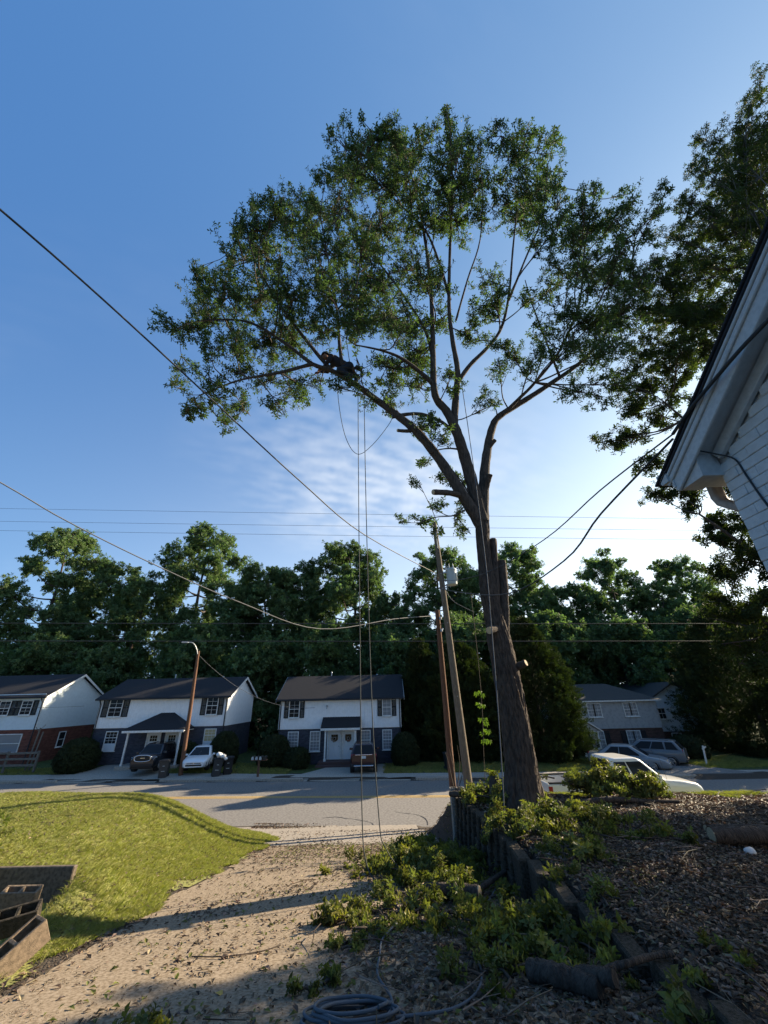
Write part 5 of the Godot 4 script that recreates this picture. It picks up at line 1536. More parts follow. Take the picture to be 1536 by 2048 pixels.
# ---------------------------------------------------------------- the white painted brick house whose corner leans in on the right
func own_house() -> void:
	var xw := 3.06        # gable wall plane; the house lies to its right
	var fc := 3.02        # its corner, towards the street
	var t := thing("white_brick_house", "white painted brick house corner with deep eaves, gutter and downspout, at the right edge", "house", Vector3(xw, 2.7, -fc))
	var g := -2.7         # local y of world 0
	var ye := 6.49 + g    # where wall meets the eaves soffit
	var yk := 6.60 + g    # underside of the rake above the corner
	var len_ := 9.0
	var m := MB.new()
	var pitch := 0.60     # rise over run
	# backing wall, gable shaped, with thickness: local z runs back towards the camera (+)
	var poly := [Vector2(0, -1.2), Vector2(len_, -1.2), Vector2(len_, ye), Vector2(len_ / 2, yk + 0.05 + pitch * len_ / 2), Vector2(0, yk + 0.05)]
	m.prism(poly, 0.0, 0.25)
	for k in m.v.size():      # turn x,y,z -> wall in the y-z plane facing -x
		var p := m.v[k]
		var n := m.n[k]
		m.v[k] = Vector3(0.012 + 0.25 - p.z, p.y, p.x)
		m.n[k] = Vector3(-n.z, n.y, n.x)
	part(t, "gable_wall", m, M.house_paint)
	m = MB.new()
	m.box(Vector3(4.0, (ye - 1.2) / 2, 0.10), Vector3(7.5, ye + 1.2, 0.2))
	part(t, "street_wall", m, M.house_paint)
	var wr := get_node_or_null("white_brick_house/gable_wall")
	var r := RandomNumberGenerator.new()
	r.seed = 51
	var shapes := []
	for k in 4:
		var bm := MB.new()
		bm.bevel(Vector3.ZERO, Vector3(0.03, 0.0875, 0.2965), 0.005)
		var jit := 0.0025
		for q in bm.v.size():
			var p := bm.v[q]
			bm.v[q] += Vector3(sin(p.y * 90.0 + k * 2.0 + p.z * 31.0) * jit, sin(p.z * 40.0 + k) * jit, sin(p.y * 70.0 + k * 1.3) * jit)
		shapes.append(bm.mesh())
	for row in 26:
		var y := 5.40 + g + row * 0.091
		for k in 8:
			var z := 0.15 + k * 0.30 - (0.15 if row % 2 else 0.0)
			if row % 2 and k == 0:
				z += 0.075
			var top := yk + pitch * (z - 0.15) - 0.03
			if y + 0.05 > top:
				continue
			var o := part(wr, "brick", shapes[r.randi() % 4], M.house_paint)
			o.position = Vector3(0.002 + r.randf_range(-0.002, 0.0015), y, z)
			if row % 2 and k == 0:
				o.scale.z = 0.5
			o.rotation.x = r.randf_range(-0.004, 0.004)
	# rake: frieze board on the wall, soffit, barge board, drip edge, roof deck and shingles
	var up := Vector3(0, pitch, 1).normalized()      # along the rake, towards the ridge
	var nrm := Vector3(0, 1, -pitch).normalized()    # out of the roof
	var rake := func(called: String, x: float, wx: float, off: float, th: float, z0: float, z1: float, mt: Material):
		var mm := MB.new()
		var s := sqrt(1.0 + pitch * pitch)
		var mid := Vector3(x, yk + pitch * (z0 + z1) / 2, (z0 + z1) / 2) + nrm * off
		mm.bevel(mid, Vector3(wx, th, (z1 - z0) * s), minf(0.006, minf(th, wx) * 0.3), Basis(Vector3.RIGHT, nrm, Vector3.RIGHT.cross(nrm)))
		return part(t, called, mm, mt)
	var zr := len_ / 2
	rake.call("frieze_board", -0.035, 0.05, -0.03, 0.10, 0.05, zr, M.house_trim)
	rake.call("soffit_board", -0.115, 0.20, 0.045, 0.02, -0.22, zr, M.house_trim)
	rake.call("barge_board", -0.225, 0.028, 0.05, 0.16, -0.26, zr, M.house_trim)
	rake.call("rake_moulding", -0.25, 0.022, 0.11, 0.05, -0.27, zr, M.house_trim)
	rake.call("rake_moulding", -0.262, 0.022, 0.152, 0.028, -0.28, zr, M.house_trim)
	rake.call("drip_edge", -0.272, 0.024, 0.179, 0.022, -0.30, zr, M.black_trim)
	var sh := MB.new()
	sh.bevel(Vector3(3.6, yk + pitch * (zr - 0.33) / 2, (zr - 0.33) / 2) + nrm * 0.203, Vector3(7.8, 0.022, (zr + 0.33) * 1.166), 0.004, Basis(Vector3.RIGHT, nrm, Vector3.RIGHT.cross(nrm)))
	part(t, "roof_slope", sh, M.dark_shingle)
	var sh2 := MB.new()
	var n2 := Vector3(0, 1, pitch).normalized()
	sh2.bevel(Vector3(3.6, yk + pitch * (zr - 0.02) - pitch * 2.6 + 0.245, zr + 2.6), Vector3(7.8, 0.03, 5.3 * 1.166), 0.004, Basis(Vector3.RIGHT, n2, Vector3.RIGHT.cross(n2)))
	part(t, "roof_slope", sh2, M.dark_shingle)
	# cornice return box at the corner
	var cr := MB.new()
	cr.prism([Vector2(-0.25, -0.06), Vector2(0.03, -0.06), Vector2(0.03, 0.16), Vector2(-0.06, 0.13), Vector2(-0.25, 0.02)], 0.0, 0.195)
	for k in cr.v.size():
		var p := cr.v[k]
		var n := cr.n[k]
		cr.v[k] = Vector3(-0.01 - p.z, ye + p.y, p.x)
		cr.n[k] = Vector3(-n.z, n.y, n.x)
	part(t, "cornice_return", cr, M.house_trim)
	# eaves soffit and fascia along the street side
	m = MB.new()
	m.box(Vector3(3.7, ye - 0.02, -0.125), Vector3(7.4, 0.02, 0.245))
	part(t, "eaves_soffit", m, M.house_trim)
	m = MB.new()
	m.box(Vector3(3.6, ye + 0.08, -0.258), Vector3(7.70, 0.20, 0.02))
	part(t, "fascia", m, M.house_trim)
	# ogee gutter with a closed end
	var gp := [Vector2(0.0, 0.0), Vector2(0.085, 0.0), Vector2(0.10, 0.02), Vector2(0.10, 0.045), Vector2(0.122, 0.075), Vector2(0.13, 0.095), Vector2(0.13, 0.12), Vector2(0.12, 0.12), Vector2(0.12, 0.098), Vector2(0.09, 0.045), Vector2(0.08, 0.01), Vector2(0.01, 0.01), Vector2(0.01, 0.12), Vector2(0.0, 0.12)]
	m = MB.new()
	var ring0 := []
	var ring1 := []
	for p in gp:
		ring0.append(Vector3(-0.275, ye + 0.055 + p.y, -0.272 - p.x))
		ring1.append(Vector3(7.3, ye + 0.055 + p.y, -0.272 - p.x))
	for k in gp.size():
		var b := (k + 1) % gp.size()
		m.quad(ring0[k], ring1[k], ring1[b], ring0[b])
	part(t, "gutter", m, M.house_trim)
	m = MB.new()
	m.prism([Vector2(0.0, 0.0), Vector2(0.085, 0.0), Vector2(0.10, 0.02), Vector2(0.10, 0.045), Vector2(0.122, 0.075), Vector2(0.13, 0.095), Vector2(0.13, 0.122), Vector2(0, 0.122)], 0.0, 0.004)
	for k in m.v.size():
		var p := m.v[k]
		var n := m.n[k]
		m.v[k] = Vector3(-0.28 + p.z, ye + 0.054 + p.y, -0.272 - p.x)
		m.n[k] = Vector3(n.z, n.y, -n.x)
	part(t, "gutter_end", m, M.house_trim)
	# downspout: corrugated, turning back to the wall
	m = MB.new()
	var dp := [Vector3(0.20, ye + 0.05, -0.335), Vector3(0.20, ye - 0.10, -0.335), Vector3(0.20, ye - 0.17, -0.31), Vector3(0.20, ye - 0.25, -0.22), Vector3(0.20, ye - 0.32, -0.12), Vector3(0.20, ye - 0.42, -0.055), Vector3(0.20, ye - 0.7, -0.05), Vector3(0.20, -1.0, -0.06)]
	var rings := []
	for k in dp.size():
		var dv: Vector3 = (dp[mini(k + 1, dp.size() - 1)] - dp[maxi(k - 1, 0)]).normalized()
		var sx := Vector3.RIGHT
		var sz := dv.cross(sx).normalized()
		var ring := []
		for s in 20:
			var aa := -TAU * s / 20.0
			var cc := Vector2(cos(aa), sin(aa))
			var box := 1.0 / maxf(absf(cc.x), absf(cc.y))
			cc = cc * minf(box, 1.22) * (1.0 - 0.09 * (s % 2))
			ring.append(dp[k] + sx * cc.x * 0.055 + sz * cc.y * 0.04)
		rings.append(ring)
	m.loft(rings)
	part(t, "downspout", m, M.downspout_paint)
	# the thin cable clipped along the wall
	m = MB.new()
	m.tube(curve([Vector3(-0.20, ye + 0.20, 0.05), Vector3(-0.08, ye + 0.10, 0.12), Vector3(-0.026, ye - 0.0, 0.19), Vector3(-0.024, ye - 0.18, 0.215), Vector3(-0.024, ye - 0.42, 0.25), Vector3(-0.024, ye - 0.7, 0.31), Vector3(-0.024, ye - 1.3, 0.47)], 4), const_list(25, 0.0075), 6)
	var wire := thing("wall_cable", "thin dark cable curving down the white brick wall at the right edge", "cable", t.position)
	part(wire, "cable_run", m, M.cable)

func const_list(n: int, v: float) -> Array:
	var a := []
	a.resize(n)
	a.fill(v)
	return a

# ---------------------------------------------------------------- vehicles; built along +x (front), resting on y = 0
# body: stations [x, floor, waist, deck, half width], roof: [x0, x1, x2, x3] of the glasshouse at the belt (rear, front) and at the roof (rear, front)
func shell(st: Array) -> MB:
	var mb := MB.new()
	var rings := []
	for s in st:
		var x: float = s[0]
		var lo: float = s[1]
		var wa: float = s[2]
		var hi: float = s[3]
		var w: float = s[4]
		var half := [Vector2(0, lo), Vector2(w * 0.86, lo), Vector2(w * 0.955, lo + 0.05), Vector2(w * 0.985, lerpf(lo, wa, 0.45)), Vector2(w, wa), Vector2(w * 0.985, lerpf(wa, hi, 0.55)), Vector2(w * 0.94, hi - 0.03), Vector2(w * 0.86, hi), Vector2(w * 0.4, hi + 0.02), Vector2(0, hi + 0.025)]
		var ring := []
		for p in half:
			ring.append(Vector3(x, p.y, p.x))
		for k in range(half.size() - 2, 0, -1):
			ring.append(Vector3(x, half[k].y, -half[k].x))
		ring.reverse()
		rings.append(ring)
	mb.loft(rings)
	return mb

func glasshouse(g: Dictionary) -> MB:       # roof and pillars as one closed body
	var mb := MB.new()
	var rings := []
	for q in [[0.0, 0.0], [0.5, 0.02], [0.88, 0.03], [0.97, 0.06], [1.0, 0.13]]:
		var k: float = q[0]
		var x0: float = lerpf(g.b0, g.r0, k) + (q[1] - 0.03 if q[1] > 0.05 else 0.0)
		var x1: float = lerpf(g.b1, g.r1, k) - (q[1] - 0.03 if q[1] > 0.05 else 0.0)
		var w: float = lerpf(g.wb, g.wr, k) - (q[1] - 0.03 if q[1] > 0.05 else 0.0)
		var y: float = lerpf(g.yb, g.yr, k)
		var c: float = g.get("corner", 0.12)
		var ring := []
		for p in [[x1 - c * 1.2, -w], [x1 - c * 0.3, -w + c * 0.35], [x1, -w + c * 1.3], [x1 + 0.05, 0], [x1, w - c * 1.3], [x1 - c * 0.3, w - c * 0.35], [x1 - c * 1.2, w], [(x0 + x1) / 2, w + 0.015], [x0 + c * 1.2, w], [x0 + c * 0.3, w - c * 0.35], [x0, w - c * 1.3], [x0 - 0.03, 0], [x0, -w + c * 1.3], [x0 + c * 0.3, -w + c * 0.35], [x0 + c * 1.2, -w], [(x0 + x1) / 2, -w - 0.015]]:
			ring.append(Vector3(p[0], y, p[1]))
		ring.reverse()
		rings.append(ring)
	mb.loft(rings)
	return mb

func on_side(g: Dictionary, a: float, k: float, s: float, proud: float) -> Vector3:     # a along the glasshouse (0 rear, 1 front), k up it
	var x: float = lerpf(lerpf(g.b0, g.r0, k), lerpf(g.b1, g.r1, k), a)
	return Vector3(x, lerpf(g.yb, g.yr, k), s * (lerpf(g.wb, g.wr, k) + proud))

func side_glass(t: Node3D, g: Dictionary, a0: float, a1: float, lean0: float, lean1: float) -> void:
	for s in [-1.0, 1.0]:
		var mb := MB.new()
		var p := [on_side(g, a0, 0.05, s, 0.02), on_side(g, a1, 0.05, s, 0.02), on_side(g, a1 - lean1, 0.84, s, 0.02), on_side(g, a0 + lean0, 0.84, s, 0.02)]
		if s > 0:
			mb.quad(p[0], p[1], p[2], p[3])
		else:
			mb.quad(p[3], p[2], p[1], p[0])
		part(t, "side_window", mb, M.pane_dark)

func end_glass(t: Node3D, g: Dictionary, front: bool, called: String) -> void:
	var mb := MB.new()
	var k0 := 0.06
	var k1 := 0.88
	var x0: float = lerpf(g.b1, g.r1, k0) + 0.035 if front else lerpf(g.b0, g.r0, k0) - 0.025
	var x1: float = lerpf(g.b1, g.r1, k1) + 0.035 if front else lerpf(g.b0, g.r0, k1) - 0.025
	var y0: float = lerpf(g.yb, g.yr, k0)
	var y1: float = lerpf(g.yb, g.yr, k1)
	var w0: float = g.wb - 0.12
	var w1: float = g.wr - 0.12
	var bow := 0.03 if front else 0.015
	var rows := [[Vector3(x0 - bow, y0, w0), Vector3(x0 + bow * 0.5, y0, 0), Vector3(x0 - bow, y0, -w0)], [Vector3(x1 - bow, y1, w1), Vector3(x1 + bow * 0.5, y1, 0), Vector3(x1 - bow, y1, -w1)]]
	if not front:
		rows = [[Vector3(x0 + bow, y0, -w0), Vector3(x0 - bow * 0.5, y0, 0), Vector3(x0 + bow, y0, w0)], [Vector3(x1 + bow, y1, -w1), Vector3(x1 - bow * 0.5, y1, 0), Vector3(x1 + bow, y1, w1)]]
	mb.loft(rows, false, false)
	part(t, called, mb, M.pane_dark)

func wheels(t: Node3D, xs: Array, w: float, r: float, rim: Material) -> void:
	var out := Basis(Vector3.RIGHT, PI / 2)
	for x in xs:
		for s in [-1.0, 1.0]:
			var b := out if s > 0 else Basis(Vector3.RIGHT, -PI / 2)
			var am := MB.new()
			am.lathe([Vector2(r * 1.16, -0.25), Vector2(r * 1.16, 0.012), Vector2(r * 1.06, 0.016), Vector2(r * 1.05, -0.03), Vector2(0, -0.03)], 28, Vector3(x, r * 1.02, s * w), b)
			part(t, "wheel_arch", am, M.plastic_black)
			var tm := MB.new()
			tm.lathe([Vector2(r * 0.6, -0.17), Vector2(r * 0.93, -0.18), Vector2(r, -0.14), Vector2(r, -0.02), Vector2(r * 0.94, 0.02), Vector2(r * 0.68, 0.026), Vector2(r * 0.64, 0.0)], 28, Vector3(x, r, s * w), b)
			var o := part(t, "wheel", tm, M.tyre)
			var rm := MB.new()
			rm.lathe([Vector2(r * 0.66, 0.018), Vector2(r * 0.60, 0.022), Vector2(r * 0.57, -0.03), Vector2(r * 0.2, -0.035), Vector2(r * 0.18, 0.0), Vector2(0, 0.006)], 24, Vector3(x, r, s * w), b)
			for k in 5:
				var a := TAU * k / 5.0 + 0.3
				rm.bevel(Vector3(x + cos(a) * r * 0.36, r + sin(a) * r * 0.36, s * (w - 0.008)), Vector3(r * 0.5, r * 0.15, 0.03), 0.008, Basis(Vector3.BACK, a))
			part(o, "rim", rm, rim)

func mirrors(t: Node3D, x: float, y: float, w: float, m: Material, big := 1.0) -> void:
	for s in [-1.0, 1.0]:
		var mb := MB.new()
		mb.bevel(Vector3(x, y, s * (w + 0.09 * big)), Vector3(0.09, 0.13 * big, 0.2 * big), 0.03)
		mb.bevel(Vector3(x, y - 0.04, s * (w + 0.0)), Vector3(0.05, 0.04, 0.1), 0.01)
		part(t, "wing_mirror", mb, m)

func lamp(t: Node3D, called: String, pts: Array, thick: float, m: Material) -> void:      # a lamp given by its outline; built on both sides
	for s in [-1.0, 1.0]:
		var mb := MB.new()
		var top := []
		for p in pts:
			top.append(Vector3(p.x, p.y, p.z * s))
		var mid := Vector3.ZERO
		for p in top:
			mid += p / top.size()
		var nn: Vector3 = (top[1] - top[0]).cross(top[2] - top[0]).normalized()
		if nn.dot(mid - Vector3(0, mid.y, 0)) < 0:
			nn = -nn
			top.reverse()
		for k in top.size():
			var a: Vector3 = top[k]
			var b: Vector3 = top[(k + 1) % top.size()]
			mb.tri(mid + nn * thick, a + nn * thick * 0.6, b + nn * thick * 0.6)
			mb.quad(a - nn * 0.03, b - nn * 0.03, b + nn * thick * 0.6, a + nn * thick * 0.6)
		part(t, called, mb, m)

func seams(t: Node3D, xs: Array, y0: float, y1: float, w: float) -> void:
	for x in xs:
		for s in [-1.0, 1.0]:
			var mb := MB.new()
			mb.box(Vector3(x, (y0 + y1) / 2, s * (w - 0.005)), Vector3(0.012, y1 - y0, 0.02))
			part(t, "door_seam", mb, M.plastic_black)

func bar(t: Node3D, called: String, at: Vector3, size: Vector3, m: Material, e := 0.02) -> MeshInstance3D:
	var mb := MB.new()
	mb.bevel(at, size, e)
	return part(t, called, mb, m)

func heading(at: Vector3, ang: float) -> float:      # ang: degrees clockwise from straight ahead that the bonnet points
	return deg_to_rad(90.0 - ang)

func vehicles() -> void:
	# white pick-up on the near verge, nose to the right
	var t := thing("pickup_truck", "white pickup truck parked on the near verge behind the heap of cut branches", "pickup truck", Vector3(8.85, 0.47, -18.55), deg_to_rad(3.0))
	part(t, "body", shell([[-0.35, 0.42, 0.85, 1.20, 0.93], [0.3, 0.38, 0.85, 1.22, 0.96], [1.2, 0.38, 0.85, 1.22, 0.97], [1.45, 0.38, 0.86, 1.215, 0.97], [2.2, 0.40, 0.86, 1.16, 0.96], [2.75, 0.42, 0.86, 1.08, 0.94], [2.93, 0.45, 0.80, 0.98, 0.90], [3.0, 0.5, 0.74, 0.86, 0.84]]), M.paint_cream)
	var g := {"b0": -0.42, "b1": 1.62, "r0": -0.32, "r1": 0.78, "yb": 1.19, "yr": 1.93, "wb": 0.92, "wr": 0.78, "corner": 0.1}
	part(t, "cab_roof", glasshouse(g), M.paint_cream)
	side_glass(t, g, 0.05, 0.36, 0.02, -0.06)
	side_glass(t, g, 0.42, 0.90, 0.02, -0.0)
	end_glass(t, g, true, "windscreen")
	end_glass(t, g, false, "rear_window")
	for s in [-1.0, 1.0]:
		var sm := MB.new()
		sm.bevel(Vector3(-1.68, 0.87, s * 0.90), Vector3(2.62, 0.66, 0.10), 0.04)
		part(t, "bed_side", sm, M.paint_cream)
		bar(t, "bed_rail", Vector3(-1.68, 1.22, s * 0.90), Vector3(2.6, 0.05, 0.12), M.plastic_black)
	bar(t, "bed_front", Vector3(-0.42, 0.9, 0), Vector3(0.06, 0.66, 1.7), M.plastic_black)
	bar(t, "tailgate", Vector3(-2.98, 0.9, 0), Vector3(0.07, 0.62, 1.72), M.paint_cream)
	bar(t, "bed_floor", Vector3(-1.7, 0.6, 0), Vector3(2.56, 0.05, 1.72), M.plastic_black)
	bar(t, "rear_bumper", Vector3(-3.06, 0.5, 0), Vector3(0.14, 0.18, 1.8), M.chrome)
	bar(t, "front_bumper", Vector3(3.06, 0.52, 0), Vector3(0.18, 0.24, 1.86), M.plastic_black, 0.05)
	bar(t, "grille", Vector3(2.985, 0.83, 0), Vector3(0.1, 0.3, 1.1), M.plastic_black)
	for y in [0.74, 0.83, 0.92]:
		bar(t, "grille_bar", Vector3(3.035, y, 0), Vector3(0.03, 0.025, 1.06), M.chrome, 0.008)
	lamp(t, "headlight", [Vector3(3.0, 0.72, 0.60), Vector3(2.93, 0.72, 0.85), Vector3(2.90, 0.94, 0.85), Vector3(2.96, 0.94, 0.60)], 0.02, M.lamp_clear)
	lamp(t, "tail_light", [Vector3(-3.0, 0.72, 0.95), Vector3(-2.86, 0.72, 0.952), Vector3(-2.86, 1.12, 0.952), Vector3(-3.0, 1.12, 0.95)], 0.012, M.lamp_red)
	wheels(t, [-1.85, 2.05], 0.95, 0.385, M.rim_metal)
	mirrors(t, 1.25, 1.30, 0.95, M.paint_cream, 1.4)
	seams(t, [0.15, 1.28], 0.5, 1.17, 0.975)
	for s in [-1.0, 1.0]:
		bar(t, "door_handle", Vector3(0.28, 1.06, s * 0.98), Vector3(0.16, 0.035, 0.03), M.paint_cream, 0.01)
		bar(t, "side_moulding", Vector3(0.72, 0.80, s * 0.975), Vector3(1.1, 0.06, 0.02), M.plastic_black, 0.006)
	bar(t, "sill", Vector3(0.4, 0.36, 0), Vector3(1.9, 0.1, 1.78), M.plastic_black)
	var an := MB.new()
	an.tube([Vector3(1.7, 1.18, 0.8), Vector3(1.62, 1.95, 0.8)], [0.006, 0.004], 4)
	part(t, "aerial", an, M.plastic_black)
	# white sedan, nose towards the street and left
	t = thing("sedan", "white sedan with black grille parked on the grass in front of the left duplex", "car", Vector3(-13.75, 0.45, -33.3), heading(Vector3.ZERO, 171.0))
	t.scale = Vector3.ONE * 0.93
	sedan(t, M.paint_white, M.rim_dark, true)
	# dark sport utility beside it
	t = thing("sport_utility_car", "black sport utility car with a chrome ringed grille, parked by the left duplex porch", "car", Vector3(-17.25, 0.45, -33.3), heading(Vector3.ZERO, 174.0))
	t.scale = Vector3.ONE * 0.93
	suv(t, M.paint_navy, M.rim_metal)
	bar(t, "grille", Vector3(2.26, 0.88, 0), Vector3(0.08, 0.34, 1.0), M.plastic_black, 0.03)
	var ring := []
	var rr := []
	for k in 29:
		var a := TAU * k / 28.0
		ring.append(Vector3(2.31, 0.88 + 0.2 * signf(sin(a)) * pow(absf(sin(a)), 0.7), 0.58 * signf(cos(a)) * pow(absf(cos(a)), 0.7)))
		rr.append(0.03)
	var gm := MB.new()
	gm.tube(ring, rr, 6, false)
	part(t, "grille_ring", gm, M.chrome)
	bar(t, "grille_badge", Vector3(2.31, 0.9, 0), Vector3(0.02, 0.05, 0.34), M.chrome, 0.008)
	# red car seen from behind
	t = thing("red_car", "dark red hatchback seen from behind, parked at the middle duplex steps", "car", Vector3(-1.82, 0.2, -32.7), heading(Vector3.ZERO, -2.0))
	suv(t, M.paint_red, M.rim_metal)
	bar(t, "number_plate", Vector3(-2.245, 0.93, 0), Vector3(0.02, 0.15, 0.31), M.plate, 0.005)
	bar(t, "chrome_strip", Vector3(-2.25, 1.07, 0), Vector3(0.03, 0.04, 1.15), M.chrome, 0.01)
	bar(t, "rear_bumper_lip", Vector3(-2.27, 0.44, 0), Vector3(0.05, 0.07, 1.3), M.chrome, 0.02)
	# the two by the grey house
	t = thing("sedan", "blue-grey sedan parked nose right in front of the grey house", "car", Vector3(16.3, 0.02, -31.2), heading(Vector3.ZERO, 125.0))
	sedan(t, M.paint_silver, M.rim_metal, false)
	t = thing("hatchback", "grey hatchback with bright tail lamps parked beside the blue-grey sedan", "car", Vector3(18.6, 0.02, -32.6), heading(Vector3.ZERO, -55.0 + 4.0))
	suv(t, M.paint_grey, M.rim_metal, 0.9)

func sedan(t: Node3D, paint: Material, rim: Material, sporty: bool) -> void:
	part(t, "body", shell([[-2.40, 0.42, 0.70, 0.88, 0.72], [-2.32, 0.32, 0.70, 0.95, 0.84], [-1.7, 0.24, 0.68, 0.97, 0.91], [-0.8, 0.20, 0.66, 0.91, 0.92], [0.6, 0.20, 0.64, 0.88, 0.92], [1.3, 0.22, 0.64, 0.86, 0.92], [1.9, 0.22, 0.60, 0.79, 0.90], [2.22, 0.22, 0.54, 0.69, 0.84], [2.40, 0.26, 0.46, 0.57, 0.70]]), paint)
	var g := {"b0": -1.95, "b1": 1.30, "r0": -0.95, "r1": 0.30, "yb": 0.86, "yr": 1.43, "wb": 0.84, "wr": 0.62, "corner": 0.14}
	part(t, "roof", glasshouse(g), paint)
	side_glass(t, g, 0.17, 0.47, 0.02, 0.0)
	side_glass(t, g, 0.49, 0.88, 0.0, 0.03)
	end_glass(t, g, true, "windscreen")
	end_glass(t, g, false, "rear_window")
	wheels(t, [-1.42, 1.42], 0.885, 0.335, rim)
	mirrors(t, 0.85, 0.92, 0.9, paint)
	seams(t, [-0.5, 0.62], 0.3, 0.92, 0.925)
	for s in [-1.0, 1.0]:
		for x in [-0.35, 0.0 + 0.42 - 0.72]:
			pass
		bar(t, "door_handle", Vector3(-0.22, 0.82, s * 0.925), Vector3(0.16, 0.03, 0.03), paint, 0.01)
		bar(t, "door_handle", Vector3(-1.18, 0.83, s * 0.925), Vector3(0.16, 0.03, 0.03), paint, 0.01)
	lamp(t, "headlight", [Vector3(2.35, 0.56, 0.42), Vector3(2.27, 0.52, 0.66), Vector3(2.02, 0.63, 0.87), Vector3(2.12, 0.69, 0.80)], 0.015, M.lamp_clear)
	lamp(t, "tail_light", [Vector3(-2.37, 0.80, 0.40), Vector3(-2.34, 0.80, 0.80), Vector3(-2.30, 0.96, 0.80), Vector3(-2.34, 0.96, 0.40)], 0.012, M.lamp_red)
	if sporty:
		bar(t, "grille", Vector3(2.345, 0.38, 0), Vector3(0.12, 0.18, 1.20), M.plastic_black, 0.04)
		bar(t, "bonnet_lip", Vector3(2.37, 0.50, 0), Vector3(0.09, 0.06, 1.0), M.plastic_black, 0.02)
		lamp(t, "air_intake", [Vector3(2.34, 0.30, 0.50), Vector3(2.20, 0.30, 0.86), Vector3(2.18, 0.56, 0.87), Vector3(2.31, 0.50, 0.62)], 0.012, M.plastic_black)
	else:
		bar(t, "grille", Vector3(2.36, 0.55, 0), Vector3(0.08, 0.12, 0.9), M.plastic_black, 0.03)
		bar(t, "bumper_opening", Vector3(2.34, 0.33, 0), Vector3(0.08, 0.10, 1.1), M.plastic_black, 0.03)
	bar(t, "badge", Vector3(2.41, 0.50, 0), Vector3(0.02, 0.06, 0.1), M.chrome, 0.01)
	bar(t, "number_plate", Vector3(-2.41, 0.72, 0), Vector3(0.02, 0.13, 0.31), M.plate, 0.005)

func suv(t: Node3D, paint: Material, rim: Material, hs := 1.0) -> void:
	part(t, "body", shell([[-2.22, 0.45, 0.80, 1.08, 0.80], [-2.14, 0.36, 0.80, 1.10, 0.88], [-1.4, 0.28, 0.78, 1.08, 0.93], [0.7, 0.28, 0.76, 1.06, 0.93], [1.3, 0.28, 0.76, 1.06, 0.93], [1.9, 0.30, 0.76, 1.02, 0.92], [2.18, 0.32, 0.72, 0.95, 0.88], [2.28, 0.36, 0.66, 0.84, 0.80]]), paint)
	var g := {"b0": -2.16, "b1": 1.2, "r0": -1.75, "r1": 0.42, "yb": 1.06, "yr": 1.06 + 0.60 * hs, "wb": 0.86, "wr": 0.68, "corner": 0.13}
	part(t, "roof", glasshouse(g), paint)
	side_glass(t, g, 0.07, 0.28, 0.01, 0.02)
	side_glass(t, g, 0.31, 0.56, 0.0, 0.0)
	side_glass(t, g, 0.58, 0.90, 0.0, 0.04)
	end_glass(t, g, true, "windscreen")
	end_glass(t, g, false, "rear_window")
	wheels(t, [-1.35, 1.38], 0.90, 0.36, rim)
	mirrors(t, 0.95, 1.12, 0.9, paint, 1.2)
	seams(t, [-0.35, 0.72], 0.4, 1.04, 0.935)
	for s in [-1.0, 1.0]:
		bar(t, "door_handle", Vector3(-0.1, 0.94, s * 0.935), Vector3(0.16, 0.03, 0.03), paint, 0.01)
		bar(t, "roof_rail", Vector3(-0.6, 1.07 + 0.60 * hs, s * 0.58), Vector3(1.7, 0.035, 0.035), M.plastic_black, 0.01)
	lamp(t, "headlight", [Vector3(2.24, 0.80, 0.58), Vector3(2.20, 0.80, 0.80), Vector3(2.02, 0.94, 0.90), Vector3(2.18, 0.96, 0.60)], 0.02, M.lamp_clear)
	lamp(t, "tail_light", [Vector3(-2.21, 0.96, 0.45), Vector3(-2.17, 0.96, 0.85), Vector3(-2.14, 1.10, 0.85), Vector3(-2.18, 1.10, 0.45)], 0.014, M.lamp_red)
	bar(t, "rear_bumper", Vector3(-2.2, 0.45, 0), Vector3(0.12, 0.2, 1.6), M.plastic_black, 0.04)
	bar(t, "front_bumper", Vector3(2.24, 0.44, 0), Vector3(0.12, 0.22, 1.55), M.plastic_black, 0.04)
	bar(t, "valance", Vector3(2.14, 0.30, 0), Vector3(0.16, 0.20, 1.66), M.plastic_black, 0.05)

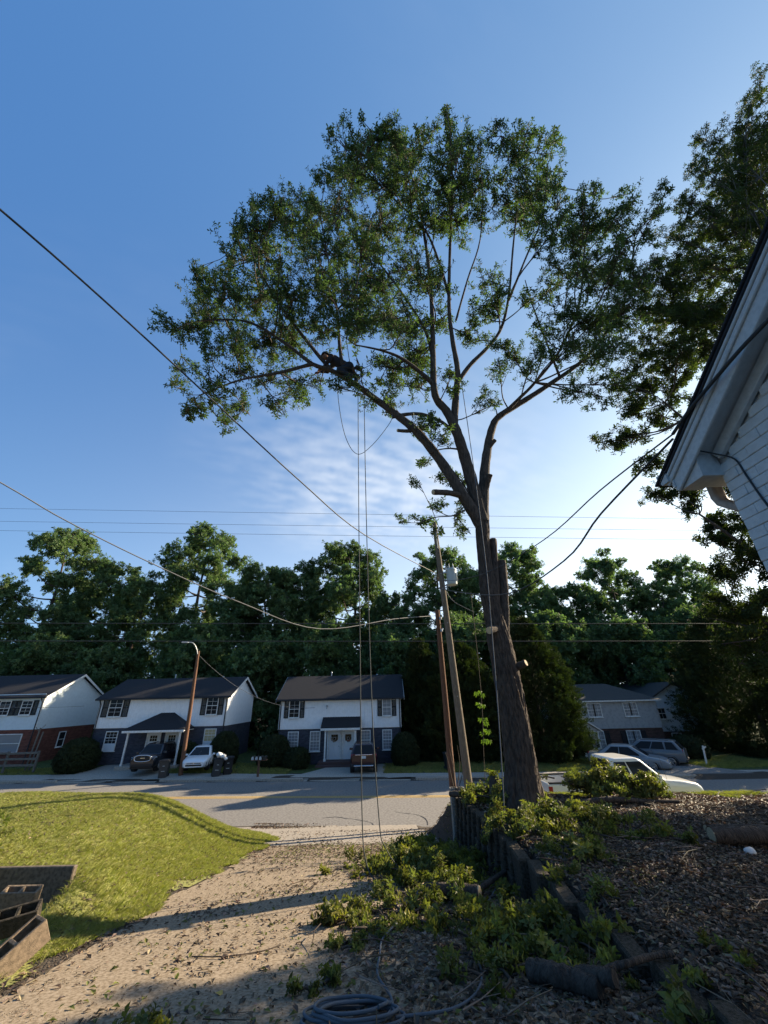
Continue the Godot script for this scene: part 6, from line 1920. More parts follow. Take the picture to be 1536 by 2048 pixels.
# ---------------------------------------------------------------- concrete blocks by the drive
func retaining_walls() -> void:
	var r := RandomNumberGenerator.new()
	r.seed = 61
	var shapes := []
	for k in 4:
		var bm := MB.new()
		bm.bevel(Vector3.ZERO, Vector3(0.385, 0.185, 0.19), 0.018)
		for q in bm.v.size():
			var p := bm.v[q]
			bm.v[q] += Vector3(sin(p.y * 50.0 + k * 2.0 + p.z * 31.0), sin(p.z * 40.0 + p.x * 9.0 + k), sin(p.y * 30.0 + p.x * 11.0 + k * 1.3)) * 0.007
		shapes.append(bm.mesh())
	var t := thing("retaining_wall", "low mossy block retaining wall holding the leaf covered bank right of the driveway", "retaining wall", Vector3(1.9, 1.5, -8.0))
	var f := 2.9
	while f < 12.3:
		var ln := r.randf_range(0.55, 0.8) if f < 8.0 else 0.39
		var x := wall_x(f + ln / 2) + 0.12
		var top := land(wall_x(f) + 0.7, f + ln / 2)
		var foot := drive_h(f) - 0.2
		var rows := 1 if f < 8.0 else int((top - foot) / 0.2)
		for row in rows:
			var hgt := (top - foot - 0.01) / rows
			var bm := MB.new()
			bm.bevel(Vector3.ZERO, Vector3(ln - 0.012, hgt - 0.008, 0.20), 0.022)
			for q in bm.v.size():
				var p := bm.v[q] + Vector3(f, row, 0)
				bm.v[q] += Vector3(sin(p.y * 13.0 + p.z * 31.0), sin(p.z * 40.0 + p.x * 9.0), sin(p.y * 17.0 + p.x * 11.0)) * 0.006
			var o := part(t, "block", bm, M.mossy_block)
			o.position = Vector3(x + r.randf_range(-0.012, 0.012) + 0.02 * row, foot + hgt * (row + 0.5), -(f + ln / 2)) - t.position
			o.rotation = Vector3(r.randf_range(-0.02, 0.02), PI / 2 - 0.09 + r.randf_range(-0.03, 0.03), r.randf_range(-0.02, 0.02))
		f += ln
	# the tall end of hollow blocks next to the street
	var p := thing("block_pillar", "tall pale end of hollow concrete blocks at the street end of the bank, left of the tree foot", "block pillar", Vector3(1.60, 1.10, -12.75), 0.08)
	for row in 7:
		for k in 2:
			var hm := hollow_block(0.39, 0.19, 0.19)
			var o := part(p, "hollow_block", hm, M.pale_block)
			o.position = Vector3(0.2 if k == 0 else 0.28, 0.1 + row * 0.197 - (0.06 if k else 0.0), -0.2 * k + 0.1) + Vector3(r.randf_range(-0.008, 0.008), 0, r.randf_range(-0.008, 0.008))
	# on the left: the slab that holds the lawn, and hollow blocks in front of it
	var s := thing("concrete_slab", "dark concrete slab standing on edge at the end of the lawn, left foreground", "concrete slab", Vector3(-5.9, 2.0, -7.36))
	var sm := MB.new()
	sm.bevel(Vector3(0, 0.27, 0), Vector3(2.46, 0.58, 0.09), 0.012, Basis(Vector3.RIGHT, -0.05))
	part(s, "slab", sm, M.slab)
	var names := ["nearest hollow concrete block, lying on its side at the left edge", "hollow concrete block tilted behind the nearest one, at the left edge", "flat concrete block lying against the dark slab, at the left edge"]
	var spots := [[Vector3(-3.93, 2.40, -5.55), Vector3(0.1, 1.15, 0.5), 1.25], [Vector3(-4.30, 2.50, -5.95), Vector3(0.3, 0.5, 0.1), 1.0], [Vector3(-4.75, 2.50, -6.5), Vector3(0.1, 0.3, -0.1), 1.0]]
	for k in 3:
		var o := thing("concrete_block", names[k], "concrete block", spots[k][0], 0.0, "loose concrete blocks at the left edge")
		part(o, "block", hollow_block(0.40 * spots[k][2], 0.19 * spots[k][2], 0.2), M.block if k != 1 else M.mossy_block)
		o.rotation = spots[k][1]

func hollow_block(l: float, h: float, d: float) -> MB:
	var mb := MB.new()
	var e := 0.032
	for s in [-1.0, 1.0]:
		mb.bevel(Vector3(0, 0, s * (d / 2 - e / 2)), Vector3(l, h, e), 0.006)
	for x in [-l / 2 + e / 2, 0.0, l / 2 - e / 2]:
		mb.bevel(Vector3(x, -0.002, 0), Vector3(e, h - 0.004, d - e * 2 + 0.004), 0.004)
	return mb

# ---------------------------------------------------------------- poles and wires
func sagging(a: Vector3, b: Vector3, sag: float, n := 24) -> Array:
	var out := []
	for k in n + 1:
		var q := float(k) / n
		out.append(a.lerp(b, q) - Vector3.UP * sag * 4.0 * q * (1.0 - q))
	return out

func cable(label: String, path: Array, rad: float, m: Material, group := "", called := "overhead_wire", cat := "wire") -> Node3D:
	var t := thing(called, label, cat, path[0], 0.0, group)
	var mb := MB.new()
	mb.tube(shift(path, path[0]), const_list(path.size(), rad), 6)
	part(t, "strand", mb, m)
	return t

func utilities() -> void:
	# the pale pole with the transformer
	var foot := Vector3(3.12, 0.1, -18.1)
	var t := thing("utility_pole", "tall pale weathered utility pole carrying a grey transformer", "utility pole", foot)
	var path := []
	var rad := []
	for k in 15:
		var q := k / 14.0
		path.append(Vector3(lerpf(0, -0.56, q), lerpf(-0.5, 12.65, q), 0))
		rad.append(lerpf(0.175, 0.115, q))
	var mb := MB.new()
	mb.tube(path, rad, 18)
	part(t, "pole", mb, M.pole_wood)
	mb = MB.new()
	mb.tube([Vector3(-0.53, 12.1, 0.115), Vector3(-0.5, 11.2, 0.13)], [0.018, 0.018], 6)
	mb.tube([Vector3(-0.56, 12.66, 0), Vector3(-0.56, 12.82, 0)], [0.03, 0.045], 8)
	mb.lathe([Vector2(0.02, 0), Vector2(0.06, 0.03), Vector2(0.03, 0.07), Vector2(0.06, 0.1), Vector2(0.02, 0.15), Vector2(0, 0.16)], 10, Vector3(-0.56, 12.82, 0))
	part(t, "top_insulator", mb, M.transformer_grey)
	for y in [9.9, 9.2, 7.6, 4.6]:
		mb = MB.new()
		mb.tube([Vector3(-0.56 * y / 12.65 - 0.02, y, 0.16), Vector3(-0.56 * y / 12.65 - 0.02, y, -0.2)], [0.02, 0.02], 6)
		part(t, "bolt", mb, M.galvanised)
	var tr := part(t, "transformer", can_shape(), M.transformer_grey)
	tr.position = Vector3(0.05, 9.35, 0.05)
	for s in [[-0.08, 0.0], [0.1, 0.05]]:
		mb = MB.new()
		mb.lathe([Vector2(0.03, 0), Vector2(0.055, 0.03), Vector2(0.03, 0.06), Vector2(0.05, 0.09), Vector2(0.025, 0.12), Vector2(0.015, 0.24), Vector2(0, 0.25)], 9, Vector3(s[0], 0.82, s[1]))
		part(tr, "bushing", mb, M.transformer_grey)
	mb = MB.new()
	mb.bevel(Vector3(-0.33, 0.25, -0.02), Vector3(0.2, 0.07, 0.1), 0.01)
	mb.bevel(Vector3(-0.33, 0.62, -0.02), Vector3(0.2, 0.07, 0.1), 0.01)
	part(tr, "bracket", mb, M.galvanised)
	# the shorter brown pole behind it
	t = thing("utility_pole", "shorter dark brown utility pole just left of the pale one", "utility pole", Vector3(2.50, 0.1, -18.6))
	mb = MB.new()
	mb.tube([Vector3(0, -0.4, 0), Vector3(-0.03, 4, 0), Vector3(-0.08, 8.3, 0)], [0.145, 0.125, 0.105], 16)
	part(t, "pole", mb, M.pole_brown)
	for y in [7.9, 7.35]:
		mb = MB.new()
		mb.bevel(Vector3(0.03, y, 0.14), Vector3(0.1, 0.14, 0.1), 0.02)
		part(t, "cable_clamp", mb, M.galvanised)
	# the street lamp across the road
	t = thing("street_lamp", "brown wooden street lamp pole with a small curved arm, in front of the left duplex", "street lamp", Vector3(-14.3, 0.3, -31.4))
	mb = MB.new()
	mb.tube([Vector3(0, -0.4, 0), Vector3(-0.12, 4.0, 0), Vector3(-0.28, 7.95, 0)], [0.15, 0.13, 0.10], 14)
	part(t, "pole", mb, M.pole_brown)
	mb = MB.new()
	mb.tube(curve([Vector3(-0.27, 7.7, 0.08), Vector3(-0.38, 8.15, 0.25), Vector3(-0.62, 8.5, 0.45), Vector3(-0.95, 8.52, 0.6)], 4), const_list(13, 0.035), 7)
	part(t, "arm", mb, M.galvanised)
	mb = MB.new()
	mb.bevel(Vector3(-1.12, 8.52, 0.66), Vector3(0.5, 0.09, 0.2), 0.035, Basis(Vector3.UP, 0.35))
	part(t, "lamp_head", mb, M.galvanised)
	# service drops and line wires
	var tap := Vector3(2.47, 10.0, -18.0)
	cable("thick twisted service cable from the transformer pole up over the left edge of the view", curve([tap, Vector3(-0.68, 9.76, -12.3), Vector3(-2.33, 10.2, -9.3), Vector3(-4.07, 10.9, -6.15), Vector3(-4.98, 11.25, -4.49), Vector3(-5.68, 11.45, -3.22), Vector3(-7.0, 11.7, -0.8)], 5), 0.018, M.cable, "service cables to the houses")
	cable("lower pale service cable sagging in from the left edge to the brown pole", curve([Vector3(-10.4, 10.2, -4.45), Vector3(-8.1, 8.97, -7.0), Vector3(-7.26, 8.49, -7.92), Vector3(-5.98, 7.92, -9.34), Vector3(-4.25, 7.29, -11.25), Vector3(-2.26, 6.85, -13.5), Vector3(0.36, 7.63, -16.3), Vector3(2.42, 8.15, -18.6)], 6), 0.014, M.light_cable, "service cables to the houses")
	cable("upper of the two service wires between the pole and the white brick eave", curve([Vector3(2.76, 6.9, -3.01), Vector3(2.67, 6.95, -4.2), Vector3(2.6, 6.97, -5.9), Vector3(2.54, 7.4, -9.0), Vector3(2.5, 8.3, -13.0), Vector3(2.5, 9.7, -18.0)], 5), 0.009, M.cable, "service wires to the white brick house")
	cable("lower, looser service wire between the pole and the white brick eave", curve([Vector3(2.76, 6.9, -3.01) - Vector3(0, 0.04, 0.02), Vector3(2.66, 6.68, -4.3), Vector3(2.6, 6.44, -5.4), Vector3(2.54, 6.6, -8.0), Vector3(2.48, 7.6, -12.0), Vector3(2.5, 9.3, -18.0)], 5), 0.012, M.cable, "service wires to the white brick house")
	cable("thick black wire running up along the rake of the white brick house", curve([Vector3(2.76, 6.9, -3.01), Vector3(2.76, 6.97, -2.75), Vector3(2.76, 7.01, -2.48), Vector3(2.76, 7.05, -2.16), Vector3(2.76, 7.06, -1.91), Vector3(2.76, 7.08, -1.66)], 4), 0.016, M.cable)
	cable("dangling loop of wire on the pale pole below the transformer", curve([tap + Vector3(0.15, -0.1, 0.15), tap + Vector3(0.33, -0.85, 0.15), tap + Vector3(0.62, -1.35, 0.2), tap + Vector3(1.05, -1.65, 0.25), tap + Vector3(1.5, -1.9, 0.3)], 4), 0.013, M.light_cable)
	for k in 3:
		var rw = [[15.25, 12.4, "highest"], [14.44, 11.8, "middle"], [13.87, 11.32, "lowest"]][k]
		var p0 := Vector3(-21.5, rw[0], -19.86)
		var p1 := Vector3(15.3, rw[1], -17.1)
		var d := p1 - p0
		cable(rw[2] + " of the three thin line wires crossing the sky above the wood", sagging(p0 - d * 1.6, p1 + d * 1.6, 0.25, 40), 0.008, M.cable, "line wires across the sky")
	for k in 2:
		var p0 := Vector3(-17.3, 8.63 - 0.87 * k, -20.1)
		var p1 := Vector3(11.9, 7.59 - 0.75 * k, -17.9)
		var d := p1 - p0
		cable(["upper", "lower"][k] + " of the two thick dark wires crossing in front of the wood", sagging(p0 - d * 1.6, p1 + d * 1.6, 0.15, 40), 0.018, M.cable, "dark wires in front of the wood")
	cable("thin wire from the street lamp arm to the middle duplex", sagging(Vector3(-14.55, 8.0, -31.4), Vector3(-5.9, 4.1, -34.7), -0.0 + 1.1, 16), 0.012, M.light_cable)
	cable("thin wire strung across the upper front of the brick duplex", sagging(Vector3(-40, 6.0, -33.2), Vector3(-24.4, 4.6, -34.4), 0.5, 12), 0.012, M.light_cable)

func can_shape() -> MB:
	var mb := MB.new()
	mb.lathe([Vector2(0, 0.0), Vector2(0.2, 0.0), Vector2(0.235, 0.03), Vector2(0.24, 0.12), Vector2(0.25, 0.13), Vector2(0.24, 0.14), Vector2(0.24, 0.68), Vector2(0.262, 0.70), Vector2(0.262, 0.75), Vector2(0.235, 0.80), Vector2(0.1, 0.84), Vector2(0, 0.85)], 24)
	for k in 5:
		mb.bevel(Vector3(0.24 * cos(k * 0.35 - 0.7), 0.36, -0.24 * sin(k * 0.35 - 0.7)), Vector3(0.07, 0.4, 0.012), 0.004, Basis(Vector3.UP, k * 0.35 - 0.7))
	return mb

# ---------------------------------------------------------------- bins, mailboxes, fence
func wheelie_bin(label: String, at: Vector3, turn: float, m: Material) -> Node3D:
	var t := thing("wheeled_bin", label, "bin", at, turn, "wheeled bins at the kerb")
	var mb := MB.new()
	var rings := []
	for q in [[0.0, 0.23, 0.25], [0.06, 0.25, 0.27], [0.5, 0.275, 0.31], [0.92, 0.30, 0.36], [0.94, 0.325, 0.385], [1.0, 0.325, 0.385]]:
		var w: float = q[1]
		var d: float = q[2]
		var c := 0.05
		var ring := []
		for p in [[w, -d + c], [w, d - c], [w - c, d], [-w + c, d], [-w, d - c], [-w, -d + c], [-w + c, -d], [w - c, -d]]:
			ring.append(Vector3(p[0], q[0], p[1]))
		ring.reverse()
		rings.append(ring)
	mb.loft(rings)
	part(t, "bin_body", mb, m)
	mb = MB.new()
	mb.bevel(Vector3(0, 1.03, 0.0), Vector3(0.68, 0.05, 0.80), 0.02)
	mb.bevel(Vector3(0, 1.06, 0.02), Vector3(0.5, 0.05, 0.6), 0.02)
	part(t, "lid", mb, M.bin_dark)
	for s in [-1.0, 1.0]:
		mb = MB.new()
		mb.lathe([Vector2(0.0, -0.03), Vector2(0.12, -0.03), Vector2(0.13, 0.0), Vector2(0.12, 0.03), Vector2(0, 0.03)], 16, Vector3(s * 0.27, 0.13, -0.27), Basis(Vector3.BACK, PI / 2))
		part(t, "wheel", mb, M.tyre)
	mb = MB.new()
	mb.tube([Vector3(-0.26, 0.97, -0.38), Vector3(-0.26, 1.0, -0.46), Vector3(0.26, 1.0, -0.46), Vector3(0.26, 0.97, -0.38)], [0.02, 0.02, 0.02, 0.02], 6)
	part(t, "handle", mb, M.bin_dark)
	for y in [0.72, 0.42]:
		mb = MB.new()
		mb.bevel(Vector3(0, y, 0.325 + 0.06 * (y - 0.5)), Vector3(0.22 if y < 0.5 else 0.14, 0.035, 0.02), 0.006)
		part(t, "label_plate", mb, M.transformer_grey)
	return t

func street_things() -> void:
	wheelie_bin("dark wheeled bin at the kerb left of the street lamp pole", Vector3(-15.3, land(-15.3, 31.0), -31.0), 0.25, M.bin_plastic)
	wheelie_bin("dark wheeled bin leaning at the kerb with white bags under its lid", Vector3(-11.75, land(-11.7, 31.0), -31.0), 0.35, M.bin_plastic).rotation.z = -0.1
	wheelie_bin("black bin close behind the one with white bags", Vector3(-11.15, land(-11.1, 31.5), -31.5), 0.3, M.bin_dark)
	wheelie_bin("black bin in the dark shade right of the middle duplex, left of the brown pole", Vector3(4.05, land(4.0, 31.3), -31.3), 0.1, M.bin_dark)
	var bag := thing("rubbish_bag", "crumpled white bags poking out on top of the leaning bin", "rubbish bag", Vector3(-11.55, 1.28, -30.95))
	var nz := FastNoiseLite.new()
	nz.seed = 4
	nz.frequency = 5.0
	for q in [[Vector3(-0.12, 0.12, 0), 0.2], [Vector3(0.2, 0.05, 0.05), 0.18], [Vector3(0.36, -0.1, 0.0), 0.13]]:
		var sp := SphereMesh.new()
		sp.radial_segments = 18
		sp.rings = 10
		sp.radius = q[1]
		sp.height = q[1] * 1.5
		var arr := sp.get_mesh_arrays()
		var vs: PackedVector3Array = arr[Mesh.ARRAY_VERTEX]
		for k in vs.size():
			vs[k] *= 1.0 + 0.45 * nz.get_noise_3dv(vs[k] + q[0])
		arr[Mesh.ARRAY_VERTEX] = vs
		var am := ArrayMesh.new()
		am.add_surface_from_arrays(Mesh.PRIMITIVE_TRIANGLES, arr)
		part(bag, "bag", am, M.bag_white).position = q[0]
	# mailboxes on one post
	var t := thing("mailbox_stand", "row of four dark mailboxes on a single wooden post at the kerb", "mailboxes", Vector3(-8.75, land(-8.75, 30.5), -30.5))
	var mb := MB.new()
	mb.bevel(Vector3(0, 0.45, 0), Vector3(0.13, 1.1, 0.13), 0.015)
	part(t, "post", mb, M.mailbox_brown)
	mb = MB.new()
	mb.bevel(Vector3(0, 0.98, 0), Vector3(1.05, 0.05, 0.4), 0.012)
	mb.bevel(Vector3(0, 0.90, 0), Vector3(0.1, 0.1, 0.36), 0.012)
	part(t, "shelf", mb, M.mailbox_brown)
	for k in 4:
		mb = MB.new()
		var prof := [Vector2(-0.085, 0), Vector2(0.085, 0), Vector2(0.085, 0.12)]
		for a in 7:
			prof.append(Vector2(0.085 * cos(PI * (a + 0.5) / 7.0), 0.12 + 0.085 * sin(PI * (a + 0.5) / 7.0)))
		prof.append(Vector2(-0.085, 0.12))
		mb.prism(prof, -0.24, 0.24)
		var o := part(t, "mailbox", mb, M.mailbox_dark)
		o.position = Vector3(-0.39 + k * 0.26, 1.008, 0.02)
		mb = MB.new()
		mb.prism([Vector2(-0.08, 0.005), Vector2(0.08, 0.005), Vector2(0.08, 0.12), Vector2(0.04, 0.19), Vector2(-0.04, 0.19), Vector2(-0.08, 0.12)], 0.24, 0.255)
		part(o, "mailbox_door", mb, M.transformer_grey if k < 3 else M.mailbox_dark)
	# rail fence in front of the brick duplex
	t = thing("rail_fence", "grey three rail wooden fence in front of the brick duplex at the left edge", "fence", Vector3(-29.0, 0.4, -33.3))
	var posts := [-9.0, -6.6, -4.2, -1.8, 0.75, 3.0]
	for x in posts:
		mb = MB.new()
		mb.bevel(Vector3(x, 0.6, 0), Vector3(0.14, 1.35, 0.14), 0.012)
		part(t, "fence_post", mb, M.fence_wood)
	for k in posts.size() - 1:
		for y in [0.38, 0.78, 1.16]:
			mb = MB.new()
			mb.bevel(Vector3((posts[k] + posts[k + 1]) / 2, y + 0.02 * sin(k * 3.0 + y * 9.0), 0.09), Vector3(posts[k + 1] - posts[k] - 0.01, 0.14, 0.04), 0.008, Basis(Vector3.BACK, 0.012 * sin(k * 2.0 + y * 5.0)))
			part(t, "rail", mb, M.fence_wood)
	# leaning meter posts by the brick duplex corner
	t = thing("leaning_posts", "pair of dark leaning posts with a wire bracket at the corner of the brick duplex", "post", Vector3(-27.2, 0.45, -34.0))
	for s in [[0.0, 0.35], [0.28, 0.42]]:
		mb = MB.new()
		mb.tube([Vector3(s[0], -0.2, 0), Vector3(s[0] + s[1] * 0.5, 2.7 - s[0], 0)], [0.06, 0.05], 8)
		part(t, "post", mb, M.fence_wood)
	mb = MB.new()
	mb.tube([Vector3(-0.2, 2.75, 0), Vector3(0.15, 2.45, 0.05), Vector3(0.5, 2.9, 0)], [0.02, 0.02, 0.02], 6)
	part(t, "bracket", mb, M.fence_wood)
	# white sign post by the right cedar
	t = thing("white_post", "short white leaning post on the grass left of the huge dark cedar", "post", Vector3(21.4, land(21.4, 31.0), -31.0), 0.0)
	mb = MB.new()
	mb.bevel(Vector3(0, 0.55, 0), Vector3(0.11, 1.2, 0.06), 0.01, Basis(Vector3.BACK, -0.12))
	mb.bevel(Vector3(0.08, 1.02, 0.05), Vector3(0.34, 0.09, 0.03), 0.008, Basis(Vector3.BACK, 0.5))
	part(t, "post", mb, M.stone_white)

# ---------------------------------------------------------------- the climber: one continuous body, then clothes as their own surfaces
func capsules(bones: Array, cell: float, blend: float) -> ArrayMesh:      # bones: [from, to, r0, r1]; a smooth union meshed by surface nets
	var lo := Vector3.ONE * 1e9
	var hi := -lo
	for b in bones:
		for e in 2:
			var q := Vector3.ONE * (maxf(b[2], b[3]) + cell * 2.5)
			lo = lo.min(b[e] - q)
			hi = hi.max(b[e] + q)
	var n := Vector3i(((hi - lo) / cell).ceil()) + Vector3i.ONE
	var f := PackedFloat32Array()
	f.resize(n.x * n.y * n.z)
	f.fill(1.0)
	var fd := func(p: Vector3) -> float:
		var d := 1.0
		for b in bones:
			var ab: Vector3 = b[1] - b[0]
			var t := clampf((p - b[0]).dot(ab) / maxf(ab.length_squared(), 1e-9), 0, 1)
			var q: float = p.distance_to(b[0] + ab * t) - lerpf(b[2], b[3], t)
			var h := clampf(0.5 + 0.5 * (d - q) / blend, 0, 1)
			d = lerpf(d, q, h) - blend * h * (1.0 - h)
		return d
	var done := PackedByteArray()
	done.resize(f.size())
	for b in bones:
		var q := Vector3.ONE * (maxf(b[2], b[3]) + cell * 2.0)
		var a := Vector3i(((b[0].min(b[1]) - q - lo) / cell).floor()).clamp(Vector3i.ZERO, n - Vector3i.ONE)
		var z := Vector3i(((b[0].max(b[1]) + q - lo) / cell).ceil()).clamp(Vector3i.ZERO, n - Vector3i.ONE)
		for k in range(a.z, z.z + 1):
			for j in range(a.y, z.y + 1):
				for i in range(a.x, z.x + 1):
					var at := (k * n.y + j) * n.x + i
					if not done[at]:
						done[at] = 1
						f[at] = fd.call(lo + Vector3(i, j, k) * cell)
	var mb := MB.new()
	var ids := {}
	var corner := [Vector3i(0, 0, 0), Vector3i(1, 0, 0), Vector3i(0, 1, 0), Vector3i(1, 1, 0), Vector3i(0, 0, 1), Vector3i(1, 0, 1), Vector3i(0, 1, 1), Vector3i(1, 1, 1)]
	var edges := [[0, 1], [2, 3], [4, 5], [6, 7], [0, 2], [1, 3], [4, 6], [5, 7], [0, 4], [1, 5], [2, 6], [3, 7]]
	for k in n.z - 1:
		for j in n.y - 1:
			for i in n.x - 1:
				var v := []
				var neg := 0
				for c in corner:
					var x: float = f[((k + c.z) * n.y + j + c.y) * n.x + i + c.x]
					v.append(x)
					neg += int(x < 0.0)
				if neg == 0 or neg == 8:
					continue
				var sum := Vector3.ZERO
				var m := 0
				for e in edges:
					var va: float = v[e[0]]
					var vb: float = v[e[1]]
					if (va < 0.0) != (vb < 0.0):
						sum += Vector3(corner[e[0]]).lerp(Vector3(corner[e[1]]), va / (va - vb))
						m += 1
				var p := lo + (Vector3(i, j, k) + sum / m) * cell
				var g := Vector3(v[1] + v[3] + v[5] + v[7] - v[0] - v[2] - v[4] - v[6], v[2] + v[3] + v[6] + v[7] - v[0] - v[1] - v[4] - v[5], v[4] + v[5] + v[6] + v[7] - v[0] - v[1] - v[2] - v[3])
				ids[(k * n.y + j) * n.x + i] = mb.vert(p, g.normalized())
	var st := [1, n.x, n.x * n.y]
	for at in ids:
		var k: int = at / (n.x * n.y)
		var j: int = (at / n.x) % n.y
		var i: int = at % n.x
		for ax in 3:
			var o := Vector3i(i, j, k)
			var u: int = (ax + 1) % 3
			var w: int = (ax + 2) % 3
			if o[u] == 0 or o[w] == 0:
				continue
			var f0 := f[at]
			var f1 := f[at + st[ax]]
			if (f0 < 0.0) == (f1 < 0.0):
				continue
			var q := [at, at - st[u], at - st[u] - st[w], at - st[w]]
			if not (ids.has(q[1]) and ids.has(q[2]) and ids.has(q[3])):
				continue
			var a: int = ids[q[0]]
			var b: int = ids[q[1]]
			var c: int = ids[q[2]]
			var d: int = ids[q[3]]
			if f0 < 0.0:
				mb.face(a, b, c)
				mb.face(a, c, d)
			else:
				mb.face(a, c, b)
				mb.face(a, d, c)
	return mb.mesh()

func climber() -> void:
	# crouched along the left limb: hips over the limb, trunk leaning left along it, both hands on the wood
	var base := Vector3(-1.05, 13.98, -9.42)
	var t := thing("person", "person in dark clothes and helmet crouched on a limb high in the pruned tree", "person", base)
	var hip := Vector3(0.02, 0.52, 0.0)
	var chest := Vector3(-0.50, 0.90, 0.02)
	var neck := Vector3(-0.68, 0.97, 0.03)
	var head := Vector3(-0.80, 1.02, 0.06)
	var hip_l := hip + Vector3(0.0, -0.02, 0.13)
	var hip_r := hip + Vector3(0.02, -0.02, -0.13)
	var knee_l := Vector3(-0.28, 0.24, 0.24)
	var foot_l := Vector3(0.06, 0.0, 0.17)
	var knee_r := Vector3(0.26, 0.30, -0.16)
	var foot_r := Vector3(0.20, -0.12, -0.10)
	var sh_l := Vector3(-0.58, 0.88, 0.20)
	var sh_r := Vector3(-0.56, 0.90, -0.17)
	var el_l := Vector3(-0.66, 0.60, 0.26)
	var ha_l := Vector3(-0.86, 0.42, 0.12)
	var el_r := Vector3(-0.74, 0.66, -0.22)
	var ha_r := Vector3(-1.0, 0.52, -0.10)
	var skin := [[neck, head, 0.055, 0.06], [head, head + Vector3(-0.02, 0.05, 0.0), 0.10, 0.095], [head + Vector3(-0.06, -0.05, 0), head + Vector3(-0.07, -0.04, 0), 0.055, 0.05], [head + Vector3(-0.10, 0.0, 0), head + Vector3(-0.125, -0.015, 0), 0.02, 0.016], [el_l, ha_l, 0.042, 0.030], [el_r, ha_r, 0.042, 0.030]]
	for s in [1.0, -1.0]:
		skin.append([head + Vector3(0.0, 0.0, s * 0.10), head + Vector3(0.0, 0.03, s * 0.105), 0.02, 0.022])
	for h in [[ha_l, 1.0], [ha_r, -1.0]]:
		var o: Vector3 = h[0]
		skin.append([o, o + Vector3(-0.07, -0.03, 0), 0.036, 0.034])
		for k in 4:
			var a: Vector3 = o + Vector3(-0.09 + 0.003 * k, -0.03, (k - 1.5) * 0.024)
			var ln: float = [0.034, 0.042, 0.040, 0.030][k]
			var b: Vector3 = a + Vector3(-ln, -0.02, 0)
			skin.append([a, b, 0.011, 0.010])
			skin.append([b, b + Vector3(-ln * 0.5, -ln * 0.8, 0), 0.010, 0.009])
		skin.append([o + Vector3(-0.03, -0.02, h[1] * 0.035), o + Vector3(-0.085, -0.06, h[1] * 0.06), 0.014, 0.011])
	part(t, "body", capsules(skin, 0.011, 0.02), M.skin)
	part(t, "shirt", capsules([[hip + Vector3(-0.06, 0.06, 0), chest, 0.15, 0.17], [chest, neck, 0.16, 0.07], [chest, sh_l, 0.13, 0.085], [chest, sh_r, 0.13, 0.085], [sh_l, el_l, 0.08, 0.062], [sh_r, el_r, 0.08, 0.062], [el_l, el_l.lerp(ha_l, 0.75), 0.06, 0.048], [el_r, el_r.lerp(ha_r, 0.75), 0.06, 0.048]], 0.016, 0.05), M.shirt)
	part(t, "trousers", capsules([[hip_l, hip_r, 0.15, 0.15], [hip, hip + Vector3(-0.1, 0.06, 0), 0.15, 0.15], [hip_l, knee_l, 0.125, 0.085], [hip_r, knee_r, 0.125, 0.085], [knee_l, foot_l + Vector3(-0.02, 0.09, 0), 0.085, 0.06], [knee_r, foot_r + Vector3(0, 0.09, 0), 0.085, 0.06]], 0.016, 0.05), M.trousers)
	for fo in [foot_l, foot_r]:
		part(t, "boot", capsules([[fo + Vector3(0.03, 0.10, 0), fo + Vector3(0.03, 0.04, 0), 0.055, 0.055], [fo + Vector3(0.05, 0.03, 0), fo + Vector3(-0.16, 0.02, 0.01), 0.05, 0.042]], 0.013, 0.03), M.plastic_black)
	var hm := MB.new()
	hm.lathe([Vector2(0.155, -0.01), Vector2(0.15, 0.01), Vector2(0.132, 0.02), Vector2(0.125, 0.06), Vector2(0.10, 0.11), Vector2(0.055, 0.14), Vector2(0, 0.148)], 18, head + Vector3(0.0, 0.05, 0), Basis(Vector3.BACK, 0.25))
	part(t, "helmet", hm, M.helmet)
	var am := MB.new()
	var ring := []
	for k in 17:
		var a := TAU * k / 16.0
		ring.append(hip + Vector3(-0.03, 0.04, 0) + Vector3(cos(a) * 0.10, cos(a) * -0.11, 0) + Vector3(0, 0, sin(a) * 0.2) + Vector3(0.09 * cos(a), 0.06 * cos(a), 0))
	am.tube(ring, const_list(17, 0.028), 6, false)
	am.tube([hip + Vector3(0.12, -0.05, 0.14), hip + Vector3(0.16, -0.28, 0.16)], [0.05, 0.045], 7)
	part(t, "harness", am, M.harness)
	var bm := MB.new()
	bm.bevel(hip + Vector3(0.30, 0.0, 0.02), Vector3(0.26, 0.16, 0.12), 0.03, Basis(Vector3.BACK, -0.5))
	bm.bevel(hip + Vector3(0.40, -0.22, 0.04), Vector3(0.07, 0.38, 0.02), 0.006, Basis(Vector3.BACK, 0.15))
	var saw := thing("chainsaw", "small dark chainsaw hanging from the climber's harness in the tree", "chainsaw", base)
	part(saw, "motor_and_bar", bm, M.plastic_black)

# ---------------------------------------------------------------- ropes
func rope(label: String, pts: Array, rad: float, m: Material, group := "", called := "rope") -> Node3D:
	var t := thing(called, label, "rope", pts[0], 0.0, group)
	var p := curve(shift(pts, pts[0]), 6)
	var mb := MB.new()
	mb.tube(p, const_list(p.size(), rad), 6)
	part(t, "strand", mb, m)
	return t

func on_land(x: float, z: float, lift := 0.03) -> Vector3:
	return Vector3(x, land(x, -z) + lift, z)

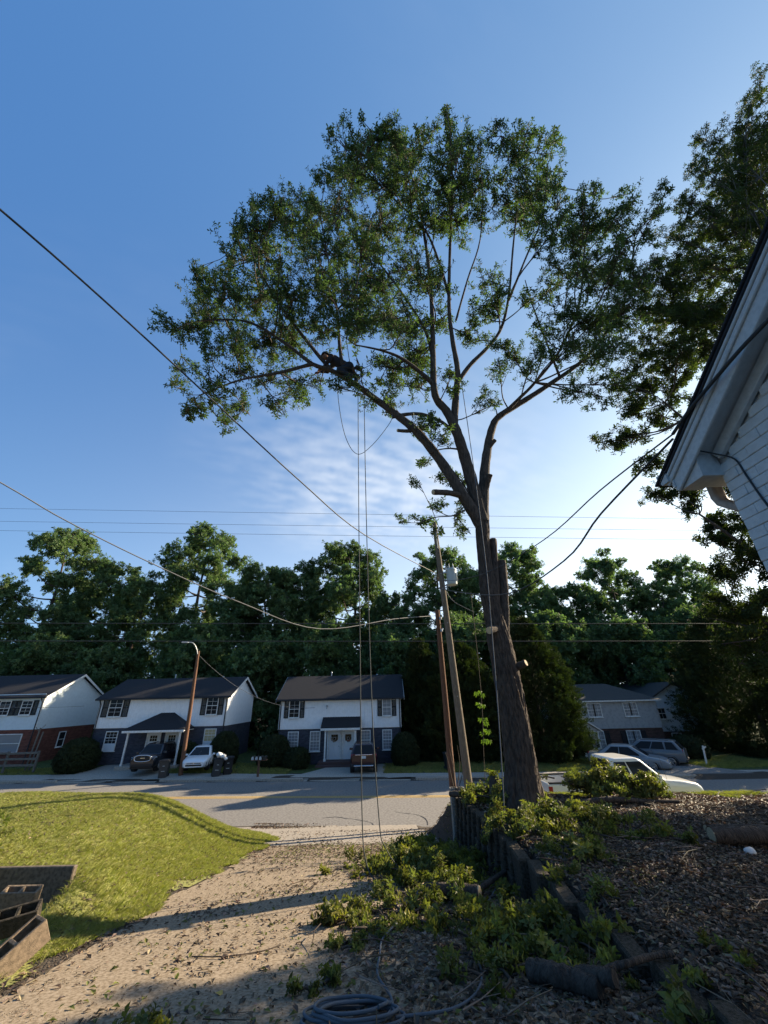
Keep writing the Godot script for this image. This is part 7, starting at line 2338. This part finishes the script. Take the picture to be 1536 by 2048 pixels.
func ropes() -> void:
	rope("left of the two dark ropes hanging from the climber's limb to the drive", [Vector3(-0.75, 13.75, -9.5), Vector3(-0.70, 10, -9.5), Vector3(-0.62, 5, -9.5), Vector3(-0.57, 2.6, -9.5), Vector3(-0.5, 1.95, -9.45), on_land(-0.3, -9.3), on_land(0.1, -9.25), on_land(0.6, -9.4, 0.06)], 0.011, M.rope_dark, "ropes hanging from the climber's limb")
	rope("right of the two dark ropes hanging from the climber's limb to the drive", [Vector3(-0.55, 13.45, -9.5), Vector3(-0.50, 10, -9.5), Vector3(-0.38, 5, -9.5), Vector3(-0.24, 2.6, -9.5), Vector3(-0.12, 2.1, -9.5), on_land(0.25, -9.6, 0.1), on_land(0.8, -9.8, 0.1)], 0.011, M.rope_dark, "ropes hanging from the climber's limb")
	rope("slack loop of dark rope hanging below the climber", [Vector3(-1.36, 14.2, -9.4), Vector3(-1.38, 13.36, -9.5), Vector3(-1.13, 11.89, -9.5), Vector3(-0.76, 11.19, -9.5), Vector3(-0.30, 11.5, -9.5), Vector3(0.25, 12.32, -9.5), Vector3(0.34, 12.8, -9.62)], 0.010, M.rope_dark)
	rope("climbing line above the climber, tied high in the crown", [Vector3(-1.02, 14.7, -9.4), Vector3(-1.2, 16.2, -9.0), Vector3(-1.3, 17.8, -8.6)], 0.012, M.rope_dark)
	rope("pale blue line running down beside the pruned trunk to the ground", [Vector3(2.75, 14.34, -10.0), Vector3(2.74, 11, -9.95), Vector3(2.70, 8.0, -9.95), Vector3(2.62, 6.3, -9.95), Vector3(2.48, 4.2, -9.9), Vector3(2.28, 2.4, -9.7), Vector3(2.0, 1.95, -9.0), on_land(1.62, -8.2, 0.06), on_land(1.28, -7.3, 0.05), on_land(0.98, -6.5, 0.05), on_land(0.83, -5.9, 0.04), on_land(0.84, -5.3, 0.04), on_land(0.72, -4.85, 0.03), on_land(0.45, -4.55, 0.03), on_land(0.0, -4.42, 0.04)], 0.012, M.rope_blue)
	rope("pale blue rope snaking over the drive to the coil", [on_land(0.42, -8.1, 0.12), on_land(0.28, -7.6, 0.06), on_land(0.10, -6.9, 0.05), on_land(-0.12, -6.2, 0.05), on_land(-0.15, -5.7, 0.04), on_land(-0.16, -5.2, 0.04), on_land(-0.04, -4.75, 0.05), on_land(-0.02, -4.5, 0.05)], 0.012, M.rope_blue)
	# the coil: slack overlapping turns
	var r := RandomNumberGenerator.new()
	r.seed = 71
	var pts := []
	for k in 62:
		var a := k * TAU / 10.0
		var turn := int(k / 10.0)
		var c := Vector2(-0.33 + 0.05 * sin(turn * 2.1), -4.47 + 0.03 * cos(turn * 1.7))
		var q := Vector2(cos(a) * (0.40 - 0.025 * turn + r.randf_range(-0.02, 0.02)), sin(a) * (0.20 - 0.012 * turn + r.randf_range(-0.015, 0.015)))
		pts.append(on_land(c.x + q.x, c.y + q.y, 0.018 + turn * 0.013 + r.randf_range(0, 0.012)))
	rope("heap of blue-grey rope coiled on the drive in the foreground", pts, 0.0125, M.rope_blue, "", "rope_coil")
	var op := []
	for k in 9:
		op.append(on_land(0.32 + 0.10 * k - 0.010 * k * k, -8.95 + 0.16 * sin(k * 0.9), 0.07 + 0.02 * sin(k * 2.0)))
	rope("short brown lashing lying among the cut leaves on the drive", op, 0.012, M.rope_orange)

# ---------------------------------------------------------------- logs and cut wood
func cut_log(label: String, a: Vector3, b: Vector3, r0: float, r1: float, sd: int, kink := 0.0, fresh := true) -> Node3D:
	var t := thing("log", label, "log", (a + b) / 2 - Vector3.UP * r0)
	var p := curve([a, a.lerp(b, 0.18) + Vector3(0, kink * 0.4, 0), a.lerp(b, 0.35) + Vector3(0, kink, kink), a.lerp(b, 0.7) - Vector3(0, 0, kink), b], 6)
	p = shift(p, t.position)
	var rad := []
	for k in p.size():
		rad.append(lerpf(r0, r1, float(k) / (p.size() - 1)) * (1.0 + 0.06 * sin(k * 1.9 + sd)))
	var mb := MB.new()
	mb.tube(p, rad, 18, false, 1.0)
	var nz := FastNoiseLite.new()
	nz.seed = sd
	nz.frequency = 5.0
	for k in mb.v.size():
		mb.v[k] += mb.n[k] * r0 * 0.28 * nz.get_noise_3dv(mb.v[k] * Vector3(1, 2.2, 2.2))
	part(t, "bark", mb, M.bark)
	for e in [[0, 1, r0], [p.size() - 1, p.size() - 2, r1]]:
		var d: Vector3 = (p[e[0]] - p[e[1]]).normalized()
		var cm := MB.new()
		cm.tube([p[e[0]] - d * 0.01, p[e[0]] + d * 0.006], [e[2] * 0.97, e[2] * 0.93], 14)
		part(t, "cut_face", cm, M.cut_wood if fresh else M.bark)
	return t

func leafy(t: Node3D, at: Vector3, dir: Vector3, ln: float, r: RandomNumberGenerator, shoots: Array, wood: MB, dense: int) -> void:
	var tip := at + dir * ln
	var side := dir.cross(Vector3.UP).normalized()
	var path := curve([at, at.lerp(tip, 0.4) + side * r.randf_range(-0.12, 0.12) * ln + Vector3.UP * 0.06 * ln, at.lerp(tip, 0.75) + side * r.randf_range(-0.1, 0.1) * ln, tip], 4)
	var rad := []
	for k in path.size():
		rad.append(lerpf(0.016 + 0.006 * ln, 0.004, float(k) / (path.size() - 1)))
	wood.tube(path, rad, 5, false)
	for k in dense:
		var q := r.randf_range(0.25, 1.0)
		var p: Vector3 = path[int(q * (path.size() - 1))]
		var o := (dir * 0.6 + ball(r) * Vector3(1, 0.45, 1) * 0.9 + Vector3.UP * 0.10).normalized()
		var e := p + o * r.randf_range(0.06, 0.3) * ln
		wood.tube([p, p.lerp(e, 0.5) + ball(r) * 0.02, e], [0.006, 0.005, 0.003], 3, false)
		for s in 3:
			shoots.append(aim(p.lerp(e, r.randf_range(0.4, 1.0)), (o + ball(r) * 0.6).normalized(), r.randf_range(0.65, 1.05) * (1.0 if ln > 0.25 else 0.62), r))

func brush(called: String, label: String, centre: Vector2, spread: Vector2, n: int, lift: float, sd: int, dense := 12, base_dir := Vector3.ZERO, ln := 1.0) -> void:
	var r := RandomNumberGenerator.new()
	r.seed = sd
	var o := on_land(centre.x, -centre.y, 0.0)
	var t := thing(called, label, "cut branches", o)
	var shoots := []
	var wood := MB.new()
	var bare := MB.new()
	for k in n:
		var q := ball(r)
		var p := on_land(centre.x + q.x * spread.x, -(centre.y + q.z * spread.y), 0.03 + r.randf() * lift) - o
		var dir := (ball(r) * Vector3(1, 0.15, 1) + base_dir + Vector3(0, r.randf_range(-0.05, 0.35) * minf(lift * 2.0, 1.0), 0)).normalized()
		leafy(t, p, dir, r.randf_range(0.4, 0.95) * ln, r, shoots, wood, dense)
	part(t, "branches", wood, M.twig)
	for k in n:            # bare sticks among the leaves
		var q := ball(r)
		var p := on_land(centre.x + q.x * spread.x, -(centre.y + q.z * spread.y), 0.04 + r.randf() * lift) - o
		var e := p + Vector3(r.randf_range(-1, 1), r.randf_range(-0.05, 0.3) * minf(lift * 3.0, 1.0), r.randf_range(-1, 1)) * r.randf_range(0.2, 0.7) * ln
		if n > 8:
			bare.tube([p, p.lerp(e, 0.5) + ball(r) * 0.05, e], [0.012, 0.009, 0.005], 4, true)
	if n > 8:
		part(t, "bare_sticks", bare, M.bark)
	deal(t, "foliage", leaf_mesh.brush, M.brush_leaf, shoots, tints(r, 53, 0.55, 0.3))

func logs() -> void:
	cut_log("sawn log lying on the leafy bank at the right edge, pale end towards the drive", Vector3(5.44, land(5.44, 8.35) + 0.1, -8.35), Vector3(7.6, land(7.6, 8.15) + 0.12, -8.15), 0.115, 0.13, 1, 0.02)
	cut_log("thinner limb lying just behind the sawn log at the right edge", Vector3(5.7, land(5.7, 8.85) + 0.06, -8.85), Vector3(8.0, land(8.0, 8.6) + 0.07, -8.6), 0.06, 0.06, 2, 0.04)
	cut_log("dark log half buried in cut leaves at the foot of the retaining wall", Vector3(0.48, land(0.48, 8.0) + 0.14, -8.0), Vector3(1.30, land(1.3, 7.68) + 0.14, -7.68), 0.075, 0.085, 3, 0.02)
	cut_log("bent mossy log among the dead leaves in the dark right foreground", Vector3(1.25, land(1.25, 5.05) + 0.09, -5.05), Vector3(1.72, land(1.72, 4.66) + 0.09, -4.66), 0.085, 0.075, 4, 0.03, false)
	cut_log("short stub of log lying on the bent mossy log in the dark foreground", Vector3(1.62, land(1.62, 4.85) + 0.12, -4.85), Vector3(1.84, land(1.84, 4.62) + 0.16, -4.62), 0.06, 0.06, 5, 0.0, false)
	cut_log("dark branch stretched over the wall towards the bent mossy log", Vector3(1.80, land(1.8, 4.75) + 0.16, -4.75), Vector3(2.55, land(2.7, 4.95) + 0.05, -4.95), 0.03, 0.022, 6, 0.03, false)
	cut_log("long dark limb lying on the bank under the heap of cut branches", Vector3(4.1, land(4.1, 10.6) + 0.10, -10.6), Vector3(6.6, land(6.6, 10.9) + 0.06, -10.9), 0.075, 0.03, 7, 0.09)
	cut_log("mossy limb bridging from the block pillar to the tree foot", Vector3(1.55, 2.42, -12.2), Vector3(2.75, 2.45, -11.1), 0.06, 0.09, 8, 0.06)
	cut_log("cut length of trunk standing in the brush just left of the tree foot", Vector3(2.45, 2.4, -11.3), Vector3(2.6, 2.85, -11.5), 0.13, 0.12, 9, 0.0, false)
	cut_log("slanting branch among the cut leaves below the wall, next to the pale blue line", Vector3(1.30, land(1.3, 8.0) + 0.08, -8.0), Vector3(1.95, land(1.9, 8.7) + 0.22, -8.7), 0.045, 0.035, 10, 0.02)
	brush("brush_heap", "big sunlit heap of leafy cut branches on the bank in front of the white pickup", Vector2(5.35, 11.5), Vector2(1.4, 0.45), 46, 0.42, 81, 12, Vector3.ZERO, 0.62)
	brush("brush_heap", "leafy cut branches strewn on the bank right of the tree foot", Vector2(3.6, 9.6), Vector2(0.9, 0.7), 22, 0.06, 82, 9, Vector3.ZERO, 0.6)
	brush("brush_heap", "cut branches with leaves piled against the block pillar and the tree foot", Vector2(2.55, 11.7), Vector2(0.55, 0.6), 20, 0.16, 83, 10, Vector3.ZERO, 0.65)
	brush("brush_heap", "leafy branches lying at the foot of the block pillar, on the apron side", Vector2(0.75, 11.6), Vector2(0.75, 0.9), 26, 0.16, 84, 10, Vector3.ZERO, 0.65)
	brush("brush_heap", "shaded pile of cut branches below the retaining wall, left of the pale blue line", Vector2(1.0, 9.9), Vector2(0.95, 0.95), 30, 0.12, 85, 10, Vector3.ZERO, 0.65)
	brush("brush_heap", "sunlit leafy branches around the half buried dark log", Vector2(0.9, 8.2), Vector2(0.75, 0.6), 26, 0.08, 86, 9, Vector3.ZERO, 0.55)
	brush("brush_heap", "thin scatter of leafy twigs on the drive in front of the half buried log", Vector2(0.45, 7.3), Vector2(0.8, 0.55), 14, 0.03, 87, 6, Vector3.ZERO, 0.4)
	brush("brush_heap", "cut branches trailing over the top of the retaining wall", Vector2(2.3, 9.0), Vector2(0.5, 0.8), 16, 0.08, 88, 9, Vector3.ZERO, 0.6)
	brush("brush_heap", "flattened cut leaves along the foot of the retaining wall, in the dark right foreground", Vector2(1.35, 6.3), Vector2(0.75, 0.9), 26, 0.05, 96, 7, Vector3.ZERO, 0.45)
	brush("brush_heap", "leafy trimmings spread on the bank edge above the dark log", Vector2(2.75, 7.9), Vector2(0.6, 0.9), 16, 0.03, 97, 6, Vector3.ZERO, 0.45)
	brush("brush_heap", "leafy trimmings strewn across the drive before the apron", Vector2(-0.3, 10.6), Vector2(0.9, 1.2), 20, 0.04, 98, 6, Vector3.ZERO, 0.4)
	brush("brush_heap", "heap of twiggy cut branches between the block pillar and the two hanging ropes", Vector2(0.6, 10.0), Vector2(0.7, 0.8), 30, 0.18, 99, 9, Vector3.ZERO, 0.6)
	brush("brush_heap", "loose cut twigs on the bank, between the tree foot and the sawn log", Vector2(4.3, 8.6), Vector2(0.9, 0.6), 14, 0.04, 100, 6, Vector3.ZERO, 0.45)
	brush("brush_heap", "dull cut twigs and leaves lying over the wall edge behind the bent mossy log", Vector2(2.25, 6.0), Vector2(0.7, 0.7), 13, 0.03, 101, 5, Vector3.ZERO, 0.36)
	brush("brush_heap", "dull cut twigs and leaves at the bottom right corner, right of the bent mossy log", Vector2(2.5, 4.7), Vector2(0.7, 0.5), 8, 0.02, 102, 4, Vector3.ZERO, 0.32)
	brush("brush_heap", "dull leaf trimmings between the pale blue line and the bent mossy log", Vector2(1.05, 5.5), Vector2(0.45, 0.6), 18, 0.03, 103, 5, Vector3.ZERO, 0.36)
	brush("brush_heap", "leaf trimmings left of the snaking pale blue rope", Vector2(-0.35, 6.9), Vector2(0.45, 0.8), 14, 0.03, 104, 5, Vector3.ZERO, 0.36)
	brush("leafy_sprig", "small leafy sprig lying on the drive, right of centre foreground", Vector2(-0.55, 6.0), Vector2(0.14, 0.10), 4, 0.05, 91, 5, Vector3.ZERO, 0.22)
	brush("leafy_sprig", "tiny leafy sprig on the edge of the trunk's shadow across the drive", Vector2(-0.95, 7.6), Vector2(0.08, 0.06), 2, 0.03, 92, 4, Vector3.ZERO, 0.22)
	brush("leafy_sprig", "flat leafy sprig near the bottom left of the drive", Vector2(-1.9, 4.25), Vector2(0.16, 0.10), 4, 0.03, 93, 5, Vector3.ZERO, 0.22)
	brush("leafy_sprig", "leafy sprig on the drive left of the rope coil", Vector2(-0.75, 5.0), Vector2(0.14, 0.1), 4, 0.04, 94, 5, Vector3.ZERO, 0.22)
	var tw := thing("dead_twig", "long thin bare twig lying across the middle of the drive", "twig", on_land(-2.2, -6.0))
	var mb := MB.new()
	mb.tube(shift(curve([on_land(-2.2, -5.85, 0.02), on_land(-1.85, -5.8, 0.03), on_land(-1.5, -5.95, 0.02), on_land(-1.3, -6.15, 0.02)], 4), tw.position), const_list(13, 0.006), 4)
	part(tw, "twig", mb, M.twig)
	var r := RandomNumberGenerator.new()
	r.seed = 95
	# the creeper that hangs sunlit before the dark hedge
	var v := thing("hanging_vine", "sunlit hanging creeper with bright yellow-green leaves, between the pale pole and the trunk", "vine", Vector3(3.05, 4.9, -14.0))
	mb = MB.new()
	var vp := curve([Vector3(0.05, 3.2, 0), Vector3(0.02, 1.2, 0.05), Vector3(0, 0, 0), Vector3(-0.06, -0.9, 0.03), Vector3(-0.14, -1.8, 0), Vector3(-0.2, -2.6, 0)], 4)
	mb.tube(vp, const_list(21, 0.008), 4)
	part(v, "stem", mb, M.twig)
	for y in [-0.1, -0.45, -0.9, -1.2, -1.5, -2.25]:
		for k in (4 if y > -2.0 else 1):
			var lm := MB.new()
			lm.colored = true
			lm.tint = Color.WHITE * r.randf_range(0.8, 1.2)
			var ad := r.randf() * TAU
			var at := Vector3(-0.06 + 0.07 * y * -0.5, y, 0) + Vector3(cos(ad) * 0.10, r.randf_range(-0.08, 0.08), sin(ad) * 0.10)
			for q in 5:
				var an := -PI / 2 + (q - 2) * 0.72
				leaf(lm, at, Vector3(cos(an) * 0.9 + cos(ad) * 0.2, sin(an) * 0.9, sin(ad) * 0.5).normalized(), Vector3(r.randf_range(-0.3, 0.3), 0.3, 1).normalized(), [0.09, 0.13, 0.15, 0.13, 0.09][q], 0.048, 0.2, 0.2)
			part(v, "leaf", lm, M.vine_leaf)
	var st := thing("pale_stone", "small white stone in front of the sawn log on the bank", "stone", on_land(5.75, -8.0))
	part(st, "stone", pebble(0.09, 5), M.stone_white)
	var gl := thing("blue_cloth", "small crumpled blue cloth on the bank beside the pale blue line", "cloth", on_land(2.38, -9.6))
	part(gl, "cloth", pebble(0.09, 9), M.blue_glove)
	var yl := thing("yellow_leaf", "single bright yellow leaf on the drive, lower middle", "leaf", on_land(-1.62, -5.0, 0.02))
	var ym := MB.new()
	leaf(ym, Vector3.ZERO, Vector3(0.9, 0.05, 0.3).normalized(), Vector3.UP, 0.09, 0.06)
	part(yl, "blade", ym, M.yellow_paint)
	# bare twigs sticking up by the block pillar
	var bt := thing("bare_branch", "spindly bare branch sticking up above the block pillar", "branch", Vector3(1.75, 2.3, -12.6))
	mb = MB.new()
	for k in 5:
		var a := r.randf_range(-1.0, 0.7)
		mb.tube(curve([Vector3(0, 0, 0), Vector3(a * 0.25, 0.4, 0.05 * k), Vector3(a * 0.45, 0.75, 0.1), Vector3(a * 0.5 - 0.05, r.randf_range(0.9, 1.3), 0.1)], 3), [0.014, 0.013, 0.012, 0.011, 0.01, 0.009, 0.008, 0.006, 0.005, 0.004], 4)
	part(bt, "twig", mb, M.twig)

func pebble(rad: float, sd: int) -> ArrayMesh:
	var nz := FastNoiseLite.new()
	nz.seed = sd
	nz.frequency = 6.0
	var sp := SphereMesh.new()
	sp.radial_segments = 16
	sp.rings = 9
	sp.radius = rad
	sp.height = rad * 1.3
	var arr := sp.get_mesh_arrays()
	var vs: PackedVector3Array = arr[Mesh.ARRAY_VERTEX]
	for k in vs.size():
		vs[k] *= 1.0 + 0.6 * nz.get_noise_3dv(vs[k])
	arr[Mesh.ARRAY_VERTEX] = vs
	var am := ArrayMesh.new()
	am.add_surface_from_arrays(Mesh.PRIMITIVE_TRIANGLES, arr)
	return am

# ---------------------------------------------------------------- grass, dead leaves
func ground_cover() -> void:
	var r := RandomNumberGenerator.new()
	r.seed = 99
	var nz := FastNoiseLite.new()
	nz.seed = 17
	nz.frequency = 0.5
	nz.fractal_octaves = 3
	var xf := []
	while xf.size() < 64000:
		var f := 3.2 + 16.0 * r.randf()
		var x := -3.5 - 15.5 * pow(r.randf(), 1.3)
		var edge := -3.75 + nz.get_noise_2d(x, f * 1.4) * 0.4 - smoothstep(15.5, 19.5, f) * 2.6
		if x > edge or x < -1.15 * f - 2.0 or road_t(x, f) > 19.35 or (f < 7.3 and x < -4.6):
			continue
		if f < 7.2 and r.randf() < (0.4 if f > 6.0 else 0.65):
			continue
		if nz.get_noise_2d(x * 3.0, f * 3.0) < -0.25 and r.randf() < 0.25:
			continue
		xf.append(Transform3D(Basis(Vector3.UP, r.randf() * TAU).scaled(Vector3.ONE * r.randf_range(0.5, 1.1)), Vector3(x, land(x, f) + 0.005, -f)))
	var tn := []
	for k in 71:
		var a := r.randf_range(0.65, 1.15)
		var dry := pow(r.randf(), 2.0)
		tn.append(Color(a * lerpf(1.0, 1.35, dry), a * lerpf(1.0, 1.1, dry), a * lerpf(0.9, 1.3, dry)))
	tag(copies(self, "grass", leaf_mesh.tuft, M.grass_blade, xf, tn), "short sunlit grass on the mound left of the drive")
	xf = []
	while xf.size() < 9000:
		var f := r.randf_range(29.8, 34.5)
		var x := r.randf_range(-38.0, 26.0)
		var t := road_t(x, f)
		if t < 30.7 or (x > -23.5 and x < -16.0) or (x > -7.0 and x < -0.4 and t > 29) or (x > 17.0 and x < 20.5):
			continue
		xf.append(Transform3D(Basis(Vector3.UP, r.randf() * TAU).scaled(Vector3(1.8, r.randf_range(1.0, 2.4), 1.8)), Vector3(x, land(x, f) + 0.02, -f)))
	tag(copies(self, "grass", leaf_mesh.tuft, M.grass_blade, xf, tn), "grass of the verge and front lawns across the road")
	xf = []
	while xf.size() < 9000:
		var f := r.randf_range(11.4, 15.0)
		var x := r.randf_range(4.2, 18.0)
		if road_t(x, f) > 19.0 or f < 12.3 + nz.get_noise_2d(x * 1.5, f) * 1.2:
			continue
		xf.append(Transform3D(Basis(Vector3.UP, r.randf() * TAU).scaled(Vector3.ONE * r.randf_range(0.7, 1.5)), Vector3(x, land(x, f) + 0.01, -f)))
	tag(copies(self, "grass", leaf_mesh.tuft, M.grass_blade, xf, tn), "fringe of grass along the far lip of the leaf covered bank")
	# dead leaves: thick on the bank and below the wall, thin on the drive
	var brown := []
	var browns := []
	for k in 89:
		var a := r.randf_range(0.3, 1.2) if r.randf() < 0.85 else r.randf_range(1.5, 2.6)
		browns.append(Color(a * r.randf_range(0.9, 1.15), a, a * r.randf_range(0.8, 1.1)))
	while brown.size() < 72000:
		var x := r.randf_range(-0.8, 15.0)
		var f := r.randf_range(2.6, 13.4)
		if x > 2.0 + f * 1.15 or x > 3.0 + 40.0 * (f - 2.6):
			continue
		if x < wall_x(f) - 0.1 and (r.randf() > (0.75 if f < 7.5 else 0.5) or x < -0.8 + r.randf() * 1.6):
			continue
		if r.randf() < 0.25 * f / 13.0:
			continue
		brown.append(dead(x, f, r, r.randf_range(0.05, 0.11)))
	tag(copies(self, "fallen_leaves", leaf_mesh.single, M.dry_leaf, brown, browns), "dead brown leaves covering the bank and the foot of its wall")
	var thin := []
	while thin.size() < 17000:
		var x := r.randf_range(-4.4, 2.0)
		var f := r.randf_range(2.8, 18.0)
		var thick := 0.12 + 0.5 * smoothstep(-0.5, 2.0, x) + 0.45 * smoothstep(10.5, 13.5, f) * smoothstep(15.0, 14.0, f) + 0.4 * smoothstep(4.6, 3.2, f) + maxf(0.0, nz.get_noise_2d(x * 1.4, f * 1.4)) * 0.8
		if x < -3.3 and f < 7.4:
			thick += 0.4
		if r.randf() > thick:
			continue
		thin.append(dead(x, f, r, r.randf_range(0.02, 0.05) if r.randf() < 0.6 else r.randf_range(0.05, 0.095)))
	tag(copies(self, "fallen_leaves", leaf_mesh.single, M.dry_leaf, thin, browns), "leaf litter and chips scattered over the drive")
	var crumbs := []
	while crumbs.size() < 15000:
		var x := r.randf_range(-3.6, 2.0)
		var f := r.randf_range(2.8, 14.4)
		if r.randf() > 0.15 + maxf(0.0, nz.get_noise_2d(x * 2.2 + 40.0, f * 2.2)) * 1.6 + 0.3 * smoothstep(10.0, 13.0, f) + 0.35 * smoothstep(-1.5, 1.0, x):
			continue
		crumbs.append(dead(x, f, r, r.randf_range(0.008, 0.026)))
	tag(copies(self, "wood_chips", leaf_mesh.single, M.dry_leaf, crumbs, browns), "wood chips, crumbs of bark and gravel on the drive")
	var green := []
	while green.size() < 7500:
		var x := r.randf_range(-3.0, 3.6)
		var f := r.randf_range(3.0, 14.5)
		if r.randf() > 0.05 + smoothstep(-1.4, 1.6, x) * smoothstep(5.5, 8.5, f) + 0.25 * smoothstep(11.0, 13.0, f) + 0.12 * smoothstep(6.0, 4.0, f):
			continue
		green.append(dead(x, f, r, r.randf_range(0.04, 0.09)))
	tag(copies(self, "fallen_leaves", leaf_mesh.single, M.brush_leaf, green, tints(r, 47, 0.35, 0.2)), "green leaves shed by the pruning, strewn over the drive and the wall")
	var sm := MB.new()
	sm.colored = true
	sm.tube([Vector3(0, 0, 0.5), Vector3(0.06, 0.03, 0.1), Vector3(-0.03, 0.0, -0.5)], [0.016, 0.013, 0.007], 4)
	sm.tube([Vector3(0.05, 0.03, 0.08), Vector3(0.2, 0.06, -0.2)], [0.009, 0.005], 3)
	var sticks := []
	while sticks.size() < 700:
		var x := r.randf_range(-2.5, 11.0)
		var f := r.randf_range(2.8, 13.0)
		if r.randf() > smoothstep(-2.5, 1.0, x) or x > 3.0 + f:
			continue
		sticks.append(dead(x, f, r, r.randf_range(0.10, 0.55), 0.02))
	tag(copies(self, "fallen_twigs", sm.mesh(), M.dry_leaf, sticks, browns), "dead twigs scattered over the bank and the edge of the drive")
	var lawn_leaves := []
	while lawn_leaves.size() < 2600:
		var f := r.randf_range(7.0, 16.0)
		var x := r.randf_range(-10.0, -3.6)
		lawn_leaves.append(dead(x, f, r, r.randf_range(0.04, 0.075), 0.05))
	tag(copies(self, "fallen_leaves", leaf_mesh.single, M.dry_leaf, lawn_leaves, browns), "stray dead leaves lying on the lawn")
	var gut := []
	while gut.size() < 900:
		var x := -5.6 + absf(r.randfn(0.0, 1.3))
		var f := 19.2 - 0.075 * x + r.randfn(0.0, 0.28)
		gut.append(dead(x, f, r, r.randf_range(0.05, 0.12), 0.02 if f < 19.3 - 0.075 * x else 0.07))
	tag(copies(self, "fallen_leaves", leaf_mesh.single, M.dry_leaf, gut, browns), "drift of dead leaves in the gutter at the corner of the lawn")

func dead(x: float, f: float, r: RandomNumberGenerator, s: float, lift := 0.016) -> Transform3D:
	var b := Basis(Vector3.UP, r.randf() * TAU) * Basis(Vector3(r.randf_range(-1, 1), 0, r.randf_range(-1, 1)).normalized(), absf(r.randfn(0.0, 0.24)))
	return Transform3D(b.scaled(Vector3.ONE * s), Vector3(x, land(x, f) + lift + s * 0.12, -f))
